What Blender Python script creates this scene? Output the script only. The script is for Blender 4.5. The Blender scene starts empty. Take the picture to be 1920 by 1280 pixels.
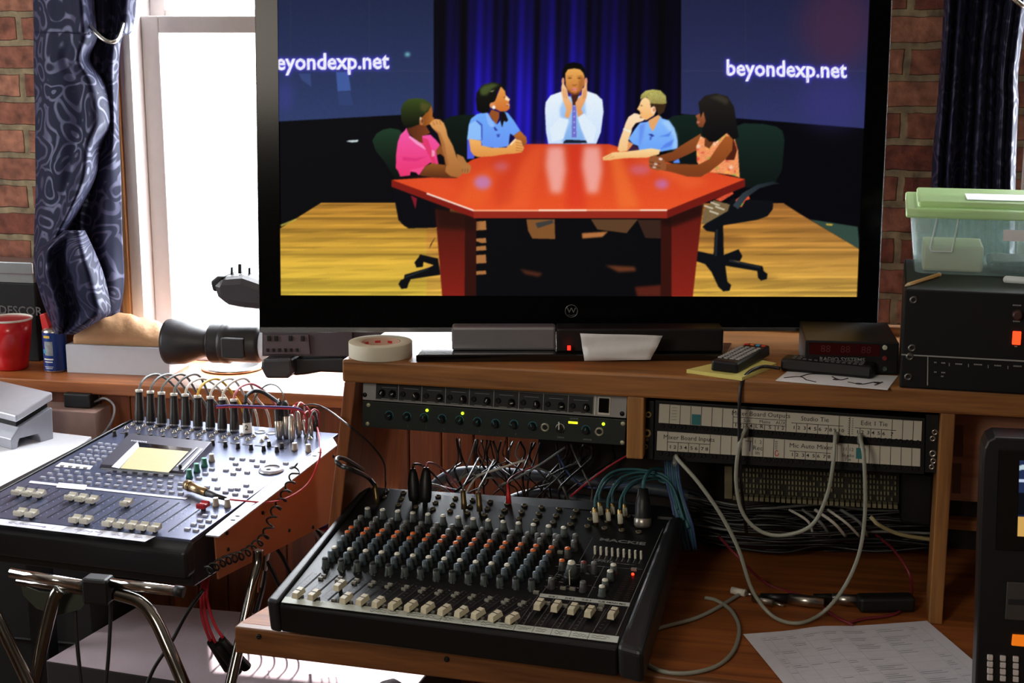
import bpy, bmesh, math, random
import numpy as np
from mathutils import Vector, Matrix
random.seed(7)
C = bpy.context.scene.collection
scn = bpy.context.scene
PI = math.pi
# ---------------------------------------------------------------- camera
F, YH, YAW, CAMZ = 2800.0, 45.0, math.radians(12.4), 1.635
th = math.atan2(640 - YH, F)
fw = Vector((-math.sin(YAW)*math.cos(th), math.cos(YAW)*math.cos(th), -math.sin(th)))
rt = Vector((math.cos(YAW), math.sin(YAW), 0)); up = rt.cross(fw); O = Vector((0, 0, CAMZ))
cam = bpy.data.cameras.new('camera'); co = bpy.data.objects.new('camera', cam); C.objects.link(co)
cam.lens = 36*F/1920; cam.sensor_width = 36; cam.clip_start = .02; cam.clip_end = 60
Rm = Matrix((rt, up, -fw)).transposed(); co.matrix_world = Matrix.Translation(O) @ Rm.to_4x4()
scn.camera = co
# ---------------------------------------------------------------- sky, sun, daylight, added fill, exposure
w = bpy.data.worlds.new('sky'); scn.world = w; w.use_nodes = True
bg = w.node_tree.nodes['Background']; bg.inputs[0].default_value = (.86, .93, 1, 1); bg.inputs[1].default_value = 7.0
scn.view_settings.view_transform = 'Standard'; scn.view_settings.look = 'None'
scn.view_settings.gamma = 1; scn.view_settings.exposure = 0.0; scn.view_settings.use_curve_mapping = False
scn.cycles.use_denoising = True
try: scn.cycles.denoising_input_passes = 'RGB_ALBEDO_NORMAL'
except Exception: pass
scn.cycles.max_bounces = 8
def lamp(name, kind, loc, target, energy, col, size=None, size_y=None, angle=None):
    l = bpy.data.lights.new(name, kind); l.energy = energy; l.color = col
    if kind == 'AREA':
        l.shape = 'RECTANGLE'; l.size = size; l.size_y = size_y or size
    if angle is not None: l.angle = angle
    o = bpy.data.objects.new(name, l); C.objects.link(o); o.location = loc
    d = Vector(target) - Vector(loc); o.rotation_euler = d.to_track_quat('-Z', 'Y').to_euler(); return o
lamp('sun', 'SUN', (-1.75, 4.2, 3.4), (-1.15, 3.0, .4), 26, (1, .95, .92), angle=math.radians(.6))
lamp('daylight_window', 'AREA', (-1.2, 3.62, 1.75), (-1.2, 0, 1.1), 70, (.92, .96, 1), .85, 1.7)
lamp('daylight_right_window', 'AREA', (.95, 3.62, 1.75), (.7, 0, .9), 60, (.92, .96, 1), .8, 1.7)
lamp('side_fill_light', 'AREA', (-3.42, 2.15, 1.6), (0, 2.35, 1.1), 17, (1, .93, .84), 1.1, 1.2)  # unseen fill added at the left to brighten the room side
lamp('room_fill_light', 'AREA', (-.85, -.25, 1.95), (-.55, 2.2, .9), 17, (1, .9, .76), .5, .5)  # unseen fill added near the camera to lift the front faces
# ---------------------------------------------------------------- pixel -> place
def ray(px, py): return fw + rt*((px-960)/F) + up*((640-py)/F)
def onz(px, py, z): r = ray(px, py); return O + r*((z-CAMZ)/r.z)
def ony(px, py, y): r = ray(px, py); return O + r*(y/r.y)
def onx(px, py, x): r = ray(px, py); return O + r*(x/r.x)
def onp(px, py, P, N): r = ray(px, py); return O + r*((Vector(P)-O).dot(N)/r.dot(N))
def atd(px, py, d): return O + ray(px, py)*d      # at view depth d
def proj(P):
    d = Vector(P)-O; k = d.dot(fw); return 960+F*d.dot(rt)/k, 640-F*d.dot(up)/k
# ---------------------------------------------------------------- materials
def lin(c):
    c = c/255.0; return c/12.92 if c <= .04045 else ((c+.055)/1.055)**2.4
def rgb(r, g, b): return (lin(r), lin(g), lin(b), 1)
MATS = {}
def mat(name, col, rough=.5, metal=0, spec=.5, emis=None, es=1, noise=None, bump=None, alpha=None, trans=0, sheen=0, coat=0, bumpd=.002):
    if name in MATS: return MATS[name]
    m = bpy.data.materials.new(name); m.use_nodes = True; n = m.node_tree.nodes; L = m.node_tree.links
    b = n['Principled BSDF']; c = rgb(*col)
    b.inputs['Base Color'].default_value = c; b.inputs['Roughness'].default_value = rough
    b.inputs['Metallic'].default_value = metal; b.inputs['Specular IOR Level'].default_value = spec
    b.inputs['Transmission Weight'].default_value = trans; b.inputs['Coat Weight'].default_value = coat
    b.inputs['Sheen Weight'].default_value = sheen
    if alpha is not None: b.inputs['Alpha'].default_value = alpha
    if emis: b.inputs['Emission Color'].default_value = rgb(*emis); b.inputs['Emission Strength'].default_value = es
    tc = n.new('ShaderNodeTexCoord')
    sc, am = noise if noise else (60, .06)
    nz = n.new('ShaderNodeTexNoise'); nz.inputs['Scale'].default_value = sc; nz.inputs['Detail'].default_value = 4
    L.new(tc.outputs['Object'], nz.inputs['Vector'])
    mx = n.new('ShaderNodeMix'); mx.data_type = 'RGBA'
    mx.inputs[6].default_value = tuple(x*(1-am) for x in c[:3])+(1,); mx.inputs[7].default_value = tuple(min(1, x*(1+am)+am*.004) for x in c[:3])+(1,)
    L.new(nz.outputs['Fac'], mx.inputs[0]); L.new(mx.outputs[2], b.inputs['Base Color'])
    if bump:
        n2 = n.new('ShaderNodeTexNoise'); n2.inputs['Scale'].default_value = bump[0]; n2.inputs['Detail'].default_value = 3
        L.new(tc.outputs['Object'], n2.inputs['Vector'])
        bp = n.new('ShaderNodeBump'); bp.inputs['Strength'].default_value = bump[1]; bp.inputs['Distance'].default_value = bumpd
        L.new(n2.outputs['Fac'], bp.inputs['Height']); L.new(bp.outputs['Normal'], b.inputs['Normal'])
    MATS[name] = m; return m
def wood(name, c1, c2, axis='x', rough=.45, scale=1.0, boards=0, coat=.15):
    if name in MATS: return MATS[name]
    m = bpy.data.materials.new(name); m.use_nodes = True; n = m.node_tree.nodes; L = m.node_tree.links
    b = n['Principled BSDF']; b.inputs['Roughness'].default_value = rough; b.inputs['Coat Weight'].default_value = coat
    b.inputs['Coat Roughness'].default_value = .3
    tc = n.new('ShaderNodeTexCoord'); mp = n.new('ShaderNodeMapping')
    s = {'x': (1.2, 22, 22), 'y': (22, 1.2, 22), 'z': (22, 22, 1.2)}[axis]
    mp.inputs['Scale'].default_value = [k*scale for k in s]
    L.new(tc.outputs['Object'], mp.inputs['Vector'])
    nz = n.new('ShaderNodeTexNoise'); nz.inputs['Scale'].default_value = 1.6; nz.inputs['Detail'].default_value = 7; nz.inputs['Distortion'].default_value = .6
    L.new(mp.outputs['Vector'], nz.inputs['Vector'])
    mp2 = n.new('ShaderNodeMapping'); mp2.inputs['Scale'].default_value = [k*scale*4 for k in s]
    L.new(tc.outputs['Object'], mp2.inputs['Vector'])
    n3 = n.new('ShaderNodeTexNoise'); n3.inputs['Scale'].default_value = 2.5; n3.inputs['Detail'].default_value = 2
    L.new(mp2.outputs['Vector'], n3.inputs['Vector'])
    ad = n.new('ShaderNodeMath'); ad.operation = 'MULTIPLY_ADD'; ad.inputs[1].default_value = .35
    L.new(n3.outputs['Fac'], ad.inputs[0]); L.new(nz.outputs['Fac'], ad.inputs[2])
    cr = n.new('ShaderNodeValToRGB'); cr.color_ramp.elements[0].position = .45; cr.color_ramp.elements[1].position = .85
    cr.color_ramp.elements[0].color = rgb(*c1); cr.color_ramp.elements[1].color = rgb(*c2)
    L.new(ad.outputs[0], cr.inputs[0]); out = cr.outputs[0]
    if boards:
        sx = n.new('ShaderNodeSeparateXYZ'); L.new(tc.outputs['Object'], sx.inputs[0])
        d = n.new('ShaderNodeMath'); d.operation = 'DIVIDE'; d.inputs[1].default_value = boards; L.new(sx.outputs[0], d.inputs[0])
        fl = n.new('ShaderNodeMath'); fl.operation = 'FLOOR'; L.new(d.outputs[0], fl.inputs[0])
        wn = n.new('ShaderNodeTexWhiteNoise'); wn.noise_dimensions = '1D'; L.new(fl.outputs[0], wn.inputs['W'])
        mr = n.new('ShaderNodeMapRange'); mr.inputs[3].default_value = .7; mr.inputs[4].default_value = 1.2; L.new(wn.outputs[0], mr.inputs[0])
        mm = n.new('ShaderNodeVectorMath'); mm.operation = 'SCALE'; L.new(out, mm.inputs[0]); L.new(mr.outputs[0], mm.inputs['Scale']); out = mm.outputs[0]
    L.new(out, b.inputs['Base Color'])
    bp = n.new('ShaderNodeBump'); bp.inputs['Strength'].default_value = .25; bp.inputs['Distance'].default_value = .0015
    L.new(ad.outputs[0], bp.inputs['Height']); L.new(bp.outputs['Normal'], b.inputs['Normal'])
    MATS[name] = m; return m
# ---------------------------------------------------------------- mesh builder
def tmat(x, y, z, rz=0, rx=0, ry=0, s=1):
    return Matrix.Translation((x, y, z)) @ Matrix.Rotation(rz, 4, 'Z') @ Matrix.Rotation(rx, 4, 'X') @ Matrix.Rotation(ry, 4, 'Y') @ Matrix.Scale(s, 4)
def smooth_path(pts, k=8, closed=False):
    pts = [Vector(p) for p in pts]
    if len(pts) < 3: return pts
    out = []; n = len(pts)
    for i in range(n-1 if not closed else n):
        p0 = pts[i-1] if i > 0 or closed else pts[0]*2-pts[1]
        p1 = pts[i]; p2 = pts[(i+1) % n]; p3 = pts[(i+2) % n] if (i+2 < n or closed) else pts[-1]*2-pts[-2]
        for j in range(k):
            t = j/k; out.append(.5*((2*p1)+(p2-p0)*t+(2*p0-5*p1+4*p2-p3)*t*t+(3*p1-p0-3*p2+p3)*t**3))
    if not closed: out.append(pts[-1])
    return out
class MB:
    def __init__(s): s.v = []; s.f = []; s.m = []; s.sm = []
    def add(s, vs, fs, mi=0, M=None, smooth=False):
        b = len(s.v)
        for v in vs: s.v.append(M @ Vector(v) if M else Vector(v))
        for f in fs: s.f.append([b+i for i in f]); s.m.append(mi); s.sm.append(smooth)
        return s
    def box(s, x0, x1, y0, y1, z0, z1, mi=0, M=None):
        vs = [(x, y, z) for z in (z0, z1) for y in (y0, y1) for x in (x0, x1)]
        return s.add(vs, [(0, 2, 3, 1), (4, 5, 7, 6), (0, 1, 5, 4), (2, 6, 7, 3), (0, 4, 6, 2), (1, 3, 7, 5)], mi, M)
    def hexa(s, b, t, mi=0, M=None):     # bottom four and top four corners, both counter-clockwise from above
        return s.add(list(b)+list(t), [(3, 2, 1, 0), (4, 5, 6, 7), (0, 1, 5, 4), (1, 2, 6, 5), (2, 3, 7, 6), (3, 0, 4, 7)], mi, M)
    def prism(s, poly, z0, z1, mi=0, M=None, smooth=False):
        n = len(poly); vs = [(p[0], p[1], z0) for p in poly]+[(p[0], p[1], z1) for p in poly]
        s.add(vs, [tuple(reversed(range(n))), tuple(range(n, 2*n))], mi, M)
        b = len(s.v)-2*n
        for i in range(n):
            j = (i+1) % n; s.f.append([b+i, b+j, b+n+j, b+n+i]); s.m.append(mi); s.sm.append(smooth)
        return s
    def lathe(s, prof, n=16, mi=0, M=None, smooth=True, cap=True):
        vs = [(r*math.cos(2*PI*i/n), r*math.sin(2*PI*i/n), z) for r, z in prof for i in range(n)]
        k = len(prof); mis = mi if isinstance(mi, (list, tuple)) else [mi]*(k-1)
        b = len(s.v); s.add(vs, [], 0, M)
        for a in range(k-1):
            for i in range(n):
                j = (i+1) % n; s.f.append([b+a*n+i, b+a*n+j, b+(a+1)*n+j, b+(a+1)*n+i]); s.m.append(mis[a]); s.sm.append(smooth)
        if cap:
            if prof[0][0] > 1e-6: s.f.append([b+i for i in reversed(range(n))]); s.m.append(mis[0]); s.sm.append(False)
            if prof[-1][0] > 1e-6: s.f.append([b+(k-1)*n+i for i in range(n)]); s.m.append(mis[-1]); s.sm.append(False)
        return s
    def cyl(s, p0, p1, r0, r1=None, n=14, mi=0, smooth=True, M=None):
        p0 = Vector(p0); p1 = Vector(p1); d = p1-p0
        Q = Matrix.Translation(p0) @ d.to_track_quat('Z', 'Y').to_matrix().to_4x4()
        if M: Q = M @ Q
        return s.lathe([(r0, 0), (r0 if r1 is None else r1, d.length)], n, mi, Q, smooth)
    def tube(s, pts, r, n=8, mi=0, k=8, sm=True, closed=False):
        P = smooth_path(pts, k, closed) if sm else [Vector(p) for p in pts]
        N = None; rings = []; m = len(P)
        for i, p in enumerate(P):
            a = P[i-1] if i > 0 else (P[-1] if closed else P[0]); c = P[(i+1) % m] if (i < m-1 or closed) else P[-1]
            t = (c-a); t = t.normalized() if t.length > 1e-9 else Vector((0, 0, 1))
            if N is None: N = t.orthogonal().normalized()
            N = (N - t*N.dot(t)); N = N.normalized() if N.length > 1e-6 else t.orthogonal().normalized()
            B = t.cross(N); rr = r(i/(m-1)) if callable(r) else r
            rings.append([p+(N*math.cos(2*PI*q/n)+B*math.sin(2*PI*q/n))*rr for q in range(n)])
        b = len(s.v); s.v += [v for R in rings for v in R]
        for i in range(m-1 if not closed else m):
            i2 = (i+1) % m
            for q in range(n):
                j = (q+1) % n; s.f.append([b+i*n+q, b+i*n+j, b+i2*n+j, b+i2*n+q]); s.m.append(mi); s.sm.append(True)
        if not closed:
            s.f.append([b+q for q in reversed(range(n))]); s.m.append(mi); s.sm.append(False)
            s.f.append([b+(m-1)*n+q for q in range(n)]); s.m.append(mi); s.sm.append(False)
        return s
    def sphere(s, c, r, n=12, mi=0, sc=(1, 1, 1)):
        prof = [(max(1e-5, math.sin(PI*i/n))*r, -math.cos(PI*i/n)*r) for i in range(n+1)]
        return s.lathe(prof, n+4, mi, Matrix.Translation(c) @ Matrix.Diagonal((sc[0], sc[1], sc[2], 1)), True, False)
    def quad(s, a, b, c, d, mi=0, M=None): return s.add([a, b, c, d], [(0, 1, 2, 3)], mi, M)
WM = {}
def build(name, mb, mats, parent=None, world=False, bev=0, seg=2, origin=None):
    me = bpy.data.meshes.new(name); vs = mb.v; MT = Matrix.Identity(4)
    if world and parent is not None: inv = WM[parent.name].inverted(); vs = [inv @ v for v in vs]
    if parent is None:
        if origin is None:
            lo = [min(v[i] for v in vs) for i in range(3)]; hi = [max(v[i] for v in vs) for i in range(3)]
            origin = Vector(((lo[0]+hi[0])/2, (lo[1]+hi[1])/2, lo[2]))
        origin = Vector(origin); vs = [v-origin for v in vs]; MT = Matrix.Translation(origin)
    me.from_pydata([tuple(v) for v in vs], [], mb.f)
    for x in (mats if isinstance(mats, (list, tuple)) else [mats]): me.materials.append(x)
    me.polygons.foreach_set('material_index', mb.m); me.polygons.foreach_set('use_smooth', mb.sm); me.update()
    o = bpy.data.objects.new(name, me); C.objects.link(o)
    if parent is not None: o.parent = parent; WM[o.name] = WM[parent.name]
    else: o.matrix_world = MT; WM[o.name] = MT
    if bev:
        md = o.modifiers.new('bevel', 'BEVEL'); md.width = bev; md.segments = seg; md.limit_method = 'ANGLE'; md.angle_limit = math.radians(40)
        md.harden_normals = False
    return o
def tag(o, label, cat, group=None):
    o['label'] = label; o['category'] = cat
    if group: o['group'] = group
    return o
def thing(name, label, cat, M, group=None):
    o = bpy.data.objects.new(name, None); C.objects.link(o)
    if not isinstance(M, Matrix): M = Matrix.Translation(M)
    o.matrix_world = M; o.empty_display_size = .02; WM[o.name] = M.copy(); return tag(o, label, cat, group)
def solo(name, label, cat, mb, mats, group=None, bev=0, origin=None): return tag(build(name, mb, mats, bev=bev, origin=origin), label, cat, group)
def struct(name, mb, mats, parent=None, bev=0):
    o = build(name, mb, mats, parent, world=parent is not None, bev=bev)
    o['kind'] = 'structure'; return o
def inst(proto, parent, ML, name=None):
    c = proto.copy(); C.objects.link(c); c.parent = parent
    c.matrix_parent_inverse = Matrix.Identity(4); c.matrix_basis = ML; WM[c.name] = WM[parent.name] @ ML; return c
def text_mesh(txt, size, depth=0, bold=0.0, align='CENTER'):
    cu = bpy.data.curves.new('t', 'FONT'); cu.body = txt; cu.size = size; cu.extrude = depth; cu.offset = bold
    cu.align_x = align; cu.align_y = 'CENTER'; cu.resolution_u = 2
    ob = bpy.data.objects.new('t', cu); C.objects.link(ob); dg = bpy.context.evaluated_depsgraph_get()
    me = bpy.data.meshes.new_from_object(ob.evaluated_get(dg)); r = ([v.co.copy() for v in me.vertices], [tuple(p.vertices) for p in me.polygons])
    bpy.data.objects.remove(ob); bpy.data.curves.remove(cu); bpy.data.meshes.remove(me); return r
def add_text(mb, txt, size, M, mi=0, bold=0.0, align='CENTER', sx=1.0):
    v, f = text_mesh(txt, size, 0, bold, align); mb.add(v, f, mi, M @ Matrix.Diagonal((sx, 1, 1, 1))); return mb
def add_bars(mb, s, size, M, mi=0):      # illegible fine print: small blocks
    x = -len(s)*size*.3
    for c in s:
        if c != ' ': mb.quad(*[M @ Vector(p) for p in ((x, -size*.3, 0), (x+size*.42, -size*.3, 0), (x+size*.42, size*.3, 0), (x, size*.3, 0))], mi)
        x += size*.6
    return mb
def bil(a, b, c, d, u, v):      # a BL, b BR, c TR, d TL
    return tuple((a[i]*(1-u)+b[i]*u)*(1-v)+(d[i]*(1-u)+c[i]*u)*v for i in range(len(a)))
# common materials
BLK = mat('black_plastic', (15, 15, 17), .45, spec=.35)
BLKG = mat('black_gloss', (8, 8, 10), .12, coat=.5)
BLKM = mat('black_metal', (15, 15, 16), .5, spec=.35, noise=(300, .15))
RUB = mat('black_rubber', (14, 14, 15), .55)
CHR = mat('chrome', (225, 225, 225), .12, 1)
STL = mat('steel', (190, 186, 178), .3, 1)
BRS = mat('brass', (200, 170, 110), .3, 1)
WHT = mat('white_plastic', (225, 222, 212), .45)
INK = mat('black_ink', (25, 25, 28), .8)
PAP = mat('white_paper', (235, 236, 240), .8)
# ================================================================ the room
WY = 3.28; SZ = .835; SY = 3.03
def brick_mat():
    m = bpy.data.materials.new('brick'); m.use_nodes = True; n = m.node_tree.nodes; L = m.node_tree.links
    b = n['Principled BSDF']; b.inputs['Roughness'].default_value = .9
    tc = n.new('ShaderNodeTexCoord'); sx = n.new('ShaderNodeSeparateXYZ'); cx = n.new('ShaderNodeCombineXYZ')
    L.new(tc.outputs['Object'], sx.inputs[0]); L.new(sx.outputs[0], cx.inputs[0]); L.new(sx.outputs[2], cx.inputs[1])
    nd = n.new('ShaderNodeTexNoise'); nd.inputs['Scale'].default_value = 22; nd.inputs['Detail'].default_value = 3; L.new(tc.outputs['Object'], nd.inputs['Vector'])
    sb = n.new('ShaderNodeVectorMath'); sb.operation = 'MULTIPLY_ADD'; sb.inputs[1].default_value = (.010, .010, 0)
    L.new(nd.outputs['Color'], sb.inputs[0]); L.new(cx.outputs[0], sb.inputs[2])
    br = n.new('ShaderNodeTexBrick'); br.inputs['Scale'].default_value = 1; br.inputs['Brick Width'].default_value = .215
    br.inputs['Row Height'].default_value = .0665; br.inputs['Mortar Size'].default_value = .0085; br.inputs['Mortar Smooth'].default_value = .25
    br.inputs['Color1'].default_value = rgb(156, 108, 88); br.inputs['Color2'].default_value = rgb(116, 64, 52); br.inputs['Mortar'].default_value = rgb(136, 124, 100)
    L.new(sb.outputs[0], br.inputs['Vector'])
    nz = n.new('ShaderNodeTexNoise'); nz.inputs['Scale'].default_value = 34; nz.inputs['Detail'].default_value = 6; L.new(tc.outputs['Object'], nz.inputs['Vector'])
    cr = n.new('ShaderNodeValToRGB'); cr.color_ramp.elements[0].position = .3; cr.color_ramp.elements[1].position = .72
    cr.color_ramp.elements[0].color = (.5, .46, .44, 1); cr.color_ramp.elements[1].color = (1.5, 1.4, 1.3, 1); L.new(nz.outputs['Fac'], cr.inputs[0])
    mx = n.new('ShaderNodeMix'); mx.data_type = 'RGBA'; mx.blend_type = 'MULTIPLY'; mx.inputs[0].default_value = 1
    L.new(br.outputs['Color'], mx.inputs[6]); L.new(cr.outputs[0], mx.inputs[7]); L.new(mx.outputs[2], b.inputs['Base Color'])
    iv = n.new('ShaderNodeMath'); iv.operation = 'MULTIPLY_ADD'; iv.inputs[1].default_value = -1.6; L.new(br.outputs['Fac'], iv.inputs[0]); L.new(nz.outputs['Fac'], iv.inputs[2])
    bp = n.new('ShaderNodeBump'); bp.inputs['Strength'].default_value = .9; bp.inputs['Distance'].default_value = .006
    L.new(iv.outputs[0], bp.inputs['Height']); L.new(bp.outputs['Normal'], b.inputs['Normal'])
    return m
BRICK = brick_mat()
PLAS = mat('plaster', (110, 92, 74), .9, noise=(3, .05)); CEIL = mat('ceiling_paint', (140, 130, 118), .9)
FLOORM = wood('floor_boards', (60, 38, 24), (100, 66, 42), 'x', .5)
xA = ony(262, 300, WY).x; W1 = (xA-.03, -.72); WZ = (SZ, 2.5)       # left window opening
W2 = (ony(1925, 200, WY).x, 1.35)
struct('floor', MB().box(-3.2, 2.6, -3, WY+.3, -.05, 0), FLOORM)
struct('ceiling', MB().box(-3.2, 2.6, -3, WY+.3, 2.6, 2.7), CEIL)
m = MB(); T = .17
m.box(-3.2, W1[0], WY, WY+T, 0, 2.6).box(W1[1], W2[0], WY, WY+T, 0, 2.6).box(W2[1], 2.6, WY, WY+T, 0, 2.6)
for a in (W1, W2): m.box(a[0], a[1], WY, WY+T, 0, WZ[0]-.02).box(a[0], a[1], WY, WY+T, WZ[1], 2.6)
wb = struct('wall_back', m, BRICK)
struct('wall_left', MB().box(-3.3, -3.2, -3, 1.6, 0, 2.6).box(-3.3, -3.2, 2.7, WY+T, 0, 2.6).box(-3.3, -3.2, 1.6, 2.7, 0, 1.0).box(-3.3, -3.2, 1.6, 2.7, 2.2, 2.6), PLAS)  # the opening is made up, to let the added side fill in
struct('wall_right', MB().box(2.6, 2.7, -3, WY+T, 0, 2.6), PLAS)
m = MB().box(-3.2, 2.6, -3.1, -3, 0, 2.6)
struct('wall_front', m, PLAS)
# windows: casing, sashes, panes
PVC = mat('window_white', (212, 205, 203), .5)
GLS = mat('glass', (255, 255, 255), 0, 0, .5, alpha=.06)
def window(nm, a, z0, z1, rail):
    x0, x1 = a; m = MB(); d0, d1 = WY-.02, WY+.16
    m.box(x0-.0, x0+.03, d0, d1, z0, z1).box(x1-.03, x1, d0, d1, z0, z1).box(x0+.03, x1-.03, d0, d1, z1-.03, z1).box(x0+.03, x1-.03, WY+.02, d1, z0, z0+.02)
    fr = struct(nm, m, PVC, bev=.002)
    s1 = struct('window_sash', MB().box(x0+.03, x0+.075, WY+.04, WY+.08, z0+.02, rail+.02).box(x1-.075, x1-.03, WY+.04, WY+.08, z0+.02, rail+.02)
        .box(x0+.075, x1-.075, WY+.04, WY+.08, rail-.02, rail+.02).box(x0+.075, x1-.075, WY+.04, WY+.08, z0+.02, z0+.035), PVC, fr, bev=.003)
    s2 = struct('window_sash', MB().box(x0+.03, x0+.07, WY+.09, WY+.13, rail, z1-.03).box(x1-.07, x1-.03, WY+.09, WY+.13, rail, z1-.03)
        .box(x0+.07, x1-.07, WY+.09, WY+.13, rail-.01, rail+.035).box(x0+.07, x1-.07, WY+.09, WY+.13, z1-.08, z1-.03), PVC, fr, bev=.003)
    struct('window_pane', MB().box(x0+.075, x1-.075, WY+.058, WY+.062, z0+.035, rail-.02), GLS, fr)
    struct('window_pane', MB().box(x0+.065, x1-.065, WY+.108, WY+.112, rail+.03, z1-.075), GLS, fr)
rz = ony(330, 46, WY+.05).z
window('window_1', W1, WZ[0], WZ[1], rz); window('window_2', W2, WZ[0], WZ[1], rz)
# oak casing strip seen beside the left window
OAK = wood('oak', (112, 68, 30), (172, 114, 58), 'x', .5, coat=.03); OAKZ = wood('oak_upright', (118, 76, 36), (176, 122, 66), 'z', .5, coat=.03)
struct('trim_1', MB().box(W1[0]-.02, W1[0], WY-.03, WY+.02, SZ, WZ[1]), OAKZ, bev=.002)
# deep sill board and beadboard panelling below it
SILLW = wood('sill_wood', (120, 62, 28), (176, 104, 52), 'x', .42)
struct('trim_2', MB().box(-3.2, -.45, SY, WY+.02, SZ-.028, SZ), SILLW, bev=.003)
PANW = wood('panel_wood', (88, 44, 22), (132, 72, 38), 'z', .45, boards=.074, coat=.02)
m = MB(); x = -3.2; bw = .074
while x < 2.55:
    m.prism([(x+.001, SY+.033), (x+.004, SY+.03), (x+bw-.004, SY+.03), (x+bw-.001, SY+.033), (x+bw-.002, SY+.05), (x+.002, SY+.05)], 0, SZ-.028 if x < -.5 else .80); x += bw
m.box(-3.2, 2.6, SY+.045, SY+.06, 0, .80)
struct('trim_3', m, PANW)
# ---------------------------------------------------------------- curtains
def damask():
    m = bpy.data.materials.new('damask_cloth'); m.use_nodes = True; n = m.node_tree.nodes; L = m.node_tree.links
    b = n['Principled BSDF']; b.inputs['Roughness'].default_value = .42; b.inputs['Specular IOR Level'].default_value = .5
    uv = n.new('ShaderNodeUVMap')
    nz = n.new('ShaderNodeTexNoise'); nz.inputs['Scale'].default_value = 9; nz.inputs['Detail'].default_value = 1; L.new(uv.outputs[0], nz.inputs['Vector'])
    md = n.new('ShaderNodeVectorMath'); md.operation = 'MULTIPLY_ADD'; md.inputs[1].default_value = (.12, .12, 0); L.new(nz.outputs['Color'], md.inputs[0]); L.new(uv.outputs[0], md.inputs[2])
    vo = n.new('ShaderNodeTexVoronoi'); vo.inputs['Scale'].default_value = 17; vo.distance = 'EUCLIDEAN'; L.new(md.outputs[0], vo.inputs['Vector'])
    ml = n.new('ShaderNodeMath'); ml.operation = 'MULTIPLY'; ml.inputs[1].default_value = 20; L.new(vo.outputs['Distance'], ml.inputs[0])
    sn = n.new('ShaderNodeMath'); sn.operation = 'SINE'; L.new(ml.outputs[0], sn.inputs[0])
    cr = n.new('ShaderNodeValToRGB'); cr.color_ramp.elements[0].position = .45; cr.color_ramp.elements[1].position = .62
    cr.color_ramp.elements[0].color = rgb(19, 20, 38); cr.color_ramp.elements[1].color = rgb(44, 41, 64); L.new(sn.outputs[0], cr.inputs[0])
    L.new(cr.outputs[0], b.inputs['Base Color'])
    cr2 = n.new('ShaderNodeMapRange'); cr2.inputs[3].default_value = .65; cr2.inputs[4].default_value = .45; L.new(sn.outputs[0], cr2.inputs[0]); L.new(cr2.outputs[0], b.inputs['Roughness'])
    cr3 = n.new('ShaderNodeMapRange'); cr3.inputs[3].default_value = .15; cr3.inputs[4].default_value = .4; L.new(sn.outputs[0], cr3.inputs[0]); L.new(cr3.outputs[0], b.inputs['Specular IOR Level']); b.inputs['Specular Tint'].default_value = (.62, .66, 1, 1)
    b.inputs['Sheen Weight'].default_value = .05; b.inputs['Sheen Tint'].default_value = (.5, .55, 1, 1)
    return m
DAM = damask()
def cloth(name, rows, parent, nu=40, thick=.003):
    # rows: (px y, px left, px right, list of depth offsets across, base y)
    verts = []; uvs = []; R = []; nv = 8
    P = smooth_path([Vector((r[0], r[1], r[2])) for r in rows], nv)
    D = []
    for i in range(len(P)):
        t = i/nv; a = int(min(t, len(rows)-1.0001)); f = t-a; f = f*f*(3-2*f)
        D.append([rows[a][3][k]*(1-f)+rows[min(a+1, len(rows)-1)][3][k]*f for k in range(len(rows[0][3]))])
    vlen = 0; last = None
    for i, p in enumerate(P):
        d = smooth_path([Vector((k, x, 0)) for k, x in enumerate(D[i])], 8); nd = len(d)-1; ul = 0; prev = None
        for j in range(nu+1):
            u = j/nu; q = d[min(nd, int(round(u*nd)))].y
            v = ony(p.y*(1-u)+p.z*u, p.x, rows[0][4]+q); verts.append(v)
            if prev is not None: ul += (v-prev).length
            prev = v; uvs.append((ul, v.z))
    m = MB(); m.v = verts
    for i in range(len(P)-1):
        for j in range(nu):
            a = i*(nu+1)+j; m.f.append([a, a+1, a+nu+2, a+nu+1]); m.m.append(0); m.sm.append(True)
    o = build(name, m, DAM, parent, world=True)
    ul = o.data.uv_layers.new(name='UVMap')
    li = np.zeros(len(o.data.loops), 'i'); o.data.loops.foreach_get('vertex_index', li)
    ul.data.foreach_set('uv', np.array(uvs, 'f')[li].ravel())
    s = o.modifiers.new('thickness', 'SOLIDIFY'); s.thickness = thick; s.offset = 0
    return o
ct = thing('curtain', 'navy patterned curtain with a twisted hem held back at the left of the window', 'curtain', tuple(ony(150, 620, 3.0)))
Z = lambda *a: list(a)
cloth('curtain_panel', [(-520, 118, 262, Z(.0, .02, -.02, .03, -.01, .02), 3.17), (0, 150, 255, Z(.0, .02, -.02, .03, -.02, .02), 3.17), (70, 158, 228, Z(.0, .02, -.01, .02, -.01, .02), 3.17),
    (130, 150, 222, Z(0, .02, .0, .02, -.01, .03), 3.17), (230, 170, 222, Z(0, .02, 0, .02, -.01, .03), 3.17), (330, 130, 226, Z(0, .01, .02, -.01, .0, .03), 3.17),
    (440, 120, 229, Z(0, .02, .0, -.02, .0, .03), 3.17), (530, 130, 232, Z(0, .02, .0, -.02, -.01, .03), 3.17), (594, 150, 222, Z(0, .01, .0, -.02, .0, .03), 3.17)], ct)
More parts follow.
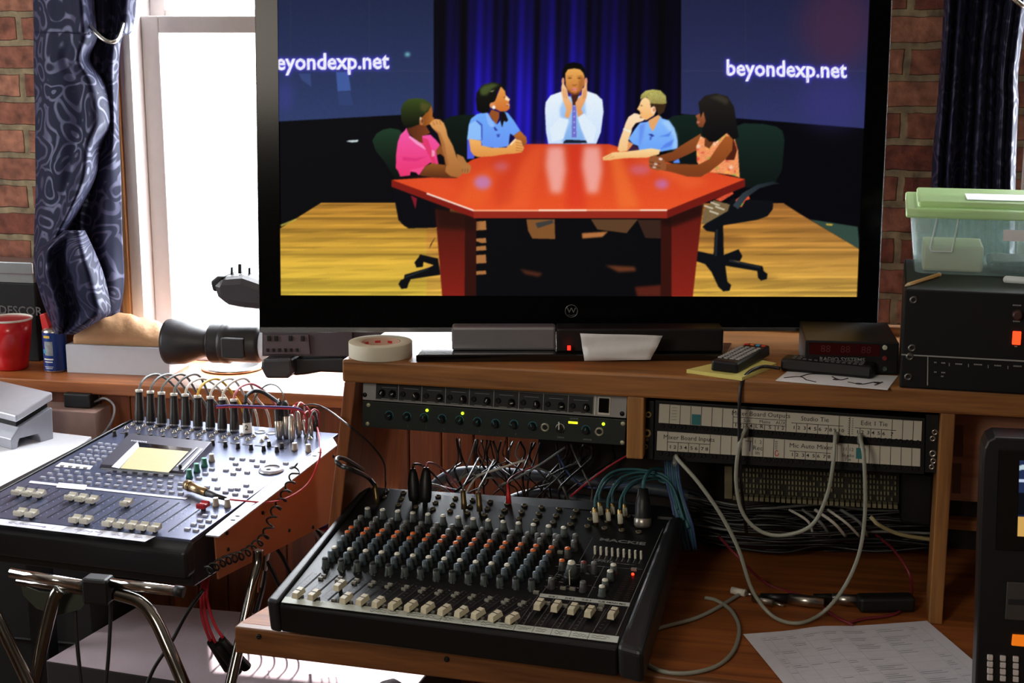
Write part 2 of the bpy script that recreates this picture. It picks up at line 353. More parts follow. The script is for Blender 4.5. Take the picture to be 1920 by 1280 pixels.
cloth('curtain_panel', [(-520, 50, 150, Z(.03, .0, -.01, -.02, -.03, .03), 3.11), (0, 63, 176, Z(.03, .0, -.01, -.02, -.04, .03), 3.11), (65, 64, 182, Z(.03, .0, -.01, -.02, -.03, .02), 3.11),
    (112, 64, 168, Z(.03, .0, -.01, -.01, -.03, .04), 3.11), (156, 65, 196, Z(.03, .0, -.01, -.01, -.02, .05), 3.11), (226, 67, 210, Z(.03, .0, -.01, -.01, -.02, .06), 3.11),
    (273, 67, 190, Z(.03, .0, -.01, -.01, -.02, .06), 3.11), (333, 68, 178, Z(.03, .0, -.01, -.01, -.04, .04), 3.11), (390, 67, 150, Z(.03, .0, -.01, -.02, -.05, .03), 3.11), (440, 65, 118, Z(.03, .0, -.01, -.02, -.04, .02), 3.11), (492, 64, 90, Z(.02, .0, -.01, -.02, -.03, .0), 3.11)], ct)
cloth('curtain_hem', [(432, 118, 158, Z(.03, .0, -.01, -.01, -.0, .03), 3.06), (470, 70, 176, Z(.05, -.01, .03, -.02, -.04, .04), 3.06), (510, 66, 192, Z(.05, -.03, .04, -.03, -.05, .04), 3.06),
    (550, 76, 202, Z(.05, -.03, .05, -.03, -.05, .04), 3.06), (585, 88, 205, Z(.05, -.02, .05, -.02, -.04, .04), 3.06), (604, 96, 178, Z(.05, -.02, .04, -.01, -.03, .04), 3.06), (626, 104, 140, Z(.03, -.0, .02, .0, -.0, .02), 3.06)], ct)
hp = [(140, 22, 3.2), (160, 38, 3.12), (180, 62, 3.08), (200, 77, 3.07), (218, 76, 3.08), (228, 55, 3.12), (233, 28, 3.2)]
m = MB().tube([ony(*p) for p in hp], .0045, 8)
m.lathe([(.0, 0), (.014, .002), (.016, .008), (.009, .016), (.006, .03)], 14, 0, Matrix.Translation(ony(140, 22, 3.2)) @ Matrix.Rotation(-PI/2, 4, 'X'))
solo('curtain_holdback', 'curved silver metal holdback hooked around the left curtain', 'curtain hook', m, STL)
ct2 = thing('curtain', 'dark curtain hanging in long straight folds behind the plastic storage bin', 'curtain', tuple(ony(1850, 420, 3.1)))
fz = [.03, -.02, .03, -.03, .02, .035, -.02, .03, -.035, .02, .0, .03, -.03, .02, -.02, .03]
cloth('curtain_panel', [(-520, 1800, 2010, fz, 3.16), (60, 1768, 1917, fz, 3.16), (200, 1758, 1908, fz, 3.16), (330, 1748, 1903, fz, 3.16), (560, 1744, 1900, fz, 3.16)], ct2, nu=120)
hp = [(1870, -40, 3.2), (1880, -30, 3.08), (1900, -4, 3.05), (1922, 12, 3.06), (1945, 8, 3.12), (1950, -20, 3.2)]
solo('curtain_holdback', 'silver holdback at the top of the dark right-hand curtain', 'curtain hook', MB().tube([ony(*p) for p in hp], .005, 8), STL)
# ================================================================ the console desk
DZ = .715                                        # worktop height
FY = 2.285; ST = 1.094; SB = 1.056               # shelf front, top, underside
XL, XR = -.79, .70
desk = thing('console_desk', 'home-built oak console desk with a raised shelf above its sloping worktop', 'desk', (0, 2.3, 0))
SH = 2.68
build('shelf', MB().box(XL-.0, XR, FY, SH, SB, ST), OAK, desk, True, bev=.004)
build('backboard', MB().box(XL+.03, XR, SH-.003, SH+.02, SB-.06, ST+.016), OAK, desk, True, bev=.002)
rx = ony(1010, 900, 2.66).x
build('rear_light_block', MB().box(rx, XR, 2.655, 2.675, DZ, SB-.001), mat('dark_board', (30, 20, 15), .7), desk, True)  # added dark board: keeps window light out and darkens under the shelf
m = MB()
m.add([(XL+.002, FY+.005, SB), (XL+.022, FY+.005, SB), (XL+.022, SH-.02, SB), (XL+.002, SH-.02, SB), (XL-.045, 2.29, DZ), (XL-.025, 2.29, DZ), (XL-.025, SH-.02, DZ), (XL-.045, SH-.02, DZ)],
      [(0, 1, 2, 3), (7, 6, 5, 4), (0, 4, 5, 1), (1, 5, 6, 2), (2, 6, 7, 3), (3, 7, 4, 0)])
build('side_panel', m, wood('oak_side', (116, 64, 34), (160, 98, 56), 'z', .45, coat=.03), desk, True, bev=.002)
dvx = ony(1175, 760, FY).x
build('divider', MB().box(dvx, dvx+.027, FY+.004, FY+.06, ony(1180, 861, FY).z, SB), OAKZ, desk, True, bev=.002)
px0 = ony(1765, 779, FY).x
build('post', MB().box(px0, px0+.021, FY+.004, FY+.09, DZ, SB), OAKZ, desk, True, bev=.002)
LE, LR, LB = onz(443, 1172, DZ), onz(1183, 1258, DZ), onz(507, 1134, DZ)
dv = (LR-LE).normalized(); far = LE+dv*1.9; nrm = Vector((-dv.y, dv.x, 0))
bl = LE+(LB-LE)*4.6
DW = wood('desk_wood', (112, 58, 22), (168, 96, 42), 'x', .6, coat=0)
build('worktop', MB().prism([tuple(v[:2]) for v in (LE+nrm*.012, far+nrm*.012, Vector((far.x, 2.75, 0)), Vector((bl.x, 2.75, 0)), bl)], DZ-.02, DZ), DW, desk, True, bev=.001)
lipM = Matrix.Translation(LE) @ Matrix.Rotation(math.atan2(dv.y, dv.x), 4, 'Z')
build('front_rail', MB().box(0, 1.9, -.008, .012, -.043, .001, 0, lipM), wood('oak_rail', (94, 56, 28), (142, 90, 48), 'x', .5, coat=.03), desk, True, bev=.003)
for px, py in ((490, 1189), (841, 1231)):
    p = ony(px, py, 1.5); o = onp(px, py, LE, Vector((-dv.y, dv.x, 0)))
    build('screw', MB().lathe([(.0045, 0), (.004, .002), (.0015, .0022), (0, .001)], 10, 0, Matrix.Translation(o+nrm*-.0085) @ Matrix.Rotation(PI/2, 4, 'X')), BLKM, desk, True)
build('leg', MB().box(XL+.42, XL+.47, 2.25, 2.30, 0, DZ-.02), OAKZ, desk, True)
build('leg', MB().box(far.x-.1, far.x-.05, 2.15, 2.2, 0, DZ-.02), OAKZ, desk, True)
build('leg', MB().box(XL+.42, XL+.47, 2.60, 2.73, 0, DZ-.02), OAKZ, desk, True)
build('leg', MB().box(far.x-.1, far.x-.05, 2.68, 2.73, 0, DZ-.02), OAKZ, desk, True)
# ================================================================ the television
tvr = fw.copy(); tvr.z = 0; tvr.normalize()
TVN = -(Matrix.Rotation(math.radians(4), 3, rt) @ tvr)          # faces the camera, leaning back a little
if TVN.z < 0: TVN = -(Matrix.Rotation(math.radians(-4), 3, rt) @ tvr)
TVP = onz(1065, 640, ST+.03) + tvr*.09
def T(px, py, d=0.0): return onp(px, py, TVP, TVN) + TVN*d
class Ras:
    def __init__(s, x0, x1, y0, y1):
        s.x0, s.y0 = x0, y0; s.w, s.h = x1-x0, y1-y0; s.im = np.zeros((s.h, s.w, 3)); s.rng = np.random.RandomState(3)
        s.X, s.Y = np.meshgrid(np.arange(s.w)+x0+.5, np.arange(s.h)+y0+.5)
    def mask(s, P, ss=2):
        P = np.array(P, float); bx0 = max(int(P[:, 0].min())-s.x0-2, 0); bx1 = min(int(P[:, 0].max())-s.x0+3, s.w)
        by0 = max(int(P[:, 1].min())-s.y0-2, 0); by1 = min(int(P[:, 1].max())-s.y0+3, s.h)
        if bx1 <= bx0 or by1 <= by0: return None
        xs = s.x0+bx0+(np.arange((bx1-bx0)*ss)+.5)/ss; ys = s.y0+by0+(np.arange((by1-by0)*ss)+.5)/ss
        X, Y = np.meshgrid(xs, ys); M = np.zeros(X.shape, bool); n = len(P)
        for i in range(n):
            xa, ya = P[i]; xb, yb = P[(i+1) % n]
            if ya == yb: continue
            c = (Y > min(ya, yb)) & (Y <= max(ya, yb)) & (X < xa+(Y-ya)*(xb-xa)/(yb-ya)); M ^= c
        m = M.reshape(by1-by0, ss, bx1-bx0, ss).mean((1, 3)); return slice(by0, by1), slice(bx0, bx1), m
    def poly(s, P, col, col2=None, ax='y', noise=0, a=1.0, blur=0):
        r = s.mask(P)
        if r is None: return
        sy, sx, m = r
        if blur:
            full = np.zeros((s.h, s.w)); full[sy, sx] = m; m = s.blur(full, blur); sy, sx = slice(0, s.h), slice(0, s.w)
        m = (m*a)[..., None]; c = np.array(col, float)
        if col2 is not None:
            A = s.Y[sy, sx] if ax == 'y' else s.X[sy, sx]; P = np.array(P, float); k = 1 if ax == 'y' else 0
            t = np.clip((A-P[:, k].min())/max(1e-6, np.ptp(P[:, k])), 0, 1)[..., None]; c = c*(1-t)+np.array(col2, float)*t
        if noise: c = c*(1+noise*(s.rng.rand(*m.shape[:2], 1)-.5))
        s.im[sy, sx] = s.im[sy, sx]*(1-m)+c*m
    def ell(s, cx, cy, rx, ry, col, rot=0, a=1, blur=0, **k):
        t = np.linspace(0, 2*PI, 22)[:-1]; c, q = math.cos(rot), math.sin(rot)
        s.poly([(cx+rx*math.cos(u)*c-ry*math.sin(u)*q, cy+rx*math.cos(u)*q+ry*math.sin(u)*c) for u in t], col, a=a, blur=blur, **k)
    def blur(s, m, r):
        k = np.exp(-.5*(np.arange(-3*r, 3*r+1)/r)**2); k /= k.sum()
        for ax in (0, 1): m = np.apply_along_axis(lambda v: np.convolve(v, k, 'same'), ax, m)
        return m
def tr(ox, oy, k, pts): return [(ox+x/k, oy+y/k) for x, y in pts]
R = Ras(505, 1640, -90, 565)
def draw_screen():
    P = R.poly; E = R.ell; X, Y = R.X, R.Y; rg = np.random.RandomState(5)
    R.im[:] = (4, 4, 9)
    # projection walls
    P([(500, -95), (814, -95), (814, 212), (500, 229)], (24, 30, 58), (46, 60, 104), noise=.12)
    P([(1278, -95), (1650, -95), (1650, 243), (1272, 213)], (26, 28, 54), (46, 52, 100), noise=.12)
    E(1570, 50, 70, 80, (84, 40, 62), a=.55, blur=22); E(1560, 190, 60, 50, (60, 52, 130), a=.5, blur=18); E(1350, 150, 60, 60, (40, 48, 80), a=.4, blur=18)
    for x in (545, 692, 1398, 1533): P([(x-.6, -95), (x+.6, -95), (x+.6, 222), (x-.6, 222)], (52, 66, 70), a=.45)
    for x0, x1 in ((500, 814), (1278, 1650)): P([(x0, 132), (x1, 132), (x1, 134), (x0, 134)], (56, 62, 96), a=.5)
    P([(630, 135), (653, 135), (658, 170), (633, 171)], (68, 98, 170), a=.8); P([(560, 138), (582, 138), (584, 163), (566, 150)], (62, 82, 140), a=.6)
    P([(633, 172), (657, 172), (662, 198), (636, 197)], (50, 70, 125), a=.5); E(535, 180, 14, 30, (62, 62, 150), a=.5, blur=8)
    E(764, 102, 5, 4, (120, 190, 200), a=.9, blur=2)
    # blue drapes
    P([(814, -95), (1278, -95), (1272, 280), (814, 280)], (10, 6, 52), (22, 14, 120))
    c = (X > 813) & (X < 1277) & (Y < 280)
    f = .62+.30*np.sin(X/9.5+1.2*np.sin(X/33))+.18*np.sin(X/3.1+.01*Y); g = np.clip((X-814)/60, .25, 1)*np.clip((1277-X)/190, .18, 1)
    g *= 1-.75*np.exp(-((X-868)/9)**2); g *= .75+.45*np.exp(-((Y-190)/110)**2)
    R.im = np.where(c[..., None], R.im*(f*g)[..., None]*1.5, R.im)
    P([(800, 210), (830, 206), (830, 290), (800, 290)], (6, 5, 20), a=.6, blur=4)
    # floor
    P([(522, 430), (602, 380), (1469, 381), (1500, 401), (1608, 465), (1625, 480), (1625, 570), (500, 570)], (172, 110, 46), (212, 168, 66))
    fl = (Y > 380) & (R.im[..., 0] > 90)
    row = np.repeat(rg.rand(2000), 1); n = row[(Y*1.0/4.2).astype(int) % 2000]*.30+row[(((X+Y*7)/70).astype(int)*13+(Y/4.2).astype(int)*7) % 2000]*.16+.78
    ns = R.blur(rg.rand(R.h, R.w), 2); ns = np.cumsum(ns-ns.mean(), 1); ns = ns-R.blur(ns, 30); ns = ns/(ns.std()+1e-6); n2 = 1+.05*ns
    k = (n*n2)[..., None]*np.stack([1-.10*np.clip((X-1300)/250, 0, 1), 1-.10*np.clip((X-1300)/250, 0, 1), 1+.0*X], -1)
    R.im = np.where(fl[..., None], R.im*k, R.im)
    R.im = np.where((fl & (X < 800))[..., None], R.im*np.array([1.0, 1.08, .95]), R.im)
    P([(1518, 411), (1608, 425), (1612, 467), (1600, 460)], (50, 72, 62), noise=.1); P([(1548, 419), (1562, 420), (1560, 423), (1550, 422)], (200, 170, 60))
    P([(526, 421), (556, 409), (556, 412), (527, 425)], (190, 180, 70), a=.8)
    P([(649, 265), (655, 263), (672, 262), (671, 266), (660, 267)], (200, 215, 215))
    E(1345, 450, 60, 8, (90, 55, 30), a=.5, blur=6); E(1400, 520, 60, 6, (110, 80, 40), a=.4, blur=5)
    # seats behind
    P([(831, 226), (846, 218), (866, 215), (900, 216), (900, 305), (850, 305)], (12, 26, 18), (6, 10, 10))
    P([(698, 263), (706, 250), (718, 243), (732, 240), (748, 243), (758, 252), (758, 335), (740, 334), (722, 305), (704, 282)], (30, 58, 38), (6, 12, 10))
    P([(1250, 225), (1262, 217), (1284, 215), (1330, 216), (1330, 320), (1250, 310)], (16, 34, 28), (8, 14, 14))
    P([(1370, 240), (1395, 231), (1430, 232), (1455, 237), (1467, 245), (1471, 262), (1466, 320), (1452, 345), (1400, 352), (1370, 330)], (22, 42, 36), (10, 18, 16))
    # under-table darkness
    P([(736, 345), (741, 380), (747, 412), (756, 422), (766, 428), (814, 427), (840, 420), (850, 345)], (5, 6, 12))
    P([(770, 366), (782, 372), (779, 392), (775, 380)], (130, 20, 40))
    P([(880, 400), (1260, 400), (1260, 565), (880, 565)], (6, 6, 9))
    P([(987, 411), (1040, 411), (1041, 448), (998, 447), (990, 432)], (128, 82, 42)); P([(1004, 418), (1036, 412), (1038, 418), (1008, 428)], (60, 58, 55))
    P([(1108, 411), (1196, 411), (1175, 437), (1120, 430)], (92, 62, 38)); P([(1091, 437), (1140, 434), (1130, 444), (1092, 447)], (176, 110, 60), blur=1)
    P([(1134, 497), (1190, 500), (1193, 508), (1160, 510)], (120, 62, 34), a=.8, blur=2); P([(975, 504), (1018, 512), (1010, 519), (985, 514)], (104, 50, 30), a=.7, blur=2)
    for y0, y1 in ((415, 432), (447, 456), (461, 470), (478, 494), (508, 515)): P([(893, y0), (911, y0-1), (912, y1-1), (893, y1)], (170, 112, 62))
    P([(893, 452), (915, 460), (893, 462)], (8, 8, 10)); P([(1195, 412), (1239, 412), (1239, 447), (1210, 446)], (54, 34, 26)); P([(1190, 538), (1240, 534), (1240, 556), (1195, 556)], (84, 30, 20), blur=2)
    # casters left
    P(tr(700, 340, 4.571, [(388, 650), (400, 625), (555, 660), (575, 800), (320, 838), (300, 880), (290, 915), (240, 922), (215, 880), (235, 845), (262, 835), (268, 800), (470, 740), (520, 718), (430, 690), (425, 732), (370, 738), (352, 695)]), (8, 10, 14))
    P(tr(700, 340, 4.571, [(262, 818), (470, 742), (476, 752), (275, 830)]), (40, 48, 52), a=.7); P(tr(700, 340, 4.571, [(535, 470), (480, 578), (490, 540), (515, 500)]), (20, 18, 16))
    # right chair
    P([(1317, 425), (1345, 400), (1373, 372), (1450, 377), (1449, 392), (1439, 405), (1420, 412), (1353, 423), (1340, 435), (1325, 433)], (10, 13, 18))
    P([(1341, 422), (1356, 422), (1357, 478), (1385, 467), (1392, 480), (1386, 492), (1372, 487), (1430, 499), (1432, 508), (1439, 513), (1438, 523), (1427, 526), (1421, 520), (1420, 508), (1360, 498), (1364, 528), (1371, 534), (1368, 545), (1356, 546), (1347, 538), (1334, 510), (1322, 495), (1300, 488), (1306, 470), (1338, 477)], (9, 12, 17))
    P([(1342, 430), (1346, 430), (1344, 480), (1340, 480)], (44, 54, 58), a=.6); P([(1368, 486), (1426, 500), (1426, 503), (1366, 490)], (44, 50, 56), a=.6)
    # legs of the table
    P([(816, 392), (892, 405), (892, 556), (829, 556)], (70, 20, 12), (132, 30, 20), noise=.08); P([(872, 405), (893, 405), (893, 556), (871, 556)], (48, 14, 10))
    P([(816, 385), (893, 400), (893, 432), (820, 428)], (30, 12, 8), a=.75, blur=4)
    P([(1240, 405), (1318, 384), (1299, 556), (1239, 556)], (90, 22, 16), (134, 32, 22), noise=.08); P([(1239, 405), (1259, 405), (1259, 556), (1239, 556)], (52, 15, 10))
    P([(1240, 400), (1320, 378), (1316, 405), (1262, 425), (1240, 420)], (26, 10, 8), a=.8, blur=3)
    # woman with the floral top: seat side, legs, skirt, arm rest
    P(tr(1200, 160, 4.923, [(590, 1150), (680, 1060), (830, 1100), (810, 1160), (600, 1280), (570, 1280)]), (120, 98, 66), noise=.2)
    for q in ((640, 1120), (700, 1090), (745, 1130), (690, 1170)): P(tr(1200, 160, 4.923, [(q[0]-50, q[1]-20), (q[0]+40, q[1]+12), (q[0]+30, q[1]+24), (q[0]-50, q[1]-4)]), (210, 205, 180), a=.9)
    P(tr(1200, 160, 4.923, [(690, 1055), (850, 975), (865, 1000), (750, 1072)]), (214, 80, 50), noise=.5); P(tr(1200, 160, 4.923, [(880, 1060), (985, 970), (1015, 1050), (975, 1060), (940, 1122), (900, 1120)]), (224, 84, 50), noise=.5)
    E(1388, 382, 5, 4, (90, 190, 40)); E(1401, 362, 4, 3, (235, 225, 190))
    P([(1374, 385), (1392, 362), (1420, 346), (1448, 340), (1463, 344), (1448, 346), (1424, 353), (1400, 370), (1384, 392)], (52, 62, 70), (24, 30, 36), ax='x')
    # table top
    P([(734, 337), (838, 331), (884, 300), (930, 284), (988, 270), (1142, 270), (1200, 288), (1290, 316), (1340, 324), (1397, 336), (1251, 394), (888, 394)], (206, 60, 30), (236, 84, 38), noise=.05)
    for pts, cl, al in (([(1000, 272), (1024, 272), (990, 392), (930, 392)], (242, 100, 48), .45), ([(1070, 272), (1090, 272), (1100, 392), (1060, 392)], (214, 40, 30), .45), ([(1140, 275), (1160, 282), (1200, 390), (1160, 392)], (248, 130, 54), .5),
            ([(880, 330), (960, 300), (900, 390), (860, 380)], (240, 100, 40), .5), ([(1180, 290), (1230, 300), (1330, 340), (1290, 356)], (244, 110, 56), .45), ([(760, 338), (830, 335), (870, 360), (830, 365)], (236, 84, 40), .5), ([(920, 300), (980, 276), (960, 380), (930, 390)], (200, 50, 28), .4)):
        P(pts, cl, a=al, blur=6)
    for cx in (1043, 1111): P([(cx-16, 274), (cx+14, 274), (cx+18, 320), (cx+10, 362), (cx-10, 362), (cx-20, 310)], (246, 178, 170), a=.85, blur=5)
    E(905, 342, 16, 13, (190, 130, 200), a=.8, blur=4); E(940, 312, 14, 8, (190, 130, 200), a=.4, blur=5); E(1241, 345, 13, 9, (196, 110, 170), a=.85, blur=4); E(1200, 318, 20, 9, (200, 120, 180), a=.5, blur=5)
    P([(734, 337), (888, 394), (888, 408), (734, 350)], (128, 26, 18)); P([(888, 394), (1251, 394), (1251, 409), (888, 409)], (150, 40, 26)); P([(1251, 394), (1397, 336), (1397, 350), (1251, 409)], (112, 24, 18))
    P([(800, 361), (888, 393), (888, 396), (800, 364)], (255, 235, 220)); P([(888, 393), (1251, 392.5), (1251, 395.5), (888, 396)], (250, 170, 130)); P([(1010, 392.7), (1100, 392.6), (1100, 395.3), (1010, 395.4)], (255, 225, 200)); P([(1200, 392.5), (1251, 392.3), (1251, 395), (1200, 395)], (255, 228, 205))
    # person in the pink shirt
    t = lambda p: tr(690, 170, 7.11, p)
    P(t([(1180, 840), (1270, 880), (1310, 950), (1370, 1000), (1375, 1040), (1350, 1095), (1290, 1108), (1250, 1080), (1200, 960)]), (178, 118, 62)); P(t([(900, 790), (960, 720), (1010, 780), (1040, 900), (960, 840), (920, 860)]), (140, 78, 34))
    for q in (1255, 1290, 1325): P(t([(q, 1040), (q+14, 1040), (q+4, 1095), (q-6, 1095)]), (120, 66, 34), a=.7)
    P(t([(540, 480), (640, 420), (760, 450), (830, 560), (790, 585), (720, 600), (735, 710), (700, 700), (600, 620), (520, 540)]), (84, 40, 20), (126, 62, 28), ax='x')
    P(t([(515, 490), (490, 530), (430, 590), (395, 690), (375, 850), (370, 1030), (400, 1070), (430, 1145), (560, 1130), (570, 1080), (640, 1090), (680, 1128), (760, 1010), (830, 960), (940, 980), (905, 800), (960, 720), (900, 650), (830, 585), (720, 600), (735, 700), (690, 690), (560, 600), (525, 540)]), (246, 88, 170), (236, 52, 112))
    P(t([(560, 600), (690, 690), (780, 770), (770, 790), (640, 710), (540, 620)]), (250, 150, 200)); P(t([(720, 620), (800, 650), (850, 800), (905, 960), (860, 960), (790, 820), (735, 720)]), (222, 50, 100), a=.8)
    P(t([(450, 880), (640, 900), (800, 870), (640, 940), (470, 930)]), (210, 40, 110), a=.6, blur=1); P(t([(545, 1060), (760, 1010), (680, 1125), (640, 1090)]), (250, 90, 150), a=.6); P(t([(850, 790), (890, 800), (890, 870), (850, 880)]), (250, 190, 210), a=.7)
    P(t([(842, 185), (862, 290), (858, 340), (890, 380), (840, 440), (770, 470), (700, 462), (690, 400), (720, 350), (790, 280)]), (120, 62, 22), (186, 110, 40), ax='x')
    P(t([(440, 250), (470, 170), (540, 112), (650, 98), (760, 115), (835, 170), (842, 200), (800, 280), (720, 330), (690, 370), (680, 450), (560, 495), (480, 470), (440, 380)]), (58, 76, 28), (12, 14, 6))
    P(t([(700, 150), (820, 180), (830, 210), (760, 290), (700, 250)]), (100, 88, 40), a=.6, blur=2); E(*t([(712, 408)])[0], 3.8, 7.3, (184, 118, 72)); E(*t([(722, 405)])[0], 1.8, 4, (110, 56, 30)); E(*t([(700, 370)])[0], 1.6, 3, (235, 200, 170))
    P(t([(760, 1010), (850, 965), (1030, 990), (1060, 1100), (1200, 1165), (1000, 1165), (870, 1160), (700, 1132), (690, 1120)]), (150, 88, 36), (88, 42, 20))
    P(t([(820, 440), (850, 405), (900, 375), (960, 385), (1010, 430), (1045, 520), (1060, 600), (1130, 730), (1180, 880), (1250, 1040), (1262, 1110), (1200, 1158), (1100, 1140), (1030, 1080), (1040, 1000), (1010, 850), (960, 660), (930, 570), (860, 500)]), (226, 160, 90), (168, 104, 52))
    P(t([(860, 500), (930, 570), (1010, 850), (1030, 1000), (1070, 1000), (1020, 700), (960, 560)]), (150, 88, 44), a=.6, blur=1)
    for q in ((860, 410), (900, 395), (945, 400)): P(t([(q[0], q[1]), (q[0]+10, q[1]+2), (q[0]+32, q[1]+50), (q[0]+22, q[1]+52)]), (140, 80, 44), a=.7)
    # person in the blue polo, left
    t = lambda p: tr(830, 140, 7.53, p)
    P(t([(345, 920), (380, 920), (400, 1080), (450, 1150), (440, 1185), (345, 1190)]), (78, 88, 226)); P(t([(950, 830), (1010, 870), (950, 960), (930, 1000)]), (8, 8, 60))
    P(t([(600, 525), (480, 560), (400, 620), (370, 700), (345, 920), (540, 930), (560, 1010), (760, 1035), (930, 1010), (950, 830), (1000, 860), (1095, 790), (1000, 640), (920, 540), (870, 520), (820, 640), (770, 700), (700, 640), (640, 545)]), (112, 172, 252), (104, 150, 246))
    P(t([(370, 700), (480, 640), (560, 700), (555, 920), (345, 905)]), (150, 200, 255), a=.8); P(t([(480, 640), (560, 700), (560, 920), (545, 930), (540, 720), (470, 655)]), (40, 60, 170), a=.8)
    P(t([(600, 530), (640, 545), (740, 720), (690, 745), (640, 700)]), (140, 186, 255)); P(t([(735, 735), (780, 790), (740, 790), (720, 745)]), (40, 50, 150)); P(t([(760, 840), (810, 840), (800, 880), (770, 880)]), (40, 50, 150), a=.7)
    P(t([(690, 490), (800, 530), (800, 600), (760, 700), (700, 630), (655, 560)]), (150, 80, 34)); P(t([(820, 540), (880, 530), (925, 640), (900, 670), (865, 650), (840, 745), (815, 660)]), (20, 12, 14))
    P(t([(1000, 860), (1095, 793), (1180, 880), (1192, 960), (1150, 1015), (1110, 930), (1030, 900)]), (190, 112, 44), (150, 76, 30))
    P(t([(370, 905), (540, 930), (550, 1000), (700, 1032), (900, 1028), (935, 990), (1020, 900), (1045, 910), (1110, 930), (1150, 1040), (1120, 1095), (1020, 1112), (900, 1120), (700, 1150), (500, 1162), (440, 1140), (395, 1080)]), (246, 182, 100), (224, 146, 70))
    for q in (950, 985, 1025, 1062): P(t([(1030, q), (1140, q+18), (1140, q+26), (1030, q+9)]), (150, 86, 44), a=.8)
    P(t([(945, 985), (1025, 898), (1040, 912), (965, 1000)]), (255, 225, 190))
    P(t([(820, 165), (880, 230), (890, 290), (950, 350), (935, 380), (945, 430), (945, 480), (900, 515), (820, 522), (740, 480), (680, 440), (690, 390), (740, 370), (770, 290)]), (234, 160, 74), (206, 110, 46))
    P(t([(890, 290), (950, 350), (930, 375), (880, 350)]), (255, 224, 180)); P(t([(850, 320), (885, 305), (880, 330)]), (90, 40, 20), a=.7); P(t([(905, 405), (945, 425), (940, 445), (900, 430)]), (240, 190, 160)); P(t([(905, 425), (940, 436), (905, 440)]), (120, 40, 30))
    P(t([(515, 200), (560, 150), (700, 106), (820, 128), (882, 200), (820, 168), (770, 240), (760, 310), (735, 372), (670, 420), (665, 530), (560, 545), (485, 510), (470, 350), (480, 260)]), (20, 20, 12), (8, 8, 8))
    P(t([(520, 210), (580, 150), (700, 120), (800, 140), (700, 200), (620, 290), (540, 290)]), (82, 98, 48), a=.8, blur=2); P(t([(655, 235), (740, 215), (700, 245)]), (190, 190, 150), a=.7); E(*t([(700, 432)])[0], 5, 5.5, (220, 140, 90)); E(*t([(722, 462)])[0], 3, 3.4, (250, 245, 235))
    # person in the white shirt holding their face
    t = lambda p: tr(1000, 100, 7.11, p)
    P(t([(370, 510), (230, 560), (165, 650), (155, 750), (170, 1050), (200, 1205), (840, 1205), (900, 1050), (935, 780), (920, 620), (840, 545), (710, 500), (640, 560), (540, 600), (430, 560)]), (236, 246, 255), (206, 228, 255))
    P(t([(410, 600), (520, 560), (640, 570), (690, 640), (700, 830), (600, 850), (700, 1180), (380, 1180), (480, 900), (360, 850), (350, 740)]), (170, 205, 250), (120, 170, 235), a=.9, blur=2)
    P(t([(350, 860), (470, 880), (400, 1140), (250, 1180), (220, 1000)]), (226, 240, 255)); P(t([(590, 850), (680, 800), (840, 1000), (800, 1190), (720, 1180), (640, 1010)]), (226, 240, 255))
    P(t([(520, 660), (570, 660), (575, 1120), (510, 1120)]), (112, 112, 204)); P(t([(500, 560), (610, 540), (565, 690), (530, 690)]), (70, 34, 22)); P(t([(400, 1180), (440, 1150), (700, 1160), (720, 1195), (400, 1200)]), (18, 30, 48))
    for q in range(6): E(*t([(545, 700+q*72)])[0], 1.2, 1.2, (210, 215, 250))
    P(t([(425, 270), (455, 212), (560, 198), (640, 220), (680, 290), (690, 400), (650, 470), (610, 545), (530, 555), (470, 520), (430, 420)]), (240, 176, 90), (190, 110, 48))
    P(t([(620, 300), (690, 320), (680, 430), (620, 530), (600, 420)]), (150, 84, 36), a=.6, blur=2); P(t([(465, 480), (500, 520), (560, 540), (620, 500), (610, 548), (530, 558), (470, 530)]), (80, 38, 22), a=.8, blur=1)
    P(t([(380, 330), (390, 220), (440, 140), (530, 118), (640, 138), (695, 230), (692, 330), (665, 260), (620, 212), (540, 200), (460, 214), (425, 270), (412, 330)]), (7, 7, 5)); E(*t([(396, 372)])[0], 2.6, 7, (226, 160, 120)); E(*t([(702, 372)])[0], 2.6, 7, (226, 150, 120))
    for q in (485, 612): P(t([(q-36, 330), (q, 318), (q+36, 330), (q, 342)]), (120, 66, 28)); P(t([(q-36, 300), (q+30, 296), (q+36, 304), (q-36, 308)]), (130, 80, 36), a=.6)
    P(t([(515, 410), (540, 420), (580, 410), (570, 432), (525, 432)]), (150, 80, 36), a=.8); P(t([(505, 470), (545, 458), (590, 470), (575, 500), (520, 500)]), (236, 140, 130)); P(t([(510, 480), (585, 478), (585, 484), (510, 486)]), (130, 50, 46))
    P(t([(372, 450), (385, 400), (402, 396), (450, 480), (470, 600), (520, 680), (515, 740), (470, 870), (418, 840), (440, 750), (400, 640), (372, 520)]), (250, 200, 150), (232, 160, 96)); P(t([(690, 390), (714, 400), (718, 550), (690, 640), (640, 740), (662, 800), (600, 850), (572, 740), (558, 660), (600, 600), (640, 560), (650, 470), (672, 460)]), (244, 184, 130), (226, 150, 90))
    for a, b in (((395, 470), (410, 590)), ((425, 480), (436, 600)), ((672, 490), (664, 610)), ((690, 480), (690, 600))): P(t([a, (a[0]+8, a[1]), (b[0]+8, b[1]), b]), (180, 110, 66), a=.7)
    # boy in the blue polo
    t = lambda p: tr(1120, 150, 7.53, p)
    P(t([(440, 880), (500, 905), (590, 960), (580, 1000), (420, 1005)]), (60, 30, 60)); P(t([(440, 860), (505, 905), (430, 1000), (400, 960)]), (228, 150, 92)); P(t([(1070, 1150), (1150, 1110), (1168, 1172), (1080, 1172)]), (90, 140, 240))
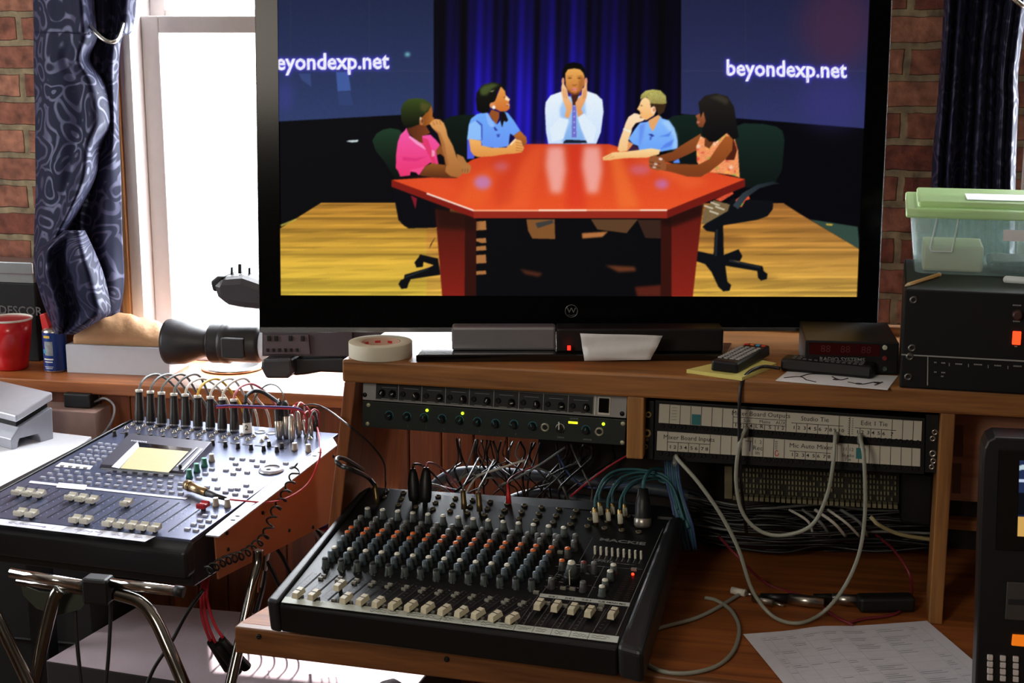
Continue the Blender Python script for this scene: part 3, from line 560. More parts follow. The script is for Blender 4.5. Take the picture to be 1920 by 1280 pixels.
    P(t([(880, 500), (700, 590), (600, 605), (540, 680), (440, 830), (500, 900), (575, 930), (590, 985), (760, 985), (900, 1012), (1130, 965), (1135, 860), (1090, 680), (1010, 570), (920, 545)]), (136, 190, 255), (108, 164, 250))
    P(t([(900, 580), (1010, 575), (1120, 760), (1135, 950), (1060, 990), (1080, 800)]), (176, 216, 255), a=.7, blur=2); P(t([(1060, 700), (1000, 760), (860, 800), (1010, 800)]), (60, 100, 220), a=.6, blur=1); P(t([(1090, 830), (960, 900), (880, 980), (1040, 930)]), (70, 106, 226), a=.6, blur=1); P(t([(590, 640), (680, 600), (640, 800), (590, 960)]), (84, 110, 226), a=.5, blur=2)
    P(t([(720, 570), (860, 490), (890, 520), (785, 725), (740, 660)]), (232, 166, 104)); P(t([(715, 765), (770, 760), (810, 790), (770, 800)]), (40, 60, 150)); P(t([(740, 800), (775, 800), (760, 850), (735, 845)]), (60, 80, 190), a=.7)
    P(t([(620, 280), (590, 360), (560, 410), (600, 440), (605, 520), (690, 568), (800, 500), (830, 430), (755, 380), (740, 280), (680, 240)]), (255, 218, 160), (246, 178, 104)); P(t([(610, 350), (650, 362), (615, 372)]), (110, 70, 50)); P(t([(600, 460), (640, 466), (604, 474)]), (190, 90, 70))
    P(t([(606, 275), (615, 210), (680, 150), (780, 133), (890, 146), (968, 225), (978, 330), (900, 350), (760, 360), (742, 300), (700, 240), (640, 260)]), (190, 184, 100), (136, 122, 58), noise=.3); P(t([(745, 330), (975, 345), (940, 450), (868, 505), (830, 400), (772, 380)]), (58, 38, 20))
    for q in range(9): P(t([(760+q*24, 180+q*6), (768+q*24, 180+q*6), (752+q*27, 330), (744+q*27, 330)]), (232, 230, 180), a=.35)
    E(*t([(792, 425)])[0], 4.6, 7.2, (255, 214, 176)); E(*t([(800, 420)])[0], 2.2, 4, (216, 140, 100))
    P(t([(440, 520), (520, 468), (560, 475), (605, 490), (600, 530), (680, 548), (640, 580), (540, 610), (490, 680), (480, 740), (440, 840), (420, 1000), (320, 1012), (285, 985), (310, 860), (370, 690), (400, 600)]), (255, 226, 190), (246, 196, 132)); P(t([(365, 680), (480, 715), (470, 745), (365, 700)]), (240, 240, 220))
    P(t([(760, 965), (890, 985), (870, 1050), (700, 1095), (400, 1102), (230, 1120), (180, 1135), (80, 1132), (75, 1090), (220, 1020), (420, 1008)]), (255, 220, 160), (240, 180, 110))
    for q in ((180, 1095, 240, 1075), (110, 1100, 200, 1050)): P(t([(q[0], q[1]), (q[2], q[3]), (q[2], q[3]+8), (q[0], q[1]+8)]), (190, 120, 70), a=.7)
    # woman in the floral top
    t = lambda p: tr(1200, 160, 4.923, p)
    P(t([(560, 445), (370, 560), (300, 612), (200, 640), (165, 655), (230, 712), (330, 690), (440, 640), (520, 600), (570, 500)]), (150, 82, 38), (120, 58, 28)); fl0 = [(560, 470), (520, 560), (525, 700), (590, 830), (640, 800), (860, 830), (920, 852), (905, 600), (870, 480), (790, 435), (700, 490), (640, 580), (595, 560), (600, 490)]
    P(t(fl0), (244, 150, 96), noise=.3)
    mk = R.mask(t(fl0)); sy, sx, mm = mk; rr = np.random.RandomState(11)
    for q in range(70):
        cx, cy = rr.uniform(1303, 1387), rr.uniform(250, 333); cl = [(226, 46, 40), (255, 236, 214), (250, 190, 80), (214, 60, 60), (140, 180, 60)][q % 5]
        dd = np.exp(-(((R.X[sy, sx]-cx)/rr.uniform(1.5, 4.5))**2+((R.Y[sy, sx]-cy)/rr.uniform(1.5, 4))**2))[..., None]*mm[..., None]*.8
        R.im[sy, sx] = R.im[sy, sx]*(1-dd)+np.array(cl)*dd
    P(t([(600, 480), (700, 490), (660, 540), (640, 585), (598, 560)]), (110, 56, 28)); P(t([(860, 480), (895, 600), (870, 690), (790, 690), (800, 600)]), (76, 30, 16))
    P(t([(860, 470), (790, 470), (720, 560), (640, 680), (540, 730), (240, 722), (150, 700), (140, 770), (300, 802), (440, 842), (560, 845), (640, 800), (780, 690), (850, 600)]), (166, 88, 36), (120, 58, 26))
    P(t([(80, 680), (130, 643), (210, 670), (245, 720), (240, 780), (160, 785), (90, 765)]), (150, 86, 48))
    for a, b in ((190, 680), (145, 722), (132, 752)): E(*t([(a, b)])[0], 3.6, 2.3, (244, 220, 214), rot=.3)
    for q in (700, 735): P(t([(85, q), (190, q+22), (190, q+30), (85, q+8)]), (88, 44, 26), a=.8)
    P(t([(558, 255), (512, 280), (528, 310), (522, 345), (540, 382), (590, 388), (606, 330), (600, 235)]), (170, 100, 60), (118, 60, 34)); P(t([(548, 262), (572, 258), (570, 272)]), (40, 20, 14)); P(t([(525, 330), (550, 330), (548, 350), (524, 348)]), (200, 120, 110), a=.8)
    P(t([(538, 160), (600, 95), (700, 74), (810, 100), (868, 200), (888, 330), (912, 480), (860, 500), (800, 440), (700, 520), (640, 520), (575, 450), (580, 390), (606, 330), (585, 240), (560, 300)]), (34, 30, 26), (10, 9, 11)); P(t([(640, 110), (740, 90), (820, 130), (800, 180), (700, 130)]), (72, 66, 52), a=.6, blur=2)
    k3 = np.array([.2, .6, .2]); 
    for ax in (0, 1):
        for ch in range(3): R.im[..., ch] = np.apply_along_axis(lambda v: np.convolve(np.pad(v, 1, 'edge'), k3, 'valid'), ax, R.im[..., ch])
    # lettering on the projection walls
    glow = np.zeros((R.h, R.w)); txt = []
    for s_, x0, yb, wd, sl in (('beyondexp.net', 1361, 128, 227, .022), ('beyondexp.net', 498, 118, 232, -.012)):
        v, f = text_mesh(s_, 1, 0, .022, 'LEFT'); wx = max(p.x for p in v); k = wd/wx; ym = 0
        for q in f:
            P_ = [(x0+v[i].x*k, yb-v[i].y*k*1.12-11*.0+sl*v[i].x*k) for i in q]; mk = R.mask(P_, 3)
            if mk: glow[mk[0], mk[1]] = np.maximum(glow[mk[0], mk[1]], mk[2])
    g2 = np.clip(R.blur(glow, 4)*2.2, 0, 1)[..., None]; g1 = np.clip(R.blur(glow, 1)*1.3, 0, 1)[..., None]; gm = glow[..., None]
    R.im = R.im*(1-g2*.8)+np.array((70, 58, 235))*g2*.8; R.im = R.im*(1-g1*.7)+np.array((190, 180, 255))*g1*.7; R.im = R.im*(1-gm)+255*gm
    R.im = np.clip(R.im*(1+.03*(rg.rand(R.h, R.w, 1)-.5))+rg.rand(R.h, R.w, 3)*3, 0, 255)
draw_screen()
def colmat(name, strength, refl=.0):
    m = bpy.data.materials.new(name); m.use_nodes = True; n = m.node_tree.nodes; b = n['Principled BSDF']
    at = n.new('ShaderNodeAttribute'); at.attribute_name = 'Col'; m.node_tree.links.new(at.outputs['Color'], b.inputs['Emission Color'])
    b.inputs['Base Color'].default_value = (.004, .004, .005, 1); b.inputs['Emission Strength'].default_value = strength; b.inputs['Roughness'].default_value = .5; b.inputs['Specular IOR Level'].default_value = .04
    return m
def screen_mesh(name, corners, nx, ny, mt, parent, sample):
    BL, BR, TR, TL = corners; vs = []; cols = np.ones((nx*ny, 4), 'f')
    u = np.linspace(0, 1, nx); v = np.linspace(0, 1, ny); U, V = np.meshgrid(u, v)
    c = [np.array(q) for q in corners]
    P = (c[0]*(1-U[..., None])+c[1]*U[..., None])*(1-V[..., None])+(c[3]*(1-U[..., None])+c[2]*U[..., None])*V[..., None]
    cols[:, :3] = sample(P.reshape(-1, 3), U.ravel(), V.ravel())
    inv = np.array(WM[parent.name].inverted()); Pl = P.reshape(-1, 3) @ inv[:3, :3].T + inv[:3, 3]
    i = np.arange(nx*ny).reshape(ny, nx); q = np.stack([i[:-1, :-1], i[:-1, 1:], i[1:, 1:], i[1:, :-1]], -1).reshape(-1, 4)
    me = bpy.data.meshes.new(name); me.vertices.add(nx*ny); me.vertices.foreach_set('co', Pl.astype('f').ravel())
    me.loops.add(q.size); me.loops.foreach_set('vertex_index', q.astype('i').ravel()); me.polygons.add(len(q)); me.polygons.foreach_set('loop_start', np.arange(0, q.size, 4, dtype='i'))
    me.update(calc_edges=True); ca = me.color_attributes.new('Col', 'FLOAT_COLOR', 'POINT'); ca.data.foreach_set('color', cols.ravel()); me.materials.append(mt)
    o = bpy.data.objects.new(name, me); C.objects.link(o); o.parent = parent; WM[o.name] = WM[parent.name]; return o
def npproj(P):
    d = P-np.array(O); k = d @ np.array(fw); return 960+F*(d @ np.array(rt))/k, 640-F*(d @ np.array(up))/k
def tolin(c): c = c/255.0; return np.where(c <= .04045, c/12.92, ((c+.055)/1.055)**2.4)
def samp(P, U, V):
    x, y = npproj(P); x = np.clip(x-R.x0-.5, 0, R.w-1.001); y = np.clip(y-R.y0-.5, 0, R.h-1.001); a, b = x.astype(int), y.astype(int); fx, fy = (x-a)[:, None], (y-b)[:, None]
    im = R.im; return tolin((im[b, a]*(1-fx)+im[b, a+1]*fx)*(1-fy)+(im[b+1, a]*(1-fx)+im[b+1, a+1]*fx)*fy)
def sub(P0, P1, y): return P0[0]+(P1[0]-P0[0])*(y-P0[1])/(P1[1]-P0[1])
YT = -118
tvbase = onz(1065, 660, ST)
tv = thing('television', 'large black flat screen television showing five people round a red table', 'television', Matrix.Translation(tvbase) @ Matrix.Rotation(YAW, 4, 'Z'))
oL = lambda y: sub((480, 0), (489, 622), y); oR = lambda y: sub((1669, 0), (1641, 618), y)
iL = lambda y: sub((521, 0), (527, 552), y); iR = lambda y: sub((1630, 0), (1606, 556), y)
sc_o = screen_mesh('screen', [T(iL(554), 553, .0), T(iR(556), 556, .0), T(iR(-60), -60, .0), T(iL(-60), -60, .0)], 780, 440, colmat('screen_light', .95), tv, samp)
GB = mat('bezel_gloss', (8, 8, 10), .16, spec=.1)
m = MB()
def fr(q, d0, d1, mi=0): m.hexa([T(x, y, d0) for x, y in q], [T(x, y, d1) for x, y in q], mi)
yb = 613
oc = [(oL(yb), yb), (oR(yb), yb), (oR(YT), YT), (oL(YT), YT)]; ic = [(iL(553), 553), (iR(556), 556), (iR(-60), -60), (iL(-60), -60)]
V = [T(x, y, .006) for x, y in oc]+[T(x, y, .006) for x, y in ic]+[T(x, y, -.02) for x, y in oc]+[T(x, y, -.02) for x, y in ic]
fs = []
for i in range(4): j = (i+1) % 4; fs += [(i, j, 4+j, 4+i), (4+i, 4+j, 12+j, 12+i), (8+j, 8+i, 12+i, 12+j), (j, i, 8+i, 8+j)]
m.add(V, fs, 0)
build('bezel', m, GB, tv, True)
m = MB(); fr([(oL(622), 622), (oR(618), 619), (oR(612), 612.5), (oL(612), 612.5)], -.012, .009)
fr([(oR(620), 620), (oR(620)+3, 620), (oR(YT)+3, YT), (oR(YT), YT)], -.012, .003); fr([(oL(620)-2, 620), (oL(620), 620), (oL(YT), YT), (oL(YT)-2, YT)], -.012, .003)
build('silver_edge', m, mat('silver_edge', (150, 154, 160), .25, 1), tv, True, bev=.001)
m = MB(); q = [(oL(612)+3, 614), (oR(612)-3, 614), (oR(YT)-4, YT+4), (oL(YT)+4, YT+4)]
m.hexa([T(x, y, -.075) for x, y in [(560, 590), (1580, 590), (1590, -60), (550, -60)]], [T(x, y, -.018) for x, y in q], 0)
build('back_cover', m, BLK, tv, True, bev=.004)
lm = Matrix.Translation(T(1071, 582, .0065)) @ Matrix((rt, (-TVN).cross(rt)*-1, TVN)).transposed().to_4x4()
if (lm.to_3x3() @ Vector((0, 1, 0))).z < 0: lm = lm @ Matrix.Diagonal((1, -1, 1, 1))
m = MB(); m.tube([lm @ Vector((.0105*math.cos(a), .0105*math.sin(a), .0006)) for a in [i*2*PI/28 for i in range(28)]], .00055, 6, 0, sm=False, closed=True)
add_text(m, 'W', .0125, lm @ Matrix.Translation((0, .0008, .0008)), 0, 0, 'CENTER', 1.2); m.tube([lm @ Vector(p) for p in ((-.006, -.006, .001), (0, -.0075, .001), (.006, -.006, .001))], .0004, 5)
build('brand_badge', m, mat('badge', (150, 150, 152), .3, .8), tv, True)
# stand
m = MB(); bp = [onz(780, 679, ST), onz(1362, 676, ST), onz(1372, 655, ST), onz(800, 652, ST)]
m.hexa([v for v in bp], [v+Vector((0, 0, .012)) for v in bp]); build('stand_base', m, BLKG, tv, True, bev=.002)
def blockpx(m, x0, x1, yb, z1, depth, mi=0, zb=None):
    a, b = onz(x0, yb, ST+.012 if zb is None else zb), onz(x1, yb, ST+.012 if zb is None else zb); n = tvr*depth; t = Vector((0, 0, z1-a.z))
    m.hexa([a, b, b+n, a+n], [a+t, b+t, b+n+t, a+n+t], mi)
zt = T(1000, 618).z+.01
m = MB(); blockpx(m, 847, 1042, 657, zt+.01, .035); build('stand_neck', m, mat('neck_metal', (150, 150, 156), .35, .6), tv, True, bev=.004)
m = MB(); blockpx(m, 1044, 1356, 660, zt+.01, .05); build('stand_housing', m, BLK, tv, True, bev=.003)
m = MB(); blockpx(m, 1064, 1070, 656.5, ST+.027, .004, 0, ST+.02); build('standby_light', m, mat('red_led', (120, 10, 10), .3, emis=(255, 30, 20), es=4), tv, True)
# ================================================================ equipment under the shelf
def fpl(y): return lambda px, py, off=0.0: ony(px, py, y)-Vector((0, off, 0))
def slab(m, f, q, o0, o1, mi=0):      # quad in pixels TL TR BR BL on a vertical plane, between two offsets toward the room
    TL, TR, BR, BL = q; m.hexa([f(*BL, o1), f(*BR, o1), f(*BR, o0), f(*BL, o0)], [f(*TL, o1), f(*TR, o1), f(*TR, o0), f(*TL, o0)], mi)
def facing(p): return Matrix.Translation(p) @ Matrix.Rotation(PI/2, 4, 'X')       # local z points to the room, y up
def lerpq(q, u, v):                    # u across, v down
    TL, TR, BR, BL = q; return tuple((TL[i]*(1-u)+TR[i]*u)*(1-v)+(BL[i]*(1-u)+BR[i]*u)*v for i in range(2))
def subq(q, u0, u1, v0, v1): return [lerpq(q, u0, v0), lerpq(q, u1, v0), lerpq(q, u1, v1), lerpq(q, u0, v1)]
FYR = FY+.035; f = fpl(FYR)
zr = lambda x, y: (630+x/3.2, 600+y/3.2)
SIL = mat('panel_silver', (176, 178, 180), .4, .4); DGR = mat('panel_dark', (34, 38, 40), .5); LNE = mat('print_grey', (150, 152, 152), .6)
q1 = [(681, 711), (1176, 743), (1174, 784), (680, 749)]
u1 = thing('headphone_amplifier', 'silver-edged rack unit with nine framed channels, directly under the oak shelf', 'rack unit', tuple(f(930, 784)))
m = MB(); slab(m, f, q1, -.003, 0); build('front_panel', m, SIL, u1, True, bev=.0006)
m = MB(); slab(m, f, subq(q1, .03, .965, .04, .96), -.17, -.0035); build('case', m, BLKM, u1, True)
xs = [245, 378, 518, 660, 803, 950, 1100, 1248, 1397, 1548]; u_of = lambda x: (630+x/3.2-681)/495
m = MB(); slab(m, f, subq(q1, u_of(242), u_of(1550), .08, .94), 0, .0006)
lm_ = MB()
for i in range(9):
    a, b = u_of(xs[i]), u_of(xs[i+1]); slab(lm_, f, subq(q1, b-.0014, b+.0008, .08, .94), .0006, .0010)
    slab(lm_, f, subq(q1, a+.02, a+.075, .30, .315), .0006, .0009); slab(lm_, f, subq(q1, a+.02, a+.05, .86, .88), .0006, .0009); slab(lm_, f, subq(q1, a+.065, a+.085, .88, .90), .0006, .0009)
for v in (.10, .90): slab(lm_, f, subq(q1, u_of(245), u_of(1548), v, v+.02), .0006, .0009)
build('channel_panel', m, DGR, u1, True); build('printed_lines', lm_, LNE, u1, True)
def knob_mesh(name, r, h, mats, parent, prof=None, flat=False):
    m = MB(); m.lathe([(r*1.05, 0), (r, h*.15), (r*.85, h*.9), (r*.7, h)], 14, 0); m.box(-r*.1, r*.1, 0, r*.86, h*.9, h*1.04, 1)
    return build(name, m, mats, parent)
def place(proto, first, parent, W):      # proto is used itself the first time
    L_ = WM[parent.name].inverted() @ W
    if first: proto.matrix_parent_inverse = Matrix.Identity(4); proto.matrix_basis = L_; return proto
    return inst(proto, parent, L_)
kp = knob_mesh('knob', .0055, .012, [BLK, WHT], u1); first = True
for i in range(9):
    a = u_of(xs[i])
    for uu in ((a+.022, .57), (a+.062, .57)) if i == 0 else ((a+.068, .60),): place(kp, first, u1, facing(f(*lerpq(q1, *uu), .0006)) @ Matrix.Rotation(random.uniform(-1.5, 1.5), 4, 'Z')); first = False
def jack_mesh(name, parent, r=.005, mi=STL):
    m = MB(); m.lathe([(r, 0), (r, .0025), (r*.62, .003), (r*.55, .0005)], 16, 0, None, True, False); m.lathe([(.0001, .0008), (r*.56, .0008)], 16, 1, cap=False); return build(name, m, [mi, INK], parent)
jp = jack_mesh('jack', u1, .0046, BLKM); first = True
for i in range(1, 9): place(jp, first, u1, facing(f(*lerpq(q1, u_of(xs[i])+.017, .58), .0006))); first = False
m = MB(); slab(m, f, subq(q1, u_of(1553), u_of(1560), .06, .94), .0002, .0005); slab(m, f, subq(q1, u_of(1575), u_of(1650), .08, .9), 0, .002); build('switch_surround', m, WHT, u1, True, bev=.0004)
m = MB(); slab(m, f, subq(q1, u_of(1582), u_of(1642), .12, .78), .002, .006); build('rocker_switch', m, BLKG, u1, True, bev=.001)
m = MB()
for u_, v_ in ((.008, .75), (.984, .8)): m.lathe([(.004, 0), (.0038, .0015), (.001, .0018)], 12, 0, facing(f(*lerpq(q1, u_, v_), 0)))
build('rack_screw', m, BLKM, u1, True)
q2 = [(680, 751), (1174, 787), (1171, 835), (679, 800)]
u2 = thing('microphone_mixer', 'dark green-black rack unit with a row of teal-ringed knobs below the silver-edged one', 'rack unit', tuple(f(930, 835)))
m = MB(); slab(m, f, q2, -.003, 0); build('front_panel', m, mat('panel_green', (30, 38, 38), .45), u2, True, bev=.0006)
m = MB(); slab(m, f, subq(q2, .03, .965, .04, .96), -.2, -.0035); build('case', m, BLKM, u2, True)
TEAL = mat('teal_print', (60, 130, 140), .6)
m = MB(); m.lathe([(.006, 0), (.0058, .010), (.005, .012)], 16, 0); m.lathe([(.0062, .0008), (.0074, .0010)], 18, 1, cap=False); m.box(-.0006, .0006, .001, .006, .0118, .0126, 1)
kp = build('knob', m, [BLK, TEAL], u2); first = True
for i, (x, y) in enumerate([(320, 568), (427, 575), (530, 582), (637, 588), (742, 597), (848, 607), (958, 617), (1068, 622), (1180, 632), (1500, 655)]):
    place(kp, first, u2, facing(f(*zr(x, y), 0)) @ Matrix.Rotation(random.uniform(-1.2, 1.2), 4, 'Z')); first = False
m = MB(); m.lathe([(.006, 0), (.0058, .010), (.005, .012)], 16, 0); m.lathe([(.0062, .0008), (.0074, .0010)], 18, 1, cap=False); m.box(-.0009, .0009, 0, .013, .0118, .0126, 1)
kw = build('knob', m, [BLK, WHT], u2); kw['label'] = 'white-ringed knob'; place(kw, True, u2, facing(f(*zr(1345, 645), 0)))
jp = jack_mesh('jack', u2, .0075, mat('ring_grey', (170, 170, 150), .4, .5)); place(jp, True, u2, facing(f(*zr(1255, 642)))); place(jp, False, u2, facing(f(*zr(1580, 668))))
GLED = mat('green_led', (90, 160, 20), .3, emis=(190, 255, 40), es=2.2)
for x, y in ((547, 540), (760, 558), (1605, 622)): build('green_light', MB().sphere(f(*zr(x, y), .001), .0026, 8), GLED, u2, True)
m = MB(); slab(m, f, [zr(1395, 606), zr(1450, 610), zr(1450, 622), zr(1395, 618)], 0, .0015); build('lit_bar', m, mat('yellow_led', (180, 190, 20), .3, emis=(235, 240, 40), es=1.6), u2, True)
m = MB()
for x, y, s in ((1430, 590, 'MASTER'), (1350, 703, 'LEVEL'), (1510, 716, 'PHONES')): add_bars(m, s, .004, facing(f(*zr(x, y), .0004)), 0)
for i, x in enumerate((430, 540, 648, 756, 862, 970, 1078)): add_text(m, str(i+2), .004, facing(f(*zr(x, 636+i*8), .0004)), 0)
build('printed_text', m, mat('print_dim', (110, 116, 112), .7), u2, True)
m = MB()
for x, y in ((195, 508), (190, 620), (1722, 620), (1718, 733)): m.lathe([(.0038, 0), (.0036, .0015), (.001, .0018)], 12, 0, facing(f(*zr(x, y), 0)))
build('rack_screw', m, mat('screw_pale', (190, 190, 160), .4, .3), u2, True)
# patch bay
FYP = FY+.03; f = fpl(FYP); zp = lambda x, y: (1180+x/2.595, 600+y/2.595); zq = lambda x, y: (1200+x/6.4, 740+y/6.4); zs_ = lambda x, y: (1460+x/6, 760+y/6)
pb = thing('patch_bay', 'black patch bay with two rows of paper labels above its jack holes', 'patch bay', tuple(f(1480, 880)))
qp = [zp(125, 390), zp(1440, 478), zp(1435, 750), zp(120, 682)]
m = MB(); slab(m, f, qp, -.10, 0); build('panel', m, BLKM, pb, True, bev=.001)
strips = [[zp(147, 406), zp(1424, 491), zp(1420, 586), zp(143, 497)], [zp(137, 538), zp(1416, 624), zp(1414, 710), zp(133, 631)]]
LAB = mat('label_paper', (200, 196, 182), .7, noise=(30, .05)); REDI = mat('red_ink', (200, 50, 50), .8); TEALL = mat('teal_label', (50, 120, 124), .7)
f2 = lambda px, py, off=0.0: f(px, py, off)
def ln(m, f, a, b, w, o, mi=1):
    a = Vector(f(*a, o)); b = Vector(f(*b, o)); d = (b-a).normalized(); n = Vector((-d.z, 0, d.x))*w/2; m.quad(a-n, b-n, b+n, a+n, mi)
cells = 25
for k, q in enumerate(strips):
    m = MB(); slab(m, f, q, 0, .0022); L_ = lambda u0, v0, u1, v1: ln(m, f, lerpq(q, u0, v0), lerpq(q, u1, v1), .0009, .0024)
    st = 25.5
    for i in range(1, 25):
        u = i/24.8
        v0 = 0
        if k == 0 and 7 < i < 12: v0 = .72
        if k == 0 and 12.5 < i < 17: v0 = .52
        if k == 0 and 18.5 < i < 22: v0 = .55
        if k == 1 and 1 < i < 5: v0 = .52
        if k == 1 and 12.5 < i < 16: v0 = .58
        L_(u, v0, u, 1)
    if k == 0:
        for (a, b, v) in ((7, 12, .42), (7, 12, .72), (12.5, 17.4, .52), (18.5, 22.4, .55)): L_(a/24.8, v, b/24.8, v)
        for (cx, cy, s, sz) in ((9.6, .2, 'Mixer Board Outputs', .0105), (14.7, .26, 'Studio Tie', .0105), (20.3, .28, 'Edit 1 Tie', .0105), (8.3, .57, 'Sub', .0075), (10, .57, 'Mains', .0075), (11.5, .57, 'AUX', .0075)):
            add_text(m, s, sz, facing(f(*lerpq(q, cx/24.8, cy), .0025)), 1, 0)
        for a, s in ((7.5, '1 2'), (8.5, '3 4'), (9.5, 'L R'), (10.5, 'S'), (11.5, '1 2'), (13, '1 2'), (14, '3 4'), (15, '5 6'), (16, '7 8'), (17, '9 10'), (19, '1 2'), (20, '3 4'), (21, '5 6'), (22, '7')):
            add_text(m, s, .0078, facing(f(*lerpq(q, a/24.8, .84 if a < 12 else .76), .0025)), 1, .0001, sx=1.2)
        slab(m, f, subq(q, 3.1/24.8, 3.95/24.8, .42, .98), .0022, .0026, 2)
        for i in range(8):
            for j in range(2): ln(m, f, lerpq(q, (17.85+j*.35)/24.8, .1+i*.11), lerpq(q, (18.0+j*.35)/24.8, .1+i*.11), .0009, .0025)
        for i in range(5): ln(m, f, lerpq(q, 1.2/24.8, .15+i*.16), lerpq(q, 1.7/24.8, .13+i*.16), .0005, .0025)
    else:
        for (a, b, v) in ((1, 5, .52), (12.5, 16.4, .58), (8.3, 9, .2)): L_(a/24.8, v, b/24.8, v)
        for (cx, cy, s, sz) in ((3, .27, 'Mixer Board Inputs', .0105), (14.5, .28, 'Mic Auto Mixer', .0105), (9.5, .22, '1  2', .008), (9.5, .55, 'Rec', .0105), (9.5, .8, 'in', .0095), (18, .3, '11 12', .0075), (18, .64, 'Studio', .0075), (18, .85, 'Tie', .0075)):
            add_text(m, s, sz, facing(f(*lerpq(q, cx/24.8, cy), .0025)), 1, 0)
        for a, s in ((1.5, '1 2'), (2.5, '3 4'), (3.5, '5 6'), (4.5, '7 8'), (13, '1 2'), (14, '3 4'), (15, '5 6'), (16, '7 8')): add_text(m, s, .0078, facing(f(*lerpq(q, a/24.8, .78), .0025)), 1, .0001, sx=1.2)
        slab(m, f, subq(q, 18.75/24.8, 19.65/24.8, .18, .78), .0022, .0026, 2)
        c = lerpq(q, 11.3/24.8, .75); m.tube([f(c[0]+3*math.cos(a), c[1]+5*math.sin(a), .0026) for a in [i*.7 for i in range(9)]], .0007, 4, 3)
        ln(m, f, lerpq(q, 8.8/24.8, .2), lerpq(q, 8.75/24.8, .75), .0014, .0026, 4)
        for i in range(5): ln(m, f, lerpq(q, 11.1/24.8, .12+i*.1), lerpq(q, 11.35/24.8, .12+i*.1), .0009, .0025)
    o = build('label_strip', m, [LAB, INK, TEALL, REDI, mat('blue_ink', (40, 50, 120), .8)], pb, True)
jp = jack_mesh('jack', pb, .0034, BLKM); first = True
for (a, b) in ((zp(163, 512), zp(1405, 592)), (zp(152, 645), zp(1400, 722))):
    for i in range(48):
        if (i % 24) == 23 and False: continue
        u = (i+.25*(i % 2))/47.3; place(jp, first, pb, facing(f(a[0]+(b[0]-a[0])*u, a[1]+(b[1]-a[1])*u, 0))); first = False
for xa_, xb_, sc in ((1203, 1226, [(1215, 778, .0055), (1212, 813, .0075), (1213, 825, .002), (1210, 838, .004)]), (1736, 1761, [(1753, 811, .005), (1749, 823, .005), (1749, 851, .006), (1750, 865, .005), (1747, 876, .0045)])):
    rl = thing('rack_rail', 'black drilled rack rail with bright screws at the %s end of the patch bay' % ('left' if xa_ < 1300 else 'right'), 'rack rail', tuple(f(xa_, 900)))
    dy = 0 if xa_ < 1300 else 26
    m = MB(); slab(m, f, [(xa_, 752+dy), (xb_, 753+dy), (xb_-2, 862+dy), (xa_-2, 861+dy)], -.03, -.004); build('rail', m, BLKM, rl, True, bev=.0008)
    for x, y, r in sc: build('screw', MB().lathe([(r, 0), (r, .0015), (r*.6, .0022), (r*.5, .0008), (.0001, .0008)], 14, [0, 0, 0, 1], facing(f(x, y, -.004))), [mat('gold_screw', (210, 180, 120), .35, .7) if xa_ < 1300 else STL, INK], rl, True)
# terminal block further back
f = fpl(FY+.17)
tb = thing('terminal_block', 'cream wiring terminal block with rows of fine contacts, behind and below the patch bay', 'terminal block', tuple(f(1520, 945)))
qt = [zp(465, 700), zp(1312, 745), zp(1312, 905), zp(465, 858)]
CRM = mat('aged_cream', (118, 112, 84), .7, noise=(90, .3)); m = MB(); slab(m, f, qt, -.03, 0); build('base', m, mat('dark_brown_plastic', (34, 30, 24), .7), tb, True)
m = MB(); slab(m, f, subq(qt, 0, .045, 0, 1), 0, .012); build('end_cap', m, CRM, tb, True, bev=.001)
m = MB()
for r_ in range(5):
    for i in range(46):
        u = .06+i*.0203; v = .06+r_*.165
        if random.random() < .85: slab(m, f, subq(qt, u, u+.010, v, v+.10), 0, .005, 0)
o = build('contacts', m, CRM, tb, True); o['kind'] = 'stuff'
m = MB()
for i in range(31): slab(m, f, subq(qt, .05+i*.0306, .05+i*.0306+.022, .88, 1.0), 0, .016, 0)
o = build('teeth', m, CRM, tb, True); o['kind'] = 'stuff'
f = fpl(FY+.15)
m = MB(); slab(m, f, [(1690, 885), (1752, 892), (1748, 990), (1688, 982)], -.1, 0); ps = solo('power_supply', 'black box hanging in shadow behind the right oak post', 'box', m, BLK, bev=.006)
# backing panel right of the post, under the shelf
f = fpl(2.43)
bpn = thing('backing_panel', 'pinkish plywood panel under the shelf, right of the upright post', 'panel', tuple(f(1850, 940)))
m = MB(); slab(m, f, [(1760, 775), (2250, 800), (2250, 965), (1757, 936)], -.015, 0); build('board', m, wood('plywood', (150, 104, 82), (186, 138, 108), 'x', .6, coat=0), bpn, True)
m = MB(); slab(m, f, [(1788, 797), (1806, 798), (1806, 856), (1787, 855)], 0, .001); slab(m, f, [(1786, 868), (1803, 869), (1801, 925), (1785, 924)], 0, .001); build('tape_strips', m, mat('brown_tape', (110, 78, 60), .6), bpn, True)
m = MB(); slab(m, f, [(1758, 972), (1842, 977), (1841, 996), (1757, 990)], -.02, 0); solo('wooden_batten', 'short oak batten low behind the right post, under the plywood panel', 'batten', m, OAK)
m = MB(); slab(m, fpl(2.40), [(1842, 816), (1856, 817), (1850, 940), (1838, 939)], 0, .002); solo('sticky_note', 'yellow note strip standing against the plywood, left of the video unit', 'note', m, mat('note_yellow', (200, 180, 90), .7))
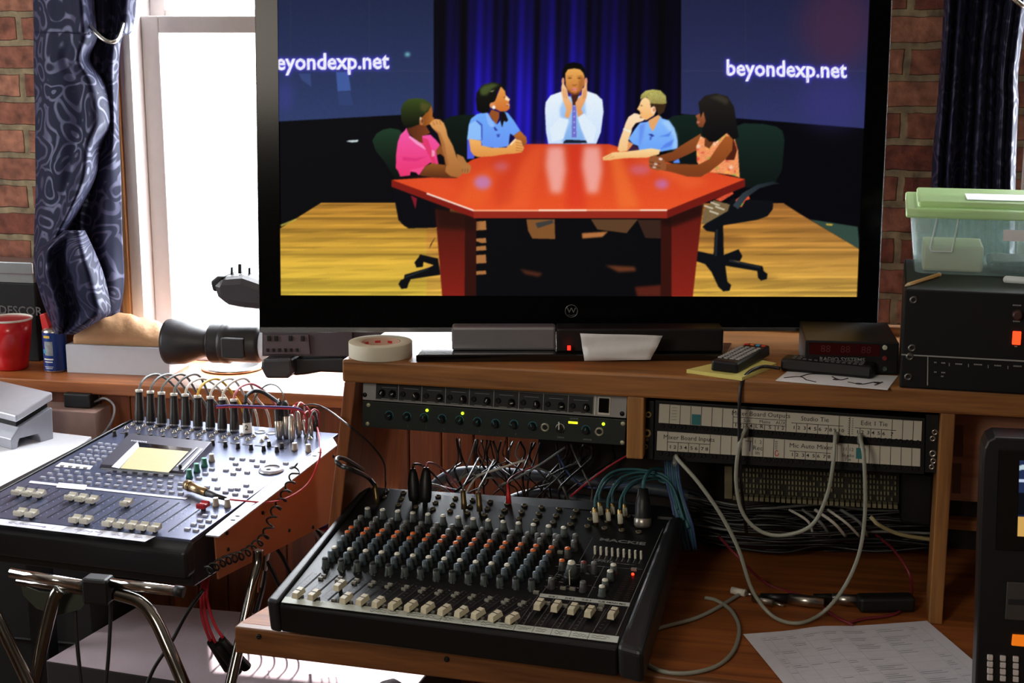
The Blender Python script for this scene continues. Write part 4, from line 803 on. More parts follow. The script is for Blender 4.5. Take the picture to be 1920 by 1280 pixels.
# ================================================================ things on the shelf
def hull(name, label, cat, pts_bot, h, mats, bev=0, group=None, z=ST):
    b = [onz(*p, z) for p in pts_bot]; return solo(name, label, cat, MB().hexa(b, [v+Vector((0, 0, h)) for v in b]), mats, group, bev)
c = (onz(651, 668, ST)+onz(776, 664, ST))/2; r = .053
tp = thing('tape_roll', 'roll of off-white masking tape lying flat on the left end of the shelf', 'tape', c)
build('tape', MB().lathe([(r*.64, 0), (r, 0), (r, .0245), (r*.64, .0245), (r*.64, 0)], 48, 0, None, True, False), [mat('masking_tape', (214, 208, 188), .7)], tp, bev=.0008)
m = MB(); m.lathe([(r*.58, 0), (r*.635, 0), (r*.635, .024), (r*.58, .024), (r*.58, 0)], 40, 0, None, True, False); build('core', m, mat('card_core', (206, 170, 150), .8), tp)
m = MB()
for i in range(9):
    a = i*2*PI/9+.2
    for j, s in enumerate((.007, .015)): m.box(-.007, .007, -.0003, .0003, s, s+.004, 0, Matrix.Rotation(a+j*.25, 4, 'Z') @ Matrix.Translation((0, r*.578, 0)))
build('printed_words', m, REDI, tp)
pad = [(1287, 699), (1391, 714), (1456, 687), (1395, 674)]
hull('sticky_note_pad', 'pale yellow note pad under the remote control on the shelf', 'note pad', pad, .006, mat('pad_yellow', (222, 212, 120), .8, noise=(5, .02)), bev=.0004)
def bar_on(m, a, b, wid, z0, h, mi=0, tp_=1.0):
    a = onz(*a, z0); b = onz(*b, z0); d = (b-a).normalized(); n = Vector((-d.y, d.x, 0))*wid/2; zz = Vector((0, 0, h))
    m.hexa([a-n, b-n*tp_, b+n*tp_, a+n], [a-n*.92+zz, b-n*.92*tp_+zz, b+n*.92*tp_+zz, a+n*.92+zz], mi); return a, b, d, n
z0 = ST+.006
rc = thing('remote_control', 'black television remote with coloured keys lying on the yellow note pad', 'remote control', tuple(onz(1385, 690, z0)))
m = MB(); a, b, d, n = bar_on(m, (1357, 698), (1422, 664), .046, z0, .018, 0, .92); build('body', m, BLK, rc, True, bev=.004)
D3 = Matrix((d, Vector((-d.y, d.x, 0)), Vector((0, 0, 1)))).transposed().to_4x4(); L0 = (b-a).length
kb = MB().box(-.0028, .0028, -.0035, .0035, 0, .002, 0); keyp = build('key', kb, mat('key_grey', (150, 150, 150), .6), rc, bev=.0006); first = True
for i in range(11):
    for j in range(4):
        if i == 10: continue
        place(keyp, first, rc, Matrix.Translation(a+d*(.02+i*(L0-.04)/11)+Vector((-d.y, d.x, 0))*(-.015+j*.0098)+Vector((0, 0, .018+z0-z0))) @ D3); first = False
for cl, j in (((220, 60, 40), 0), ((60, 150, 200), 1), ((230, 110, 30), 2), ((220, 40, 40), 3)):
    k_ = build('key', MB().box(-.0028, .0028, -.0035, .0035, 0, .002), mat('key_c%d' % cl[1], cl, .5), rc, bev=.0005); k_['label'] = ('red', 'blue', 'orange', 'red')[j]+' key'
    place(k_, True, rc, Matrix.Translation(a+d*(L0-.017)+Vector((-d.y, d.x, 0))*(-.015+j*.0098)+Vector((0, 0, .018))) @ D3)
# sheet with an ink drawing
q = [(1454, 714), (1664, 731), (1684, 705), (1476, 697)]; b = [onz(*p, ST) for p in q]
dr = thing('paper_sheet', 'white sheet with black ink scribbles lying under the long remote on the shelf', 'paper', tuple(b[0]))
build('sheet', MB().hexa(b, [v+Vector((0, 0, .0008)) for v in b]), PAP, dr, True)
m = MB()
for pts in ([(1470, 708), (1500, 706), (1512, 712)], [(1500, 706), (1520, 701), (1560, 702)], [(1512, 712), (1530, 716)], [(1560, 706), (1575, 712), (1590, 709)], [(1590, 716), (1615, 720), (1640, 716)], [(1640, 722), (1655, 716)]): m.tube([onz(*p, ST+.0012) for p in pts], .0009, 5)
for x, y in ((1568, 711), (1610, 719), (1645, 717)): m.lathe([(.0001, 0), (.004, .0003), (.006, 0)], 9, 0, Matrix.Translation(onz(x, y, ST+.001)))
build('ink_drawing', m, INK, dr, True)
wr = thing('wired_controller', 'long black hand controller with rows of small keys in front of the display box', 'remote control', tuple(onz(1550, 700, ST)))
m = MB(); a, b, d, n = bar_on(m, (1468, 690), (1640, 706), .042, ST+.0008, .020, 0, 1.05); build('body', m, BLK, wr, True, bev=.005)
D3 = Matrix((d, Vector((-d.y, d.x, 0)), Vector((0, 0, 1)))).transposed().to_4x4(); L0 = (b-a).length
keyp = build('key', MB().box(-.003, .003, -.0018, .0018, 0, .0018), mat('key_dark', (70, 70, 72), .5), wr); first = True
for i in range(13):
    for j in range(3): place(keyp, first, wr, Matrix.Translation(a+d*(.02+i*(L0-.04)/12)+Vector((-d.y, d.x, 0))*(-.012+j*.010)+Vector((0, 0, .020))) @ D3); first = False
# display box
def facebox(TL, TR, BR, BL, z, back, name, mats, parent, bev=.002):
    """front face from pixels with the bottom edge standing at height z; depth goes back"""
    bl, br = onz(*BL, z), onz(*BR, z); dx = (br-bl); dx.z = 0; n = Vector((-dx.y, dx.x, 0)).normalized()
    tl, tr_ = onp(*TL, bl, n), onp(*TR, br, n); zt = (tl.z+tr_.z)/2; tl = Vector((bl.x, bl.y, zt)); tr_ = Vector((br.x, br.y, zt))
    o = build(name, MB().hexa([bl, br, br+n*back, bl+n*back], [tl, tr_, tr_+n*back, tl+n*back]), mats, parent, True, bev=bev) if name else None
    X = dx.normalized(); Fm = Matrix((X, Vector((0, 0, 1)), -n)).transposed().to_4x4()
    return o, bl, n, Fm, lambda px, py, off=0.0: onp(px, py, bl, n)-n*off
zt_ = lambda x, y: (1180+x/2.595, 600+y/2.595)
p0 = onz(1600, 702, ST)
db = thing('clock_display', 'small black box with three dim red readouts beside the big black amplifier', 'display', p0)
_, P_, n, Fm, g = facebox((1507, 637), (1682, 643), (1683, 703), (1508, 698), ST, .16, 'case', BLK, db)
m = MB(); b4 = [g(1517, 642, .0008), g(1650, 646, .0008), g(1650, 668, .0008), g(1517, 664, .0008)]; m.quad(b4[3], b4[2], b4[1], b4[0]); build('window', m, mat('dark_red_window', (60, 8, 10), .2), db, True)
m = MB()
for x in (1548, 1585, 1624): add_text(m, '88', .016, Matrix.Translation(g(x, 655+(x-1585)*.03, .0012)) @ Fm, 0)
build('digits', m, mat('dim_red', (84, 16, 18), .5), db, True)
m = MB(); add_text(m, 'RADIO SYSTEMS', .0085, Matrix.Translation(g(1579, 673.5, .001)) @ Fm, 0, .0001, sx=1.15); build('lettering', m, mat('print_pale', (140, 142, 140), .6), db, True)
for (x, y), cl in zip(((1659, 651), (1659, 671), (1659, 691)), ((190, 190, 170), (120, 30, 36), (60, 80, 70))):
    o = build('button', MB().lathe([(.004, 0), (.004, .003), (.003, .004)], 12, 0, Matrix.Translation(g(x, y)) @ Fm), mat('btn%d' % cl[0], cl, .4), db, True); o['label'] = {190: 'pale', 120: 'red', 60: 'dark green'}[cl[0]]+' button'
# big rack box (two units)
rb = thing('amplifier', 'large black rack box with a lit red power switch under the storage bin', 'amplifier', tuple(onz(1800, 730, ST)))
_, P_, n, Fm, g = facebox((1690, 543), (2215, 560), (2215, 757), (1686, 727), ST, .30, 'case', mat('matt_black', (9, 9, 10), .55, spec=.3, noise=(200, .2)), rb, bev=.003)
bt = Fm @ Vector((0, 0, 0)); topz = onp(1690, 543, P_, n).z
m = MB(); b4 = [g(1690, 663, .001), g(2200, 690, .001), g(2200, 693, .001), g(1690, 665.5, .001)]; m.quad(b4[3], b4[2], b4[1], b4[0]); m.quad(g(1738, 722, .001), g(1740, 722, .001), g(1740.5, 668, .001), g(1738.8, 668, .001))
for x in (1779, 1815, 1852, 1889): m.quad(g(x, 686+(x-1779)*.05, .001), g(x+1.4, 686+(x-1779)*.05, .001), g(x+1.4, 680+(x-1779)*.05, .001), g(x, 680+(x-1779)*.05, .001))
for x, y, s in ((1754, 679, 'IN'), (1769, 680, 'OUT'), (1798, 682, 'LEVEL'), (1834, 683, 'FILTER'), (1871, 685, 'DELAY'), (1908, 686, 'TREBLE'), (1754, 697, 'PK'), (1769, 698, 'SIG'), (1767, 705, '-6'), (1907, 572, 'PHONES'), (1906, 602, 'POWER'), (1905, 649, 'ON')): add_bars(m, s, .0034, Matrix.Translation(g(x, y, .001)) @ Fm, 0)
build('printed_text', m, LNE, rb, True)
for x, y in ((1713, 562), (1710, 652), (1706, 668), (1703, 706)): build('rack_screw', MB().lathe([(.006, 0), (.006, .0015), (.0035, .003), (.003, .001), (.0001, .001)], 14, [0, 0, 0, 1], Matrix.Translation(g(x, y)) @ Fm), [mat('steel_dark', (110, 108, 104), .35, .8), INK], rb, True)
build('knob', MB().lathe([(.0075, 0), (.007, .01), (.005, .012)], 14, 0, Matrix.Translation(g(1907, 589)) @ Fm), mat('knob_brown', (70, 44, 40), .4), rb, True)
m = MB(); m.box(-.006, .006, -.010, .010, 0, .004, 0, Matrix.Translation(g(1906, 633)) @ Fm); o = build('power_switch', m, mat('lit_red', (200, 30, 10), .3, emis=(255, 60, 25), es=2.5), rb, True, bev=.001); o['label'] = 'lit red rocker switch'
# storage bin
gx = n.copy(); bz = topz
LID = mat('lid_green', (222, 255, 186), .3, spec=.5, alpha=.7, trans=.3); TUB = mat('clear_plastic', (206, 240, 246), .25, spec=.5, alpha=.26, trans=0)
bn = thing('storage_bin', 'clear plastic storage bin with a pale green lid standing on the black amplifier', 'storage box', tuple(onz(1714, 514, bz)))
A_ = onz(1714, 514, bz); X_ = (Fm.to_3x3() @ Vector((1, 0, 0))); Y_ = n; Bm = Matrix((X_, Y_, Vector((0, 0, 1)))).transposed().to_4x4(); Bm.translation = A_
WM[bn.name] = Bm.copy(); bn.matrix_world = Bm
def shell(w0, d0, w1, d1, h, th_, r=.02):
    m = MB()
    def rr(w_, d_, r_, o_):
        out = []
        for cx, cy, a0 in ((w_-r_, d_-r_, 0), (r_, d_-r_, PI/2), (r_, r_, PI), (w_-r_, r_, 1.5*PI)):
            for i in range(5): a = a0+i*PI/8; out.append((cx+r_*math.cos(a)+o_[0], cy+r_*math.sin(a)+o_[1]))
        return out
    o1 = ((w0-w1)/2, (d0-d1)/2); b0 = rr(w0, d0, r, (0, 0)); t0 = rr(w1, d1, r, o1); bi = rr(w0-2*th_, d0-2*th_, r, (th_, th_)); ti = rr(w1-2*th_, d1-2*th_, r, (o1[0]+th_, o1[1]+th_)); k = len(b0)
    m.add([(x, y, 0) for x, y in b0]+[(x, y, h) for x, y in t0]+[(x, y, h) for x, y in ti]+[(x, y, th_) for x, y in bi], [], 0)
    for lay in range(3):
        for i in range(k): j = (i+1) % k; m.f.append([lay*k+i, lay*k+j, lay*k+k+j, lay*k+k+i]); m.m.append(0); m.sm.append(True)
    m.f.append(list(range(k))[::-1]); m.m.append(0); m.sm.append(False); m.f.append([3*k+i for i in range(k)]); m.m.append(0); m.sm.append(False); return m
hz = ony(1703, 398, A_.y).z-bz-.004; WB, DB = .36, .22
build('tub', shell(WB, DB, WB+.022, DB+.02, hz, .002), TUB, bn)
m = MB(); hl = .012
m.box(-.018, WB+.018, -.016, DB+.016, hz-.003, hz+.012); m.box(.0, WB, .004, DB-.004, hz+.012, hz+.022); build('lid', m, LID, bn, bev=.004, seg=3)
m = MB(); m.tube([(.03, -.012, hz-.003), (.022, -.014, hz-.05), (.024, -.014, hz-.055), (.055, -.014, hz-.055), (.062, -.013, hz-.003)], .0016, 6, sm=False); build('latch', m, mat('frosted_plastic', (225, 240, 240), .3, alpha=.7), bn)
m = MB(); m.quad((.075, .03, hz+.0235), (WB-.02, .03, hz+.0235), (WB-.02, .12, hz+.0235), (.075, .12, hz+.0235)); o = build('lid_label', m, PAP, bn)
m = MB(); m.quad((.13, -.0115, hz-.035), (WB-.02, -.0115, hz-.035), (WB-.02, -.0125, hz-.017), (.13, -.0125, hz-.017)); build('side_label', m, PAP, bn)
bw_ = WM[bn.name]
m = MB(); m.box(.012, .105, .02, .12, .003, .045, 0, bw_); solo('card_box', 'pale yellow-white packet inside the left end of the storage bin', 'box', m, mat('packet', (232, 228, 190), .7), bev=.004)
m = MB(); m.box(.115, .34, .02, .12, .003, .022, 0, bw_); solo('cloth_bundle', 'dark flat bundle inside the storage bin, right of the pale packet', 'bundle', m, mat('bundle_dark', (80, 96, 96), .6, noise=(120, .5), bump=(150, 1)), bev=.006)
a, b = onz(1697, 536, bz+.004), onz(1762, 515, bz+.004); pn = thing('pencil', 'short yellow pencil lying on the black amplifier beside the bin', 'pencil', tuple(a)); d = (b-a).normalized(); L0 = (b-a).length
build('shaft', MB().cyl(a+d*.012, b-d*.006, .0036, n=6, smooth=False), mat('pencil_yellow', (220, 164, 84), .5), pn, True); build('tip', MB().cyl(a, a+d*.012, .0006, .0036, n=8), mat('pencil_wood', (214, 190, 150), .7), pn, True); build('eraser', MB().cyl(b-d*.006, b, .0037, n=10), mat('eraser', (226, 200, 170), .6), pn, True)
a, b = onz(1888, 524, bz+.006), onz(1960, 529, bz+.006); m = MB().cyl(a, b, .006, n=12); m.sphere(a, .006, 8); solo('marker_pen', 'white marker pen lying on the amplifier in front of the bin', 'pen', m, mat('pen_white', (206, 214, 210), .4))
# cloth or paper draped on the stand housing
def sheet(name, label, cat, P4, mt, bump=.0, nx=10, ny=8, off=Vector((0, 0, 0)), seed=1, thick=.0008, group=None):
    rg = random.Random(seed); m = MB(); N_ = (P4[1]-P4[0]).cross(P4[3]-P4[0]).normalized()
    for j in range(ny+1):
        for i in range(nx+1):
            u, v = i/nx, j/ny; p = (P4[0]*(1-u)+P4[1]*u)*(1-v)+(P4[3]*(1-u)+P4[2]*u)*v; m.v.append(p+N_*bump*(math.sin(u*7+v*5+seed)+math.sin(v*9-u*3))*.5)
    for j in range(ny):
        for i in range(nx): a = j*(nx+1)+i; m.f.append([a, a+1, a+nx+2, a+nx+1]); m.m.append(0); m.sm.append(True)
    o = solo(name, label, cat, m, mt, group); s = o.modifiers.new('thick', 'SOLIDIFY'); s.thickness = thick; s.offset = 0; return o
a = onz(1096, 676, ST+.014); a1 = onz(1220, 674, ST+.014); zt2 = T(1090, 622).z
sheet('paper_sheet', 'crumpled white paper propped against the black stand under the television', 'paper', [a, a1-tvr*.0, onp(1244, 632, a, tvr)+tvr*.012, onp(1088, 628, a, tvr)+tvr*.012], PAP, .004, off=Vector((0, 0, 0)), seed=4)
# ================================================================ the black mixer on the worktop
def devframe(P, yaw, tilt, s=1.0):
    P = O+(Vector(P)-O)*s; ex = Vector((math.cos(yaw), math.sin(yaw), 0)); ey = Vector((-math.sin(yaw)*math.cos(tilt), math.cos(yaw)*math.cos(tilt), math.sin(tilt))); ez = ex.cross(ey)
    M = Matrix((ex, ey, ez)).transposed().to_4x4(); M.translation = P; return M
MM = devframe((-.7691, 1.9342, .8166), math.radians(-5.32), math.radians(9.36), 1.05)
MI = MM.inverted(); MN = MM.to_3x3() @ Vector((0, 0, 1))
def mk(px, py, h=0.0): return MI @ onp(px, py, MM.translation+MN*h, MN)
za = lambda x, y: (500+x/2.4, 900+y/2.4); zb_ = lambda x, y: (860+x/4.174, 1000+y/4.174)
mix = thing('mixing_console', 'black audio mixer with cream faders and orange and white topped knobs on the worktop', 'mixer', MM)
PLT = mat('mixer_plate', (17, 18, 20), .42, .1, spec=.35, noise=(400, .2)); GRP = mat('panel_print', (120, 122, 120), .6)
pl = [mk(*za(66, 541)), mk(*za(1584, 735)), mk(1254, 975), mk(699, 912)]
m = MB(); zlow = -.012
m.hexa([(p.x, p.y, zlow) for p in pl], [(p.x, p.y, 0) for p in pl]); build('faceplate', m, PLT, mix, bev=.001)
# body: front bar, side cheeks, rear jack field
CHK = mat('mixer_side', (26, 27, 30), .45, bump=(900, .25), bumpd=.0004)
def cheek(nm, outer, inner):
    # closed bevelled bar following the plate side; outer/inner are front->rear pixel pairs on the plate plane
    a0, a1, b0, b1 = mk(*outer[0]), mk(*outer[1]), mk(*inner[0]), mk(*inner[1]); dz = -.050
    m = MB(); f0 = a0+(a0-a1).normalized()*.012; g0 = b0+(b0-b1).normalized()*.014
    L = lambda p, z: (p.x, p.y, z)
    m.hexa([L(f0, dz), L(g0, dz), L(b1, dz-.012), L(a1, dz-.012)] if nm == 'l' else [L(g0, dz), L(f0, dz), L(a1, dz-.012), L(b1, dz-.012)],
           [L(f0, .006), L(g0, .006), L(b1, .006), L(a1, .006)] if nm == 'l' else [L(g0, .006), L(f0, .006), L(a1, .006), L(b1, .006)])
    return build('side_cheek', m, CHK, mix, bev=.010, seg=4)
cheek('l', (za(14, 533), (672, 928)), (za(66, 541), (697, 912)))
cheek('r', (za(1700, 770), (1281, 968)), (za(1584, 735), (1252, 975)))
a, b = pl[0], pl[1]; fd = Vector((0, -.014, 0))
m = MB(); m.hexa([(a.x, a.y-.012, -.048), (b.x, b.y-.012, -.048), (b.x, b.y+.02, -.048), (a.x, a.y+.02, -.048)], [(a.x, a.y-.010, -.003), (b.x, b.y-.010, -.003), (b.x, b.y, 0), (a.x, a.y, 0)]); build('front_bar', m, BLKM, mix, bev=.003)
m = MB(); c_, d_ = pl[2], pl[3]; m.hexa([(a.x, a.y, -.045), (b.x, b.y, -.045), (c_.x, c_.y, -.1), (d_.x, d_.y, -.1)], [(a.x, a.y, -.013), (b.x, b.y, -.013), (c_.x, c_.y, -.013), (d_.x, d_.y, -.013)]); build('underside', m, BLKM, mix)
# label strip at the front and inset strip
m = MB(); q = [za(66, 541), za(82, 524), za(1586, 706), za(1580, 735)]
def pq(m, pts, h, mi=0): m.quad(*[tuple(mk(*p)[:2])+(h,) for p in pts], mi)
pq(m, [za(66, 552), za(1578, 735), za(1586, 706), za(84, 526)], .0012, 0)
rg = random.Random(2)
for i in range(13):        # handwriting on the strip
    u = .26+i*.055; 
    for r_ in range(2):
        p = bil(za(66, 552), za(1578, 735), za(1586, 706), za(84, 526), u, .35+.32*r_); l = mk(*p); pts = [(l.x+k*.0022, l.y+rg.uniform(-.0018, .0018), .0015) for k in range(rg.randint(7, 13))]
        m.tube(pts, .00028, 4, 1, k=3)
    if i in (3, 7, 8, 9, 10, 11): 
        p1, p2 = bil(za(66, 552), za(1578, 735), za(1586, 706), za(84, 526), u+.045, .02), bil(za(66, 552), za(1578, 735), za(1586, 706), za(84, 526), u+.047, .98); m.tube([tuple(mk(*p1)[:2])+(.0014,), tuple(mk(*p2)[:2])+(.0014,)], .0003, 4, 1, sm=False)
build('label_strip', m, [mat('tape_white', (205, 212, 204), .55), mat('pen_grey', (90, 90, 96), .7)], mix)
m = MB(); pq(m, [zb_(630, 497), zb_(1335, 575), zb_(1342, 545), zb_(640, 470)], .0008)
for i, s in enumerate(('SUB 1', 'SUB 2', 'SUB 3', 'SUB 4', 'MAIN MIX')):
    l = mk(*zb_(740+i*(130 if i < 4 else 125), 500+i*13)); add_text(m, s, .006, Matrix.Translation((l.x, l.y, .0011)), 1, .0001)
build('section_strip', m, [mat('print_pale2', (186, 190, 184), .6), INK], mix)
# fader slots, buttons, prints
caps = [(142, 500), (212, 508), (328, 466), (357, 523), (430, 532), (502, 541), (575, 550), (648, 558), (724, 566), (799, 576), (875, 585), (950, 593), (1027, 604), (1104, 613), (1225, 551), (1302, 560), (1377, 571), (1453, 584), (1557, 592)]
m = MB(); pr = MB(); cl_ = []
def slotline(i):
    if i < 14: fx, fy = 142+(1104-142)/13*i, 500+113/13*i; p0 = za(fx-14, fy+22); p1 = za(fx+102+i*1.2, fy-82+i*1.2)
    else:
        k = (i-14)*76 if i < 18 else 332; p0 = za(1168+k*1.02, 655+k*.11); p1 = za(1262+k, 522+k*.125)
    return mk(*p0), mk(*p1)
for i in range(19):
    a, b = slotline(i); d = (b-a); d.z = 0; L0 = d.length; d.normalize(); n = Vector((-d.y, d.x, 0)); cl_.append((a, d, n, L0))
    m.add([a-n*.0013+Vector((0, 0, .0006)), b-n*.0013+Vector((0, 0, .0006)), b+n*.0013+Vector((0, 0, .0006)), a+n*.0013+Vector((0, 0, .0006))], [(3, 2, 1, 0)], 0)
    for k in range(9): c0 = a+d*(L0*(.06+k*.11)); pr.add([c0+n*.005+Vector((0, 0, .0006)), c0+n*.009+Vector((0, 0, .0006)), c0+n*.009+d*.0007+Vector((0, 0, .0006)), c0+n*.005+d*.0007+Vector((0, 0, .0006))], [(0, 1, 2, 3)], 0)
    e = a+n*.0135; pr.add([e+Vector((0, 0, .0006)), e+d*L0+Vector((0, 0, .0006)), e+d*L0+n*.0005+Vector((0, 0, .0006)), e+n*.0005+Vector((0, 0, .0006))], [(0, 1, 2, 3)], 0)
build('fader_slots', m, INK, mix)
CAPM = mat('fader_cream', (214, 206, 178), .45)
mcap = MB(); mcap.hexa([(-.0055, -.012, 0), (.0055, -.012, 0), (.0055, .012, 0), (-.0055, .012, 0)], [(-.0046, -.010, .009), (.0046, -.010, .009), (.0046, .010, .009), (-.0046, .010, .009)], 0)
mcap.box(-.0048, .0048, -.0008, .0008, .0085, .0094, 1); mcap.box(-.002, .002, -.003, .003, -.007, 0, 1)
fcp = build('fader_cap', mcap, [CAPM, INK], mix, bev=.0008)
for i, (x, y) in enumerate(caps):
    l = mk(*za(x+(2), y+14), .008); a, d, n, L0 = cl_[i]; rz = math.atan2(d.y, d.x)-PI/2
    o = fcp if i == 0 else inst(fcp, mix, Matrix.Identity(4)); o.matrix_parent_inverse = Matrix.Identity(4); o.matrix_basis = tmat(l.x, l.y, .007, rz)
# knobs
def mknob(name, capmat, pointer=False, r=.0058, h=.017):
    m = MB(); m.lathe([(r*1.25, 0), (r*1.1, .002), (r, .004), (r*.82, h*.92)], 14, 0)
    m.lathe([(r*.82, h*.92), (r*.74, h), (.0001, h*1.01)], 14, 1, cap=False)
    if pointer: m.hexa([(-r*.35, -r*1.6, 0), (r*.35, -r*1.6, 0), (r*.35, 0, 0), (-r*.35, 0, 0)], [(-r*.25, -r*.9, h*.8), (r*.25, -r*.9, h*.8), (r*.25, 0, h*.8), (-r*.25, 0, h*.8)], 0)
    m.box(-.0004, .0004, r*.2, r*.84, h*.3, h*.96, 1); return m
KG = mat('knob_grey', (70, 78, 78), .5); KD = mat('knob_dark', (56, 56, 56), .5); KT = mat('knob_slate', (60, 74, 80), .5)
CW = mat('cap_white', (222, 220, 205), .45); CO = mat('cap_orange', (214, 106, 44), .45); CG = mat('cap_grey', (98, 100, 98), .5); CR = mat('cap_red', (120, 50, 50), .5); CB = mat('cap_blue', (78, 96, 112), .5)
kinds = {'w': (KG, CW), 'o': (KD, CO), 'd': (KD, CG), 'b': (KT, CB), 'p': (KG, INK), 'r': (KD, CR)}
protos = {}
nkn = [0]; extra = MB(); LBL = {'w': 'white topped knob', 'o': 'orange topped knob', 'd': 'grey knob', 'b': 'slate blue knob', 'p': 'pointer knob', 'r': 'dark red topped knob'}
seen = {}
def putknob(kind, l, big=True):
    ang = random.uniform(-.6, .6)
    if kind not in protos: protos[kind] = mknob(kind, None, kind == 'p')
    if not big:
        mm = protos[kind]; b0 = len(extra.v); Q = tmat(l.x, l.y, 0, ang); order = [KG, KD, KT, CW, CO, CG, CB, INK, CR]
        for v in mm.v: extra.v.append(Q @ v)
        for f_, mi_, s_ in zip(mm.f, mm.m, mm.sm): extra.f.append([b0+k for k in f_]); extra.m.append(order.index(kinds[kind][mi_])); extra.sm.append(s_)
        return
    if kind not in seen: o = build('knob', protos[kind], list(kinds[kind]), mix); seen[kind] = o; o['label'] = LBL[kind]
    else: o = inst(seen[kind], mix, Matrix.Identity(4))
    o.matrix_parent_inverse = Matrix.Identity(4); o.matrix_basis = tmat(l.x, l.y, 0, ang); nkn[0] += 1
rows = [(0, 'w'), (.163, 'd'), (.256, 'd'), (.375, 'o'), (.465, 'o'), (.565, 'b'), (.66, 'b'), (.777, 'W'), (.868, 'b'), (1.0, 'p')]
TLk, TRk, BRk, BLk = za(457, 164), za(1338, 252), za(1193, 488), za(266, 392)
kn = []
for ri, (t, kd) in enumerate(rows):
    for i in range(14):
        u = i/13; px = (TLk[0]*(1-u)+TRk[0]*u)*(1-t)+(BLk[0]*(1-u)+BRk[0]*u)*t; py = (TLk[1]*(1-u)+TRk[1]*u)*(1-t)+(BLk[1]*(1-u)+BRk[1]*u)*t
        k = kd
        if kd == 'W': k = 'w' if i < 12 else 'b'
        kn.append((k, mk(px, py), t))
mains = [('o', zb_(855, 185)), ('o', zb_(812, 280)), ('r', zb_(980, 295)), ('d', zb_(1062, 300)), ('d', zb_(728, 425)), ('d', zb_(975, 450)), ('w', zb_(1213, 315)), ('w', zb_(1187, 365)), ('w', zb_(1148, 435)), ('w', zb_(1124, 485)), ('d', zb_(915, 80)), ('d', zb_(905, 130)), ('d', zb_(760, 80)), ('d', zb_(620, 75))]
for k, p in mains: putknob(k, mk(*p))
kn.sort(key=lambda a: -a[2])
for i, (k, l, t) in enumerate(kn): putknob(k, l, big=(i < 84))
ex = build('knob', extra, [KG, KD, KT, CW, CO, CG, CB, INK, CR], mix); ex['kind'] = 'stuff'; ex['label'] = 'farther rows of small knobs with white and orange tops'
l = mk(*zb_(888, 375)); m = MB(); m.lathe([(.0135, 0), (.013, .012), (.0115, .014)], 20, 1); m.lathe([(.011, .014), (.0085, .024), (.006, .032)], 16, 0); m.lathe([(.006, .032), (.005, .035), (.0001, .0352)], 14, 2, cap=False); m.box(-.0006, .0006, -.014, -.005, .002, .026, 2)
o = build('effects_knob', m, [KG, BLK, CW], mix); o.matrix_parent_inverse = Matrix.Identity(4); o.matrix_basis = tmat(l.x, l.y, 0)
# small buttons beside faders
BTN = mat('button_grey', (128, 126, 116), .5); bm_ = MB().box(-.004, .004, -.0022, .0022, 0, .004); bp_ = build('button', bm_, BTN, mix, bev=.0006); first = True
for i in range(14):
    a, d, n, L0 = cl_[i]; rz = math.atan2(d.y, d.x)-PI/2
    for s_, kx in ((.90, -.017), (.78, -.017), (.02, -.018)):
        p = a+d*L0*s_-n*.010; o = bp_ if first else inst(bp_, mix, Matrix.Identity(4)); first = False; o.matrix_parent_inverse = Matrix.Identity(4); o.matrix_basis = tmat(p.x, p.y, 0, rz)
for p in (zb_(818, 436), zb_(892, 442), zb_(1373, 290), zb_(608, 470), zb_(796, 155), zb_(1120, 570), zb_(1105, 600), zb_(963, 585), zb_(695, 555), zb_(830, 575)):
    l = mk(*p); o = inst(bp_, mix, tmat(l.x, l.y, 0, 0, s=1.15))
# graphic equaliser sliders
slp = None
for i in range(9):
    l = mk(*zb_(1068+i*45, 160+i*4.8)); mm = MB(); mm.box(-.0016, .0016, -.002, .002, 0, .014) if slp is None else None
    if slp is None: slp = build('equaliser_slider', mm, CW, mix, bev=.0004); o = slp
    else: o = inst(slp, mix, Matrix.Identity(4))
    o.matrix_parent_inverse = Matrix.Identity(4); o.matrix_basis = tmat(l.x, l.y, 0); pr.box(l.x-.0005, l.x+.0005, l.y-.016, l.y+.012, .0004, .0008)
l = mk(*zb_(1363, 322)); build('red_light', MB().sphere((l.x, l.y, .001), .0022, 8), mat('red_led2', (160, 10, 10), .3, emis=(255, 40, 20), es=6), mix)
m = MB()
for c in range(2):
    for k in range(12): l = mk(*bil(zb_(1225, 515), zb_(1310, 520), zb_(1400, 345), zb_(1320, 335), c*.9+.05, k/11)); m.box(l.x-.004, l.x+.004, l.y-.001, l.y+.001, .0002, .001)
build('meter_leds', m, mat('led_off', (50, 34, 30), .4), mix)
# printed logo and lines
def ptext(s, px, py, size, bold=0, sx=1, rot=0, mb=pr): l = mk(px, py); add_text(mb, s, size, Matrix.Translation((l.x, l.y, .0008)) @ Matrix.Rotation(rot, 4, 'Z'), 0, bold, 'CENTER', sx)
def pline(p, q, w=.0007):
    a, b = mk(*p), mk(*q); d = (b-a).normalized(); n = Vector((-d.y, d.x, 0))*w/2; z = Vector((0, 0, .0007)); a.z = b.z = 0; pr.quad(a-n+z, b-n+z, b+n+z, a+n+z)
ptext('MACKIE', *zb_(1280, 66), .0125, .0004, 1.7); ptext('CFX16', *zb_(1130, 218), .0085, .0003, 1.3); l = mk(*zb_(1290, 240)); add_bars(pr, 'COMPACT INTEGRATED LIVE', .0026, Matrix.Translation((l.x, l.y, .0008)))
pline(zb_(1230, 800), zb_(1600, -40), .001); pline(zb_(1010, 500), zb_(1140, 255)); pline(zb_(650, 470), zb_(830, 235)); pline(zb_(940, 230), zb_(1050, 30)); pline(zb_(1100, 260), zb_(1440, 285)); pline(zb_(830, 236), zb_(1140, 262), .002); pline(zb_(480, 770), zb_(560, 620)); pline(zb_(1050, 775), zb_(1150, 590))
